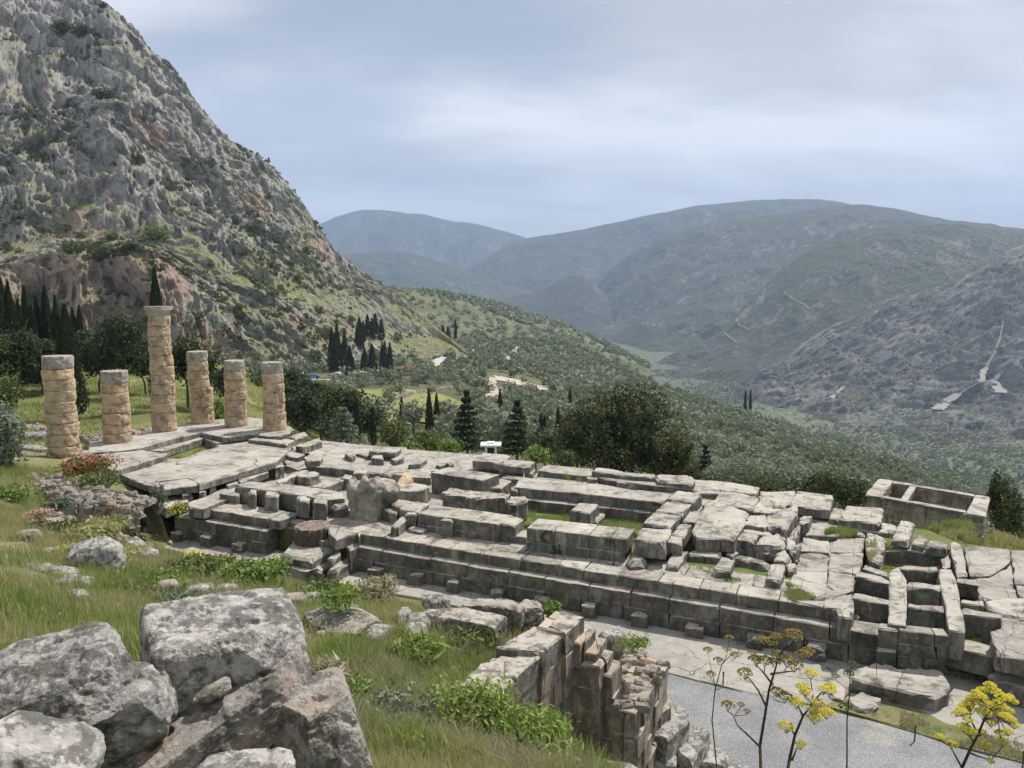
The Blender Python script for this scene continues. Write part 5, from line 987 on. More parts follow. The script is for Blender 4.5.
def car(px, py, mat, lb, rz):
    p = on(HL, px, py); t = empty('parked_car', (p[0], p[1], p[2]+.7), rz); tag(t, lb, 'car', 'cars parked along the valley road')
    m = MB(); L_, W__ = 4.3, 1.8; prof = [(-2.15, .35), (-2.15, .85), (-1.9, 1.0), (-1.2, 1.05), (-.6, 1.5), (.9, 1.5), (1.5, 1.05), (2.0, .95), (2.15, .7), (2.15, .35)]
    V = [(x, s_*W__/2*(.86 if z > 1.1 else 1), z) for s_ in (-1, 1) for x, z in prof]; n = len(prof)
    m.add(V, [tuple(range(n)), tuple(range(2*n-1, n-1, -1))]+[(i, i+n, (i+1) % n+n, (i+1) % n) for i in range(n)]); m.build('body', MATS[mat], t)
    for s_ in (-1, 1):
        m = MB(); m.add([(-1.1, s_*.86, 1.08), (1.3, s_*.86, 1.08), (.85, s_*.8, 1.44), (-.55, s_*.8, 1.44)], [(0, 1, 2, 3)]); m.build('side_window', MATS['car_glass'], t)
        for xx in (-1.35, 1.35):
            m = MB(); m.tube([(xx, s_*.95, .34), (xx, s_*.7, .34)], .34, 12); m.build('wheel', MATS['rubber'], t)
car(301, 380, 'car_white', 'white car parked at the left end of the valley road', .2); car(314, 381, 'car_blue', 'dark blue car parked right of the first white one', .25)
car(338, 379, 'car_white', 'white car parked under the valley cypresses', .1); car(361, 378, 'car_white', 'pale car parked right of the big cypress clump', .15); car(375, 377, 'car_white', 'small white car near the red-roofed shed', .15)
def hut(name, px, py, lb, w_, d_, h_, wall, roof, rz, eave=.3):
    p = on(HL, px, py); t = empty(name, (p[0], p[1], p[2]), rz); tag(t, lb, 'hut'); m = MB(); m.box((0, 0, -.5), w_, d_, h_+.5); m.build('wall', MATS[wall], t)
    m = MB(); m.add([(-w_/2-eave, -d_/2-eave, h_), (w_/2+eave, -d_/2-eave, h_), (w_/2+eave, d_/2+eave, h_), (-w_/2-eave, d_/2+eave, h_), (-w_/2+.3, 0, h_+h_*.35), (w_/2-.3, 0, h_+h_*.35)], [(0, 1, 5, 4), (2, 3, 4, 5), (1, 2, 5), (3, 0, 4), (3, 2, 1, 0)]); m.build('roof', MATS[roof], t)
    m = MB(); m.box((-w_*.2, -d_/2-.02, 0), w_*.18, .06, h_*.75); m.build('door', MATS['dark_post'], t)
    m = MB(); m.box((w_*.22, -d_/2-.02, h_*.35), w_*.2, .06, h_*.35); m.build('window', MATS['car_glass'], t)
hut('shed', 407, 374, 'small dark shed with a red roof beside the valley road', 8, 5, 2.4, 'bark', 'red_roof', -.1)
p = G(491, 452, -4); t = empty('kiosk', (p[0], p[1]+24, -7.2)); 
kp = D(491, 456, 74); t.location = (kp[0], kp[1], kp[2]); tag(t, 'small white kiosk with a flat overhanging roof among the trees', 'kiosk')
m = MB(); m.box((0, 0, -2), 1.1, 1.1, 3.1); m.build('wall', MATS['white_metal'], t)
m = MB(); m.box((0, 0, 1.1), 2.0, 1.7, .14); m.build('roof', MATS['white_metal'], t)
m = MB(); m.box((0, 0, 1.241), .7, .6, .18); m.build('roof_vent', MATS['white_metal'], t)
m = MB(); m.box((0, -.56, .35), .7, .04, .6); m.build('window', MATS['car_glass'], t)

flat_mat('scree', (.25, .235, .21), .9)
RM = S_rocky_mountain
ribbon('scree', RM, [(1000, 322), (999, 340), (997, 355), (990, 370), (975, 382), (962, 394), (945, 404), (930, 411)], [3, 4, 6, 10, 18, 26, 26, 16], 'scree', 3)
ribbon('scree', RM, [(1012, 372), (1006, 382), (998, 394)], [14, 18], 'scree', 3)
ribbon('scree', RM, [(838, 388), (828, 398), (820, 403)], [8, 14], 'scree', 3)
ribbon('track', S_scrub_mountain, [(783, 293), (792, 299), (802, 304), (811, 310)], 4, 'scree', 3)
ribbon('track', S_scrub_mountain, [(737, 320), (739, 326), (747, 330)], 4, 'scree', 4)
ribbon('track', S_scrub_mountain, [(724, 333), (730, 338), (736, 343)], 4, 'scree', 4)
ribbon('road', S_valley_floor, [(576, 338), (584, 343), (590, 340)], 16, 'asphalt', 4)

r_ = random.Random(77)
for i in range(85):
    px, py = r_.choice([(r_.uniform(0, 150), r_.uniform(500, 610)), (r_.uniform(300, 420), r_.uniform(588, 640)), (r_.uniform(20, 130), r_.uniform(515, 545)), (r_.uniform(150, 330), r_.uniform(575, 600))]); y = np.interp(py, [500, 545, 575, 610, 640], [30, 26, 24, 17, 16.5]); x = (px-512)/F*y; s_ = .14+.5*r_.random()**2.5
    o = rock('loose_stone', 'boulder_stone' if i % 3 else 'rubble_stone', (x, float(y), gz(x, float(y))+s_*.15), (s_*1.4, s_, s_*.8), rz=r_.random()*3, seed=100+i, n=14, p=3.5, amp=.03, fine=.01); tag(o, 'small pale stone lying in the slope grass', 'stone', 'loose stones in the slope grass')
# ------------------------------------------------------------------ foliage
def leaves(C, n, size, seed, up=.0, asp=1.6, shell=(.72, 1.05), nz=.32, nf=1.1):
    """n rhombic leaf clumps in the volume near the surface of ellipsoids C = [(centre, radii)]"""
    rg = np.random.RandomState(seed); C_ = np.array([c for c, r in C], float); Rr = np.array([r if hasattr(r, '__len__') else (r, r, r) for c, r in C], float)
    wgt = (Rr[:, 0]*Rr[:, 2]); k = rg.choice(len(C), n, p=wgt/wgt.sum()); d = rg.normal(size=(n, 3)); d /= np.linalg.norm(d, axis=1, keepdims=True)
    rad = shell[0]+(shell[1]-shell[0])*rg.rand(n)**.7; q = d*nf*2.2+k[:, None]*5.1+seed; rad = rad*(1+fbm(q, 3, seed)*nz*2)
    P = C_[k]+d*Rr[k]*rad[:, None]
    a = rg.normal(size=(n, 3))*.8+np.cross(d, rg.normal(size=(n, 3))); a[:, 2] += up*2.5; a /= np.linalg.norm(a, axis=1, keepdims=True)
    b = np.cross(a, d+rg.normal(size=(n, 3))*.7); b /= np.linalg.norm(b, axis=1, keepdims=True)+1e-9
    s = size*(.6+.8*rg.rand(n))[:, None]; V = np.stack([P-a*s*asp/2, P+b*s/2, P+a*s*asp/2, P-b*s/2], 1).reshape(-1, 3)
    return V, np.arange(4*n).reshape(-1, 4)
def blobs_round(w, h, n, seed, flat=.8, base=.25):
    r = random.Random(seed); out = []; ks = (16/n)**.33 if n > 16 else 1
    for i in range(n):
        a = r.random()*6.283; q = r.random()**.6*.62; z = base+(1-base)*(.25+.6*r.random()); lim = 1-abs(z-base-.45*(1-base))*.9
        s = (.24+.16*r.random())*ks; out.append(((math.cos(a)*q*w/2*lim, math.sin(a)*q*w/2*lim, z*h), (w*s, w*s, h*s*flat)))
    return out
def cyp_crown(w, h, n, size, seed):
    rg = np.random.RandomState(seed); t = rg.rand(n)**.85*.97+.03; prof = np.minimum(1, t/.12)**.6*np.maximum(0, 1-((t-.12)/.88).clip(0, 1)**1.9)*w/2*.95+.03
    th = rg.rand(n)*6.283; rr = prof*(.7+.35*rg.rand(n))*(1+vn(np.stack([np.cos(th)*2, np.sin(th)*2, t*9+seed], -1), seed)*.22)
    P = np.stack([np.cos(th)*rr, np.sin(th)*rr, t*h], -1); a = np.stack([np.cos(th)*.25, np.sin(th)*.25, np.ones(n)], -1)+rg.normal(size=(n, 3))*.22; a /= np.linalg.norm(a, axis=1, keepdims=True)
    b = np.stack([-np.sin(th), np.cos(th), rg.normal(size=n)*.3], -1); s = size*(.6+.8*rg.rand(n))[:, None]
    return np.stack([P-a*s, P+b*s*.45, P+a*s, P-b*s*.45], 1).reshape(-1, 3), np.arange(4*n).reshape(-1, 4)
def fir_crown(w, h, n, size, seed):
    rg = np.random.RandomState(seed); nl = max(7, int(h/.75)); lv = rg.randint(0, nl, n); th = rg.rand(n)*6.283; t = (lv+.5)/nl
    ph = np.cos(th*5+lv*2.4+seed)*.25+np.cos(th*3+lv)*.12; R0 = w/2*(1-t)**.85*(.95+ph)+.08; q = rg.rand(n)**.55; rr = R0*q
    P = np.stack([np.cos(th)*rr, np.sin(th)*rr, h*(.08+.92*t)-rr*.22+rg.normal(size=n)*h/nl*.14+q*q*.25], -1)
    a = np.stack([np.cos(th), np.sin(th), -.2+rg.normal(size=n)*.3], -1)+rg.normal(size=(n, 3))*.4; a /= np.linalg.norm(a, axis=1, keepdims=True); b = np.cross(a, rg.normal(size=(n, 3))); b /= np.linalg.norm(b, axis=1, keepdims=True)
    s = size*(.6+.8*rg.rand(n))[:, None]; return np.stack([P-a*s*.8, P+b*s*.4, P+a*s*.8, P-b*s*.4], 1).reshape(-1, 3), np.arange(4*n).reshape(-1, 4)
def trunk(h, r, seed, limbs=0, spread=1.5, top=.8):
    rg = random.Random(seed); m = MB(); pts = [(0, 0, -1.0)]+[((rg.random()-.5)*h*.05*i, (rg.random()-.5)*h*.05*i, h*top*i/5) for i in range(1, 6)]; m.tube(pts, [r*1.25]+[r*(1-.15*i) for i in range(1, 6)], 7)
    for k in range(limbs):
        a = k*2.4+rg.random(); p = pts[2+k % 3]; q = Vector(p); e = Vector((math.cos(a)*spread, math.sin(a)*spread, h*(.22+.2*rg.random()))); m.tube([tuple(q), tuple(q+e*.5+Vector((0, 0, -.1*spread))), tuple(q+e)], [r*.45, r*.32, r*.12], 5)
    return m
def plant_tree(name, label, cat, loc, Vc, Fc, leafm, tr=None, group=None):
    t = empty(name, loc); tag(t, label, cat, group); mobj('crown', Vc, Fc, MATS[leafm], t)
    if tr is not None: tr.build('trunk', MATS['bark'], t)
    return t
def near_pt(px, d):
    x = (px-512)/F*d*1.0; x *= cp; return (x, d, gz(x, d))
def ptop(py, d): return D(512, py, d)[2]
def make(kind, label, px, yt, yb, w_px, d=None, sheetA=None, seed=0, lm=None, dens=1., group=None):
    if sheetA is not None:
        p = on(sheetA, px, yb); d = p[1]; loc = (float(p[0]), float(p[1]), float(p[2])-.3)
    else:
        if px < 240 and d > 60 and yb > 362: d = 10.4*F/(yb-290)
        zz = D(px, yb, d); loc = (zz[0], d, zz[2])
    h = ptop(yt, d)-loc[2]; w_ = w_px/F*d; area = w_*h; px2 = d/F
    if kind == 'cypress':
        sz = max(.16, px2*1.6); n = int(min(6000, dens*area*4.5/(sz*sz)/1.0)); V, Fc = cyp_crown(w_, h, max(n, 250), sz, seed); return plant_tree('cypress_tree', label, 'cypress', loc, V, Fc, lm or 'cypress_leaf', trunk(h, w_*.07, seed), group)
    if kind == 'fir':
        sz = max(.2, px2*1.9); n = int(min(9000, dens*area*5/(sz*sz))); V, Fc = fir_crown(w_, h, max(n, 300), sz, seed); return plant_tree('conifer_tree', label, 'conifer', loc, V, Fc, lm or 'fir_leaf', trunk(h, w_*.035, seed, top=.95), group)
    if kind == 'pine':
        sz = max(.2, px2*2.0); n = int(min(14000, dens*area*5/(sz*sz))); V, Fc = leaves(blobs_round(w_, h, 26, seed, .6, .25), max(n, 300), sz, seed, nz=.35, shell=(.78, 1.03)); return plant_tree('pine_tree', label, 'pine', loc, V, Fc, lm or 'pine_leaf', trunk(h, w_*.035, seed, 5, w_*.28, .75), group)
    sz = max(.16, px2*2.0); n = int(min(24000, dens*area*5.5/(sz*sz))); V, Fc = leaves(blobs_round(w_, h, int(min(30, 12+w_*1.5)), seed, .95, .12), max(n, 200), sz, seed, nz=.3, shell=(.86, 1.02))
    return plant_tree({'shrub': 'shrub', 'broad': 'broadleaf_tree', 'olive': 'olive_tree'}[kind], label, {'shrub': 'shrub', 'broad': 'tree', 'olive': 'olive tree'}[kind], loc, V, Fc, lm or 'dark_leaf', trunk(h, w_*.03, seed, 4, w_*.25, .7), group)
# left background
make('cypress', 'tall dark cypress at the very left edge of the photo', 1, 258, 396, 30, 112, seed=1)
make('cypress', 'dark cypress second from the left edge, slightly lower', 16, 282, 394, 24, 115, seed=2)
make('cypress', 'slim cypress third from the left edge', 31, 286, 384, 18, 118, seed=3)
make('cypress', 'slim dark cypress left of the tall spire in the left group', 42, 297, 382, 17, 120, seed=4)
make('cypress', 'tall spire cypress in the middle of the left group', 51, 286, 382, 19, 122, seed=5)
make('cypress', 'broad dark cypress directly behind the leftmost column', 72, 305, 420, 31, 84, seed=6, dens=1.3)
make('cypress', 'cypress above the meadow, left of the close pair', 76, 308, 368, 14, 125, seed=7)
make('cypress', 'cypress above the meadow, right of the close pair', 83, 306, 368, 15, 126, seed=8)
for i, (x, yt, w_, lb) in enumerate([(8, 274, 20, 'cypress filling the gap between the two leftmost ones'), (24, 301, 18, 'lower cypress behind the third from the left edge'), (37, 306, 16, 'low cypress just left of the slim dark one in the left group'), (61, 296, 15, 'cypress right of the tall spire in the left group'), (67, 313, 14, 'lowest cypress left of the broad dark one')]): make('cypress', lb, x, yt, 388, w_, 100, seed=210+i, dens=1.3)
make('cypress', 'dark cypress rising directly behind the tallest column', 162, 268, 410, 24, 75, seed=9)
make('pine', 'bushy dark pine standing behind the left meadow edge', 22, 332, 400, 46, 95, seed=10, dens=1.2)
make('pine', 'dusky pine with bare limbs between the second and tallest columns', 122, 318, 398, 52, 105, seed=11)
make('pine', 'greyish thin pine right of the tallest column', 188, 334, 402, 42, 108, seed=12, lm='dark_leaf')
make('pine', 'second dark pine behind the second column', 100, 336, 392, 36, 112, seed=13)
make('broad', 'round bright green bush tree at the left edge of the meadow', 4, 380, 413, 34, 80, seed=14, lm='scrub_leaf')
make('broad', 'small bright green tree between the corner column and its right neighbour', 219, 400, 428, 20, 74, seed=15, lm='bush_leaf')
make('olive', 'grey-green olive bush at the left edge near the first column', 2, 414, 480, 50, 37, seed=16, lm='silver_leaf')
make('pine', 'dark pine behind the right columns, left of the dark grove', 255, 372, 432, 44, 110, seed=17)
for i, (x, yt, yb, w_, d, lb) in enumerate([(296, 372, 440, 46, 92, 'dark pine at the left end of the grove behind the rightmost column'), (322, 386, 440, 44, 86, 'dark round pine in the grove behind the temple'), (306, 392, 446, 40, 78, 'low dark pine close behind the column steps'), (350, 388, 434, 36, 100, 'dark pine at the right of the grove behind the temple'), (372, 408, 446, 40, 88, 'dusky broad pine right of the silver conifer')]):
    make('pine', lb, x, yt, yb, w_, d, seed=20+i, lm='dark_leaf' if i % 2 else 'pine_leaf', dens=1.3)
make('fir', 'silvery grey-green conifer just behind the far temple edge', 344, 408, 447, 44, 68, seed=30, lm='silver_leaf', dens=1.2)
make('cypress', 'dark cypress rising out of the grove right of the silver conifer', 357, 402, 446, 11, 80, seed=31)
make('cypress', 'slim dark cypress behind the temple right of the grove', 373, 408, 446, 10, 82, seed=32)
make('cypress', 'slim cypress on the green terrace, leftmost of four', 402, 398, 434, 8, 120, seed=33)
make('cypress', 'short thin cypress on the green terrace, second of four', 413, 405, 431, 6, 125, seed=34)
make('cypress', 'tallest cypress on the green terrace, third of four', 429.5, 390, 443, 10, 105, seed=35)
make('cypress', 'tall cypress on the green terrace, rightmost of four', 437, 394, 437, 9, 107, seed=36)
make('fir', 'dark conifer with tiered branches behind the temple', 467, 391, 455, 36, 84, seed=37, dens=1.4)
make('fir', 'dark green conifer right of the small white kiosk', 517, 401, 458, 38, 84, seed=38, dens=1.4, lm='pine_leaf')
for i, (x, yt, yb, w_, d, lb) in enumerate([(500, 390, 422, 8, 150, 'slim cypress left of the green conifer'), (494.5, 411, 442, 6, 110, 'thin cypress between the two conifers'), (541, 413, 432, 4, 130, 'thin cypress, left of a close pair beyond the green conifer'), (544.5, 416, 432, 4, 131, 'thin cypress, right of a close pair beyond the green conifer'), (558, 408, 437, 7, 118, 'dark slim cypress left of the big dark tree'), (570, 391, 402, 4, 260, 'tiny far cypress above the big dark tree'), (535, 420, 434, 4, 130, 'very small cypress near the close pair')]): make('cypress', lb, x, yt, yb, w_, d, seed=50+i)
make('broad', 'huge dark evergreen tree behind the middle of the temple', 622, 397, 478, 108, 72, seed=60, dens=1.5)
make('broad', 'dark lower evergreen on the right flank of the huge tree', 664, 428, 482, 58, 68, seed=61, dens=1.4)
make('broad', 'dark evergreen on the left flank of the huge tree', 576, 418, 470, 46, 76, seed=62, dens=1.3)
make('broad', 'low dark tree filling the gap left of the huge tree', 545, 436, 468, 40, 80, seed=63, lm='pine_leaf')
make('broad', 'low olive-brown bush at the temple edge under the huge tree', 563, 452, 474, 24, 62, seed=64, lm='scrub_leaf')
make('fir', 'small dark pointed conifer right of the huge tree', 705, 445, 484, 20, 76, seed=65)
make('broad', 'dark low tree beside the small pointed conifer', 686, 462, 484, 26, 70, seed=66)
for i, (x, yt, yb, w_, d, lm_, lb) in enumerate([(392, 424, 450, 36, 72, 'scrub_leaf', 'grey-green bush behind the far paving, left of the conifer'), (430, 432, 452, 40, 72, 'scrub_leaf', 'wide low bush behind the far paving beside the tiered conifer'), (449, 440, 456, 26, 66, 'bush_leaf', 'yellowish low bush at the foot of the tiered conifer'), (536, 446, 464, 26, 66, 'bush_leaf', 'low green bush right of the green conifer'), (408, 443, 452, 16, 62, 'bush_leaf', 'small yellow-green bush behind the far left paving'),
    (745, 462, 496, 60, 62, 'olive_leaf', 'wide olive bush behind the far paving left of the right end'), (790, 470, 500, 52, 60, 'olive_leaf', 'olive bush behind the broad far slab'), (822, 472, 506, 42, 58, 'dark_leaf', 'dark evergreen bush behind the broad far slab'), (852, 482, 512, 40, 56, 'scrub_leaf', 'dark olive shrub left of the roofless building'), (765, 480, 506, 44, 54, 'scrub_leaf', 'low shrub right behind the far right slabs'), (996, 484, 536, 24, 62, 'dark_leaf', 'dark tree behind the right end of the roofless building'), (1012, 500, 545, 30, 60, 'dark_leaf', 'dark tree at the right edge behind the roofless building'), (715, 470, 492, 30, 64, 'olive_leaf', 'pale bush right of the small pointed conifer')]):
    make('shrub', lb, x, yt, yb, w_, d, seed=70+i, lm=lm_, dens=1.1)
for i, (x, yt, yb, w_, d, lb, lm_) in enumerate([(44, 340, 396, 40, 104, 'dark pine below the slim cypresses at the left', 'pine_leaf'), (2, 342, 402, 40, 92, 'dark pine at the very left edge beneath the cypresses', 'dark_leaf'), (92, 330, 372, 34, 128, 'small dark pine right of the close pair of cypresses', 'pine_leaf'), (146, 336, 392, 30, 118, 'dusky pine just left of the tallest column', 'pine_leaf'), (205, 352, 404, 34, 116, 'dark pine behind the broken corner column', 'dark_leaf'), (228, 366, 410, 30, 112, 'dark bushy pine right of the broken corner column', 'pine_leaf'), (64, 352, 392, 26, 116, 'low dark pine behind the leftmost column top', 'dark_leaf')]):
    make('pine', lb, x, yt, yb, w_, d, seed=180+i, lm=lm_, dens=1.2)
# cypress groups on the valley side of the cliff
for i, (x, yt, yb, w_, lb) in enumerate([(327.5, 322, 356, 6, 'slim dark cypress left of the big valley cypress clump'), (334, 328, 372, 9, 'cypress at the left of the big valley clump'), (339, 325, 373, 10, 'tallest cypress of the big valley clump'), (345, 333, 373, 8, 'cypress at the right of the big valley clump'), (351, 347, 374, 9, 'pointed cypress just right of the big valley clump'), (366, 348, 374, 9, 'cypress of the pair in the middle of the valley road row, left one'), (372, 345, 374, 10, 'cypress of the pair in the middle of the valley road row, right one'), (382, 343, 372, 6, 'left cypress of the three slim ones above the red-roofed shed'), (386, 342, 372, 6, 'middle cypress of the three slim ones above the red-roofed shed'), (390, 343, 372, 6, 'right cypress of the three slim ones above the red-roofed shed'), (347, 366, 385, 4, 'small cypress standing below the valley road'), (442, 326, 337, 5, 'small dark cypress on the spur, left of the far pair'), (447, 327, 337, 5, 'small dark cypress on the spur, right of the far pair'), (455, 320, 329, 3, 'tiny cypress on the far spur skyline of groves'),
        (746, 391, 399, 3, 'tiny cypress of a pair far down in the valley, left one'), (750, 391, 399, 3, 'tiny cypress of a pair far down in the valley, right one')]):
    make('cypress', lb, x, yt, yb, w_*1.25, sheetA=HL, seed=90+i, lm='cypress_leaf')
rg_ = random.Random(8)
for i, (x, y) in enumerate([(357, 336), (361, 330), (365, 334), (369, 327), (374, 331), (378, 326), (382, 332), (360, 342)]):
    make('cypress', 'dark cypress in the close grove on the lower cliff slope', x, y-12, y+8, 8, sheetA=CL, seed=120+i, group='cypress grove on the lower cliff slope')

# ------------------------------------------------------------------ olives, scrub
def inst(protos, P, S, seed):
    rg = np.random.RandomState(seed); Vs, Fs, off = [], [], 0; k = rg.randint(0, len(protos), len(P)); a = rg.rand(len(P))*6.283
    for j, (pv, pf) in enumerate(protos):
        I = np.where(k == j)[0]
        if not len(I): continue
        ca, sa = np.cos(a[I])[:, None], np.sin(a[I])[:, None]; s = S[I][:, None]
        X_ = (pv[None, :, 0]*ca-pv[None, :, 1]*sa)*s+P[I, 0:1]; Y_ = (pv[None, :, 0]*sa+pv[None, :, 1]*ca)*s+P[I, 1:2]; Z_ = pv[None, :, 2]*s*(.85+.3*rg.rand(len(I), 1))+P[I, 2:3]
        Vs.append(np.stack([X_, Y_, Z_], -1).reshape(-1, 3)); Fs.append((pf[None]+(np.arange(len(I))*len(pv))[:, None, None]+off).reshape(-1, 4)); off += len(I)*len(pv)
    return np.concatenate(Vs), np.concatenate(Fs)
def cells(A, n, rng, wfun=None):
    a = A[:-1, :-1]; b = A[:-1, 1:]; c = A[1:, :-1]; d = A[1:, 1:]; ar = np.abs((b-a)[..., 0]*(c-a)[..., 1]-(b-a)[..., 1]*(c-a)[..., 0])
    if wfun is not None: ar = ar*wfun(a)
    p = ar.ravel()/ar.sum(); idx = rng.choice(len(p), n, p=p); u, v = rng.rand(n, 1), rng.rand(n, 1)
    q = lambda M: M.reshape(-1, 3)[idx]
    return q(a)*(1-u)*(1-v)+q(b)*u*(1-v)+q(c)*(1-u)*v+q(d)*u*v
rng = np.random.RandomState(3)
clear = [[(342, 392), (470, 384), (474, 430), (440, 446), (350, 446)], [(486, 372), (545, 380), (545, 396), (486, 392)], [(425, 372), (452, 336), (460, 340), (438, 372)], [(280, 374), (420, 368), (425, 376), (280, 386)], [(240, 376), (330, 378), (330, 410), (240, 400)]]
P = cells(HL, 15000, rng, lambda a: ((a[..., 1] < 800)*1.)*(1/(1+np.maximum(a[..., 1]-450, 0)/300)))
pxx, pyy = PR(P); ok = (pxx > -120) & (pxx < 1150) & (P[:, 1] > 95)
for c_ in clear: ok &= ~(inpoly(pxx, pyy, c_) & (rng.rand(len(P)) < .93))
ok &= ~((pxx < 240) & (P[:, 1] < 280)); dn = fbm(P/60*[1, 1, 0], 3, 44); ok &= (dn > -.28) | (rng.rand(len(P)) < .35); P = P[ok]
# thin out overlaps on a coarse grid
key = np.round(P[:, :2]/4.6).astype(int); _, ui = np.unique(key, axis=0, return_index=True); P = P[np.sort(ui)]
P = P[np.argsort(P[:, 1])]
protos = [leaves(blobs_round(4.6, 3.9, 7, s_, .9, .15), 34, 1.15, 300+s_, nz=.25) for s_ in range(5)]
near_n = 290
mid = int((P[:, 1] < 330).sum()); dense = [leaves(blobs_round(4.6, 3.9, 8, s_, .9, .15), 120, .6, 320+s_, nz=.3) for s_ in range(5)]
V, Fc = inst(dense, P[near_n:mid]-[0, 0, .3], .7+.6*rng.rand(mid-near_n), 16); V2, F2 = inst(protos, P[mid:]-[0, 0, .3], .7+.6*rng.rand(len(P)-mid), 6)
tag(mobj('olive_grove', np.concatenate([V, V2]), np.concatenate([Fc, F2+len(V)]), MATS['olive_leaf']), kind='stuff')
op = []
for s_ in range(4):
    V, Fc = leaves(blobs_round(4.8, 4.2, 9, s_+20, .9, .15), 420, .42, 330+s_, nz=.3); t = empty('olive_tree', (0, 0, -50)); mobj('crown', V, Fc, MATS['olive_leaf'], t); trunk(3, .18, s_, 3, 1., .6).build('trunk', MATS['bark'], t); op.append(t)
for i in range(near_n):
    s_ = op[i % 4]
    if i < 4: t = s_
    else:
        t = s_.copy(); COL.objects.link(t)
        for ch in list(s_.children): c_ = ch.copy(); COL.objects.link(c_); c_.parent = t
    t.location = tuple(P[i]-[0, 0, .3]); k = .75+.5*rng.rand(); t.scale = (k, k, k); t.rotation_euler = (0, 0, rng.rand()*6.28)
    tag(t, 'small grey-green olive tree on the slope falling away behind the temple', 'olive tree', 'olive trees on the slope behind the temple')
fp = [leaves([((0, 0, 1.6), (2.3, 2.3, 1.7))], 12, 2.0, 360+s_, nz=.25) for s_ in range(4)]
P2 = cells(S_far_spur, 11000, rng, lambda a: (fbm(a/90*[1, 1, 0], 3, 46) > -.2)*1.+.2); V, Fc = inst(fp, P2, .8+.8*rng.rand(len(P2)), 7); tag(mobj('far_olive_grove', V, Fc, MATS['olive_leaf']), kind='stuff')
P3 = cells(S_valley_floor, 30000, rng, lambda a: (a[..., 1] < 2300)*(a[..., 1] > 600)*((fbm(a/220*[1, 1, 0], 3, 47) > -.2)*1.+.1)); x3, y3 = PR(P3); P3 = P3[(x3 > 560) & (x3 < 1100)]
V, Fc = inst([(a[:32], b[:8]) for a, b in fp], P3, 1.1+1.2*rng.rand(len(P3)), 8); tag(mobj('valley_olive_grove', V, Fc, MATS['olive_leaf']), kind='stuff')
# scrub on the cliff
Vc = CL[5:-12, 40:]; nrm = np.cross(Vc[1:, :-1]-Vc[:-1, :-1], Vc[:-1, 1:]-Vc[:-1, :-1]); nrm /= np.linalg.norm(nrm, axis=-1, keepdims=True)+1e-9
up = np.abs(nrm[..., 2]); den = fbm(Vc[:-1, :-1]/28, 4, 88)+.35*fbm(Vc[:-1, :-1]/6, 2, 89); zz = Vc[:-1, :-1, 2]
cpx, cpy = PR(Vc[:-1, :-1]); wt2 = np.clip(den+.02+(up-.55)*.9+np.interp(zz, [-30, 20, 90, 200], [.35, .22, -.05, -.22])+np.where(cpx > 260, .15, 0), 0, 1)*(np.linalg.norm(Vc[1:, :-1]-Vc[:-1, :-1], axis=-1))
wt2 = wt2**1.7; p_ = (wt2/wt2.sum()).ravel(); ii = rng.choice(len(p_), 6500, p=p_); Pb = Vc[:-1, :-1].reshape(-1, 3)[ii]
sp_ = [leaves([((0, 0, .35), (.55, .55, .45)), ((.3, .1, .3), (.35, .35, .3)), ((-.25, .2, .4), (.35, .35, .3))], 26, .34, 400+s_, nz=.25) for s_ in range(5)]
S = .8+2.6*rng.rand(len(Pb))**3
o_ = np.argsort(-S); Pb = Pb[o_]; S = S[o_]; nb = 90
V, Fc = inst(sp_, Pb[nb:], S[nb:], 9); tag(mobj('cliff_scrub', V, Fc, MATS['scrub_leaf']), kind='stuff')
sh0 = []
for s_ in range(3):
    V, Fc = leaves(blobs_round(1.5, 1.1, 7, s_+40, .9, .1), 160, .17, 430+s_, nz=.3); sh0.append(raw_mesh('cliff_shrub', V, Fc)); sh0[-1].materials.append(MATS['scrub_leaf' if s_ else 'dark_leaf'])
for i in range(nb):
    o = bpy.data.objects.new('cliff_shrub', sh0[i % 3]); COL.objects.link(o); o.location = tuple(Pb[i]-[0, .3, .2]); k = 2.2+2.0*rng.rand(); o.scale = (k, k, k); o.rotation_euler = (0, 0, rng.rand()*6.28)
    tag(o, 'dark green shrub clinging to the grey limestone cliff', 'shrub', 'shrubs on the limestone cliff')
for i, (x, y, w_, lb) in enumerate([(73, 252, 22, 'bright green spreading bush on the green cliff shelf, leftmost'), (106, 258, 24, 'broad green bush at the lip of the green cliff shelf'), (133, 250, 18, 'dark green bush on the green cliff shelf, right of the middle'), (158, 240, 24, 'long low bright bush at the right of the green cliff shelf'), (114, 240, 13, 'dark round tree at the back of the green cliff shelf'), (137, 163, 15, 'round dark tree alone in the middle of the upper cliff'), (63, 33, 22, 'dark green bush cluster near the top of the cliff, left'), (86, 33, 18, 'dark green bush near the top of the cliff, right of another'), (106, 97, 20, 'dark tree under the overhang in the upper cliff'), (106, 7, 7, 'small tree standing on the skyline of the cliff')]):
    p = on(CL, x, y); w2 = w_/F*p[1]; V, Fc = leaves(blobs_round(w2, w2*.62, 9, i, .9, .1), 700, w2*.075, 500+i); o = mobj('cliff_shrub', V, Fc, MATS['scrub_leaf' if i in (0, 3, 1) else 'dark_leaf'], loc=(float(p[0]), float(p[1])-1.5, float(p[2])-w2*.2)); tag(o, lb, 'shrub')

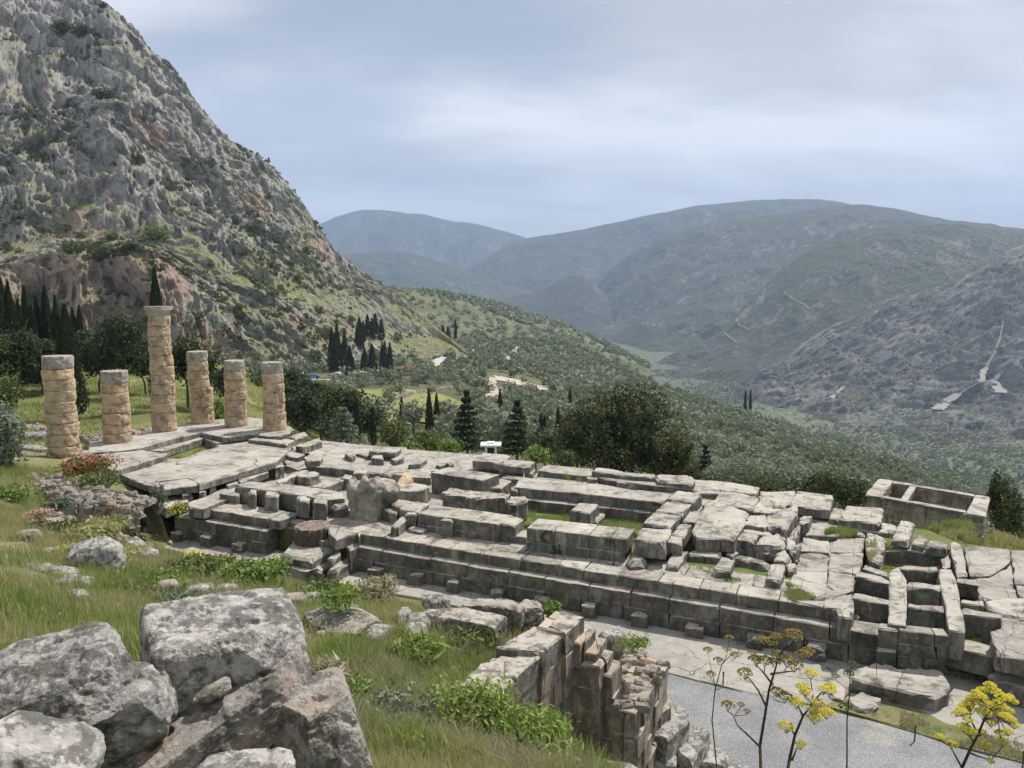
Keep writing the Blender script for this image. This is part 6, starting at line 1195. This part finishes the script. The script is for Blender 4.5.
# ------------------------------------------------------------------ grass
def blades(name, X, Y, Z, h, w_, mat, seed, lean=.35, kind='stuff', wid=1.):
    rg = np.random.RandomState(seed); n = len(X); a = rg.rand(n)*6.283; hh = h*(.45+.75*rg.rand(n)); ww = w_*(.7+.6*rg.rand(n)); b = rg.rand(n)*6.283; l_ = hh*lean*rg.rand(n)*1.6
    B = np.stack([X, Y, Z-.02], -1); sd_ = np.stack([np.cos(a)*ww, np.sin(a)*ww, a*0], -1); tip = B+np.stack([np.cos(b)*l_, np.sin(b)*l_, hh], -1); mid = B*.45+tip*.55-np.stack([np.cos(b)*l_*.22, np.sin(b)*l_*.22, -hh*.08], -1)
    V = np.stack([B-sd_/2, B+sd_/2, mid+sd_*.35, mid-sd_*.35, tip], 1).reshape(-1, 3); i = np.arange(n)*5
    Fq_ = np.concatenate([np.stack([i, i+1, i+2, i+3], -1), np.stack([i+3, i+2, i+4, i+4], -1)])
    me = bpy.data.meshes.new(name); quads = np.stack([i, i+1, i+2, i+3], -1); tris = np.stack([i+3, i+2, i+4], -1)
    me.vertices.add(len(V)); me.vertices.foreach_set('co', V.astype(np.float32).ravel()); me.loops.add(7*n)
    me.loops.foreach_set('vertex_index', np.concatenate([quads.ravel(), tris.ravel()]).astype(np.int32)); me.polygons.add(2*n)
    me.polygons.foreach_set('loop_start', np.concatenate([np.arange(n)*4, 4*n+np.arange(n)*3]).astype(np.int32)); me.update(calc_edges=True)
    o = bpy.data.objects.new(name, me); link(o, None, MATS[mat]); tag(o, kind='stuff'); return o
def scat(n, x0, x1, y0, y1, seed, pw=None, keep=None):
    rg = np.random.RandomState(seed); X_ = x0+(x1-x0)*rg.rand(n); Y_ = y0+(y1-y0)*rg.rand(n); ok = ~inpoly(X_, Y_, LOW)
    ok &= np.abs(X_) < Y_*.95+2
    if keep is not None: ok &= keep(X_, Y_)
    X_, Y_ = X_[ok], Y_[ok]; return X_, Y_, zg(X_, Y_)
def patchy(sc_, thr, seed): return lambda x, y: fbm(np.stack([x/sc_, y/sc_, x*0], -1), 3, seed) > thr
def zgc(X_, Y_):
    return np.concatenate([zg(X_[i:i+20000], Y_[i:i+20000]) for i in range(0, len(X_), 20000)])
_zg = zg
X_, Y_, Z_ = scat(30000, -9, 3, 4.5, 10, 21); blades('slope_grass', X_, Y_, Z_, .28, .010, 'grass_blade', 22)
X_, Y_, Z_ = scat(210000, -28, 1.5, 8.5, 38, 1, keep=patchy(2.2, -.38, 5)); blades('slope_grass', X_, Y_, Z_, .34, .017, 'grass_blade', 2)
X_, Y_, Z_ = scat(60000, -26, 1.5, 9, 38, 3, keep=patchy(1.4, .15, 8)); blades('tall_grass', X_, Y_, Z_, .5, .016, 'grass_blade', 3, .5)
X_, Y_, Z_ = scat(16000, -22, 1.5, 8, 34, 4, keep=patchy(1.2, .2, 9)); blades('dry_grass', X_, Y_, Z_, .5, .014, 'dry_blade', 4, .8)
lawn = [G(*p_, 1.9) for p_ in [(318, 668), (330, 640), (400, 628), (470, 638), (508, 648), (480, 668), (432, 700), (505, 738), (600, 752), (650, 790), (560, 900), (300, 900)]]
X_, Y_, Z_ = scat(300000, -4.2, 2.2, 8.5, 18.9, 5, keep=lambda x, y: inpoly(x, y, lawn) & (fbm(np.stack([x/.9, y/.9, x*0], -1), 4, 61) > -.22)); blades('lawn_grass', X_, Y_, Z_, .27, .014, 'lush_blade', 5, .6)
X_, Y_, Z_ = scat(60000, -4.2, 2.2, 8.5, 18.9, 15, keep=lambda x, y: inpoly(x, y, lawn) & (fbm(np.stack([x/.7, y/.7, x*0], -1), 3, 63) > .05)); blades('dry_grass', X_, Y_, Z_, .42, .010, 'dry_blade', 15, .7)
X_, Y_, Z_ = scat(50000, -4.2, 2.2, 8.5, 18.9, 16, keep=lambda x, y: inpoly(x, y, lawn) & (fbm(np.stack([x/.6, y/.6, x*0], -1), 3, 65) > .12)); blades('tall_grass', X_, Y_, Z_, .46, .016, 'grass_blade', 16, .4)
X_, Y_, Z_ = scat(90000, -72, -12, 44, 108, 6, keep=patchy(5, -.2, 4)); blades('meadow_grass', X_, Y_, Z_, .30, .06, 'grass_blade', 6)
X_, Y_, Z_ = scat(30000, 14, 40, 26, 60, 7, keep=lambda x, y: (y > 37.5-.46*(x-16)+1.5)); blades('far_grass', X_, Y_, Z_, .45, .04, 'grass_blade', 7)
def turf_on(k, pts, z, n, seed, h=.12, mat='lush_blade', w_=.02, cover=-.1):
    q = Q(k, pts, z); a = np.array(q); rg = np.random.RandomState(seed); X_ = a[:, 0].min()+np.ptp(a[:, 0])*rg.rand(n); Y_ = a[:, 1].min()+np.ptp(a[:, 1])*rg.rand(n)
    ok = inpoly(X_, Y_, q) & (fbm(np.stack([X_/.7, Y_/.7, X_*0], -1), 3, seed) > cover); X_, Y_ = X_[ok], Y_[ok]; return blades('turf_grass', X_, Y_, np.full(len(X_), z), h, w_, mat, seed)
turf_on('C6', [(20, 330), (330, 330), (720, 400), (680, 520), (0, 470)], -1.9, 22000, 1, .16)
turf_on('C3', [(300, 160), (560, 92), (680, 120), (430, 220), (360, 215)], -.86, 12000, 2, .16)
turf_on('C7', [(255, 470), (500, 450), (740, 490), (700, 540), (300, 520)], -1.32, 5000, 3)
turf_on('C7', [(240, 600), (330, 590), (420, 640), (560, 650), (600, 670), (500, 670)], -1.31, 3000, 4, cover=.05)
turf_on('C7', [(775, 650), (815, 640), (880, 720), (830, 760), (780, 720)], -1.28, 3500, 5, .16)
turf_on('D2', [(650, 360), (770, 360), (778, 440), (645, 435)], -2.05, 4000, 6, .2)
turf_on('D2', [(330, 155), (530, 160), (530, 230), (340, 215)], -2.05, 6000, 7, .25)
turf_on('D2', [(340, 60), (500, 60), (520, 125), (345, 120)], -2.05, 5000, 8, .25)
turf_on('D2', [(70, 130), (250, 160), (250, 205), (70, 170)], -2.05, 4000, 9, .25)
turf_on('D1', [(240, 470), (580, 490), (560, 600), (230, 600)], -2.05, 9000, 10, .18, 'grass_blade')
turf_on('C8', [(570, 290), (620, 265), (760, 280), (750, 310), (580, 320)], -1.2, 3500, 11, .25)
turf_on('C8', [(800, 300), (850, 300), (870, 400), (820, 460), (795, 400)], -1.1, 2500, 12, .25, 'grass_blade')
turf_on('C8', [(330, 600), (440, 600), (540, 650), (400, 660)], -1.24, 2500, 13, .12)
turf_on('D1', [(360, 420), (620, 330), (760, 370), (1009, 450), (1100, 520), (900, 490), (620, 450)], -2.2, 12000, 14, .3, 'grass_blade', .03)
turf_on('W', [(700, 676), (760, 690), (850, 709), (905, 716), (905, 726), (850, 716), (760, 696), (700, 682)], -2.9, 3000, 15, .12)
turf_on('W', [(900, 712), (1024, 745), (1024, 762), (960, 746), (900, 726)], -2.87, 9000, 16, .14, 'dry_blade', cover=-.05)
turf_on('W', [(365, 572), (600, 612), (840, 660), (840, 667), (600, 618), (365, 578)], -2.88, 6000, 17, .12, cover=.08)
turf_on('C6', [(230, 205), (300, 190), (370, 205), (350, 235), (280, 230)], -.85, 2500, 18, .3)
# ------------------------------------------------------------------ bushes, herbs and flowers near the camera
def bush(label, px, py, y, w_, h, n, size, lm, seed, name='bush', cat='bush', petals=None, stems=0, group=None, asp=1.6):
    x, yy, z = D(px, py, y); t = empty(name, (x, yy, z)); tag(t, label, cat, group)
    V, Fc = leaves(blobs_round(w_, h, 12, seed, .9, .05), n, size, seed+700, nz=.5, asp=asp, shell=(.3, 1.1)); mobj('foliage', V, Fc, MATS[lm], t)
    if petals:
        V, Fc = leaves([(c_, tuple(q*1.12 for q in r_)) for c_, r_ in blobs_round(w_, h, 12, seed, .9, .25)], petals[1], petals[2], seed+800, nz=.5, asp=1.1); mobj('flowers', V, Fc, MATS[petals[0]], t)
    m = MB(); r = random.Random(seed)
    for k in range(max(stems, 3)):
        a = r.random()*6.28; q = .35+.3*r.random(); m.tube([(0, 0, -.15), (math.cos(a)*w_*q*.35, math.sin(a)*w_*q*.35, h*.5), (math.cos(a)*w_*q*.6, math.sin(a)*w_*q*.6, h*(.8+.2*r.random()))], [size*.28, size*.2, size*.08], 5)
    m.build('stems', MATS['green_stalk'], t); return t
bush('leafy green bush sprawling above the flat-topped block', 246, 594, 23.5, 2.0, .95, 2300, .11, 'bush_leaf', 1)
bush('leafy green bush between the pink flowers and the drum plinth', 222, 586, 25, 2.0, .95, 1700, .11, 'bush_leaf', 2)
bush('low green bush left of the leafy ones at the slope foot', 190, 588, 23.5, 2.4, .8, 2400, .10, 'scrub_leaf', 3)
bush('low mixed herb clump under the rubble walls', 150, 604, 21, 2.2, .7, 2200, .09, 'bush_leaf', 4)
bush('green sprig climbing towards the plinth of the drum', 274, 575, 26, 1.3, .5, 600, .1, 'bush_leaf', 5)
bush('dark green low bush at the foot of the drum plinth', 318, 594, 24, 1.6, .35, 1200, .08, 'scrub_leaf', 6)
bush('yellow-green grass clump right of the drum plinth', 346, 596, 23, 1.0, .28, 900, .05, 'bright_leaf', 7, asp=4)
bush('pink flowering valerian bush on the slope before the temple steps', 214, 570, 28, 1.1, .55, 700, .07, 'scrub_leaf', 8, 'flower_bush', 'flowers', ('pink_petal', 700, .06))
bush('second pink flowering bush left of the yellow flowers', 166, 575, 28, .9, .5, 600, .07, 'scrub_leaf', 9, 'flower_bush', 'flowers', ('pink_petal', 260, .06))
bush('yellow flowering clump next to the pink flowers', 195, 566, 28, .9, .5, 500, .07, 'scrub_leaf', 10, 'flower_bush', 'flowers', ('yellow_petal', 480, .06))
bush('reddish flowering bush on top of the crumbling rubble wall', 88, 476, 37, 2.4, .9, 2000, .09, 'scrub_leaf', 11, 'flower_bush', 'flowers', ('red_petal', 1500, .08))
bush('green bush on the rubble wall below the reddish one', 98, 486, 35, 1.9, .6, 1500, .09, 'scrub_leaf', 12)
bush('small yellow flowering plant at the left end of the temple steps', 178, 517, 33, .8, .6, 300, .07, 'scrub_leaf', 13, 'flower_bush', 'flowers', ('yellow_petal', 300, .06))
bush('dry grassy bush at the corner of the rubble wall and the steps', 158, 512, 34, .7, 1.1, 900, .07, 'silver_leaf', 14, asp=4)
bush('yellow flowers in the grass above the tall lichened boulder', 66, 556, 23, 1.1, .35, 500, .06, 'grass_blade', 15, 'flower_bush', 'flowers', ('yellow_petal', 160, .05))
bush('pink flowers in the grass at the upper left', 40, 520, 26, .9, .35, 400, .06, 'grass_blade', 16, 'flower_bush', 'flowers', ('pink_petal', 220, .06))
bush('dark green bush in the shade under the rubble wall', 128, 552, 30, 1.3, .8, 1300, .08, 'dark_leaf', 17)
bush('tangled herbs on top of the lower rubble wall', 95, 538, 26, 2.2, .5, 1600, .08, 'grass_blade', 18, asp=3)
bush('large bright green herb bush in front of the ashlar wall', 478, 756, 10.8, 1.35, 1.05, 7000, .038, 'lush_blade', 19, 'herb_bush', 'bush', asp=2.2)
bush('yellow-green leafy clump at the bottom left of the lawn', 405, 772, 9.2, .8, .42, 2600, .045, 'bright_leaf', 20, 'herb_bush', 'bush', asp=2.)
bush('feathery green herbs at the bottom edge beside the ashlar wall', 532, 772, 10.6, 1.3, .75, 4200, .035, 'lush_blade', 21, 'herb_bush', 'bush', asp=4)
bush('tall green herbs left of the bright bush on the lawn', 440, 735, 11.5, .7, .7, 1600, .045, 'lush_blade', 22, 'herb_bush', 'bush', asp=4)
bush('herbs growing along the left edge of the lawn', 352, 700, 12, .7, .35, 1600, .05, 'bush_leaf', 23, 'herb_bush', 'bush', asp=2.5)
bush('dry grass tuft hanging over the upright grey block', 330, 690, 6.0, .3, .22, 700, .022, 'dry_blade', 24, 'grass_tuft', 'grass tuft', asp=8)
bush('dry grass tuft in the corner between the foreground blocks', 268, 745, 5.1, .4, .2, 900, .02, 'dry_blade', 25, 'grass_tuft', 'grass tuft', asp=9)
bush('weeds on the rubble-topped wall', 634, 648, 17.2, .8, .2, 500, .03, 'grass_blade', 26, 'grass_tuft', 'grass tuft', asp=5)
bush('weeds beside the blocks at the far right of the row beyond the lawn', 552, 622, 19, .5, .5, 500, .05, 'bush_leaf', 27, 'herb_bush', 'bush', asp=3)
bush('green weeds on the slab right of the flat-topped block', 338, 604, 17.5, 1.3, .25, 900, .045, 'bush_leaf', 28, 'herb_bush', 'bush', asp=3)
# ------------------------------------------------------------------ giant fennel
def umbel(m, c, r, seed, n=70):
    rg = random.Random(seed); c = Vector(c)
    for i in range(n):
        u = rg.random()*6.283; v = rg.random()**.6*1.25; d = Vector((math.sin(v)*math.cos(u), math.sin(v)*math.sin(u), math.cos(v)*.75)); p = c+d*r*(.88+.2*rg.random()); s_ = r*.125*(.8+.6*rg.random())
        m.add([p+Vector(q)*s_ for q in ((1, 0, 0), (0, 1, 0), (-1, 0, 0), (0, -1, 0), (0, 0, .9), (0, 0, -.9))], [(0, 1, 4), (1, 2, 4), (2, 3, 4), (3, 0, 4), (1, 0, 5), (2, 1, 5), (3, 2, 5), (0, 3, 5)])
def fennel(label, y, stalks, heads, seed, rad=.0115):
    """stalks: pixel polylines at depth y; heads: (px, py, radius px, petal material, (px, py) where its stem leaves)"""
    b = stalks[0][0]; x, yy, z = D(b[0], b[1], y); g_ = min(gz(x, yy), z-.2); t = empty('giant_fennel', (x, yy, g_)); tag(t, label, 'plant'); T0 = Vector(t.location); r = random.Random(seed)
    for k, s_ in enumerate(stalks):
        P = [Vector(D(px, py, y+.12*math.sin(i*1.3+k)))-T0 for i, (px, py) in enumerate(s_)]
        if k == 0: P = [Vector((0, 0, -.05))]+P
        m = MB(); m.tube([tuple(p) for p in P], [rad*(1-.62*i/(len(P)-1))*(1 if k == 0 else .62) for i in range(len(P))], 7); m.build('stalk', MATS['stalk'], t)
    for k, (px, py, rp, mt, st) in enumerate(heads):
        dy_ = (r.random()-.5)*.28; R_ = rp/F*y*1.05; c = Vector(D(px, py+rp*.5, y+dy_))-T0; m = MB(); umbel(m, c-Vector((0, 0, R_*.35)), R_, seed*40+k, 130 if mt == 'yellow_petal' else 80); hd = m.build('flower_head', MATS[mt], t, smooth=False)
        m = MB(); s0 = Vector(D(st[0], st[1], y))-T0; mid = (s0+c)/2+Vector((0, 0, -R_*.5)); base = c-Vector((0, 0, R_*1.0)); m.tube([tuple(s0), tuple(mid*.5+base*.5-(base-mid)*.0), tuple(base)], [rad*.3, rad*.24, rad*.2], 5)
        for q in range(9):
            a = q*.7; m.tube([tuple(base), tuple(c+Vector((math.cos(a)*R_*.7, math.sin(a)*R_*.7, R_*.1)))], rad*.07, 3, cap=False)
        m.build('flower_stem', MATS['green_stalk' if k % 3 else 'stalk'], hd)
BU, YP = 'brown_umbel', 'yellow_petal'
fennel('tall branching giant fennel with faded brown-green umbels at the bottom', 4.4, [[(761, 775), (760, 745), (765, 715), (769, 690), (775, 670), (779, 655)], [(766, 706), (758, 690), (748, 677)], [(772, 684), (764, 673), (758, 667)], [(760, 747), (748, 735), (738, 726), (733, 715)], [(779, 655), (788, 645), (794, 638)], [(779, 660), (771, 648)], [(771, 674), (784, 672), (795, 671)]],
    [(745, 668, 8, BU, (748, 677)), (756, 655, 8, BU, (758, 667)), (765, 656, 8, BU, (764, 673)), (762, 636, 8, BU, (771, 648)), (770, 637, 8, BU, (771, 648)), (776, 633, 6, BU, (775, 650)), (793, 629, 9, BU, (794, 638)), (797, 634, 7, BU, (794, 640)), (780, 652, 9, BU, (779, 660)), (788, 656, 8, BU, (783, 662)), (795, 660, 9, BU, (790, 668)), (803, 650, 8, BU, (795, 662)), (808, 647, 7, BU, (795, 662)), (777, 687, 7, BU, (772, 692)), (785, 692, 8, BU, (775, 700)), (728, 701, 7, BU, (733, 715)), (741, 702, 4, BU, (735, 715)), (747, 709, 4, BU, (735, 716)), (773, 658, 6, BU, (776, 668)), (752, 650, 5, BU, (758, 667))], 3)
fennel('giant fennel with eight bright yellow umbels right of the brown one', 4.3, [[(786, 780), (790, 757), (795, 735), (803, 716), (811, 706), (813, 695)], [(795, 735), (790, 728)], [(792, 760), (797, 748)], [(803, 716), (798, 706)], [(811, 704), (822, 692)]],
    [(811, 670, 7, YP, (812, 690)), (803, 683, 7, YP, (810, 700)), (805, 689, 6, YP, (810, 702)), (824, 686, 6, YP, (820, 694)), (830, 683, 6, YP, (822, 692)), (797, 698, 8, YP, (798, 706)), (818, 699, 7, YP, (811, 706)), (827, 708, 8, YP, (812, 708)), (815, 713, 8, YP, (806, 714)), (786, 722, 8, YP, (790, 730)), (801, 741, 6, YP, (797, 748)), (813, 706, 6, YP, (809, 710)), (832, 688, 5, YP, (822, 692))], 7)
hs = [(990, 682, 6), (983, 687, 6), (996, 688, 7), (977, 690, 6), (972, 695, 6), (974, 698, 6), (981, 693, 6), (968, 700, 6), (964, 704, 6), (972, 705, 7), (962, 708, 6), (983, 708, 8), (991, 702, 6), (987, 700, 6), (998, 700, 7), (1003, 694, 7), (1009, 694, 6), (1014, 699, 5), (1008, 707, 6), (997, 710, 6), (1006, 713, 7), (1010, 716, 6), (992, 719, 6), (1015, 722, 5), (968, 717, 5), (964, 723, 7), (971, 728, 6), (1001, 730, 6), (981, 729, 5), (956, 711, 4), (940, 734, 5), (952, 741, 6), (985, 742, 6), (1003, 738, 6), (991, 759, 4), (1009, 729, 5)]
fennel('giant fennel with a dense crown of yellow umbels at the lower right', 4.5, [[(961, 785), (962, 768), (970, 750), (978, 735), (984, 720), (992, 706), (997, 700)], [(962, 768), (955, 755), (950, 746)], [(974, 742), (968, 735)], [(978, 735), (972, 722), (969, 714)], [(968, 752), (980, 757), (991, 760)], [(984, 720), (998, 716)]],
    [(x, y, r_, YP, min([(984, 720), (978, 735), (992, 706), (968, 735), (969, 714), (998, 716), (950, 746), (974, 742), (991, 760)], key=lambda q: (q[0]-x)**2+(q[1]-y-8)**2)) for x, y, r_ in hs], 11)
fennel('thin dry giant fennel stem with small grey-green umbels over the pavement', 6.5, [[(716, 800), (717, 770), (712, 720), (715, 690), (722, 664), (727, 655)], [(716, 690), (712, 672)], [(722, 664), (732, 654)]],
    [(729, 635, 5, BU, (727, 652)), (708, 647, 5, BU, (712, 672)), (727, 646, 5, BU, (727, 655)), (735, 652, 5, BU, (732, 654)), (718, 657, 5, BU, (722, 664)), (711, 671, 5, BU, (714, 684))], 5, .008)
fennel('thin green fennel stem with three small umbels right of the yellow ones', 7.0, [[(846, 800), (847, 760), (847, 720), (850, 690), (850, 668)], [(849, 700), (846, 705)]], [(852, 661, 6, 'scrub_leaf', (850, 668)), (849, 670, 6, 'scrub_leaf', (850, 676)), (846, 703, 7, 'scrub_leaf', (848, 708)), (836, 674, 4, 'scrub_leaf', (848, 690))], 6, .01)

r_ = random.Random(31)
for i, (px, py, y, lb) in enumerate([(18, 545, 25, 'yellowish herb clump near the left edge between two pale rocks'), (120, 600, 19.5, 'herb clump below the tall lichened boulder'), (58, 510, 30, 'low grey-green cushion plant at the crest of the slope'), (10, 500, 32, 'low dark cushion plant at the left edge of the slope'), (20, 640, 15, 'weedy clump just above the far left boulder'), (118, 560, 24, 'silvery weeds right of the tall lichened boulder'), (62, 534, 26, 'olive-green weeds above the yellow flowers'), (170, 615, 18.5, 'weeds behind the join of the two big foreground boulders'), (300, 604, 22, 'olive-green weeds left of the grass-tufted slab'), (378, 600, 23, 'weeds beside the small loose stones right of the slab'), (420, 655, 15.5, 'bright weedy clump in the middle of the lawn'), (470, 650, 16.5, 'weeds along the near foot of the broad flat block'), (395, 735, 10.5, 'tall feathery weeds at the bottom of the lawn')]):
    bush(lb, px, py, y, .9+.9*r_.random(), .3+.3*r_.random(), 900, .028+y*.0015, ['grass_blade', 'scrub_leaf', 'silver_leaf', 'bush_leaf', 'dry_blade'][i % 5], 300+i, 'weed_clump', 'weeds', asp=2+r_.random()*4)
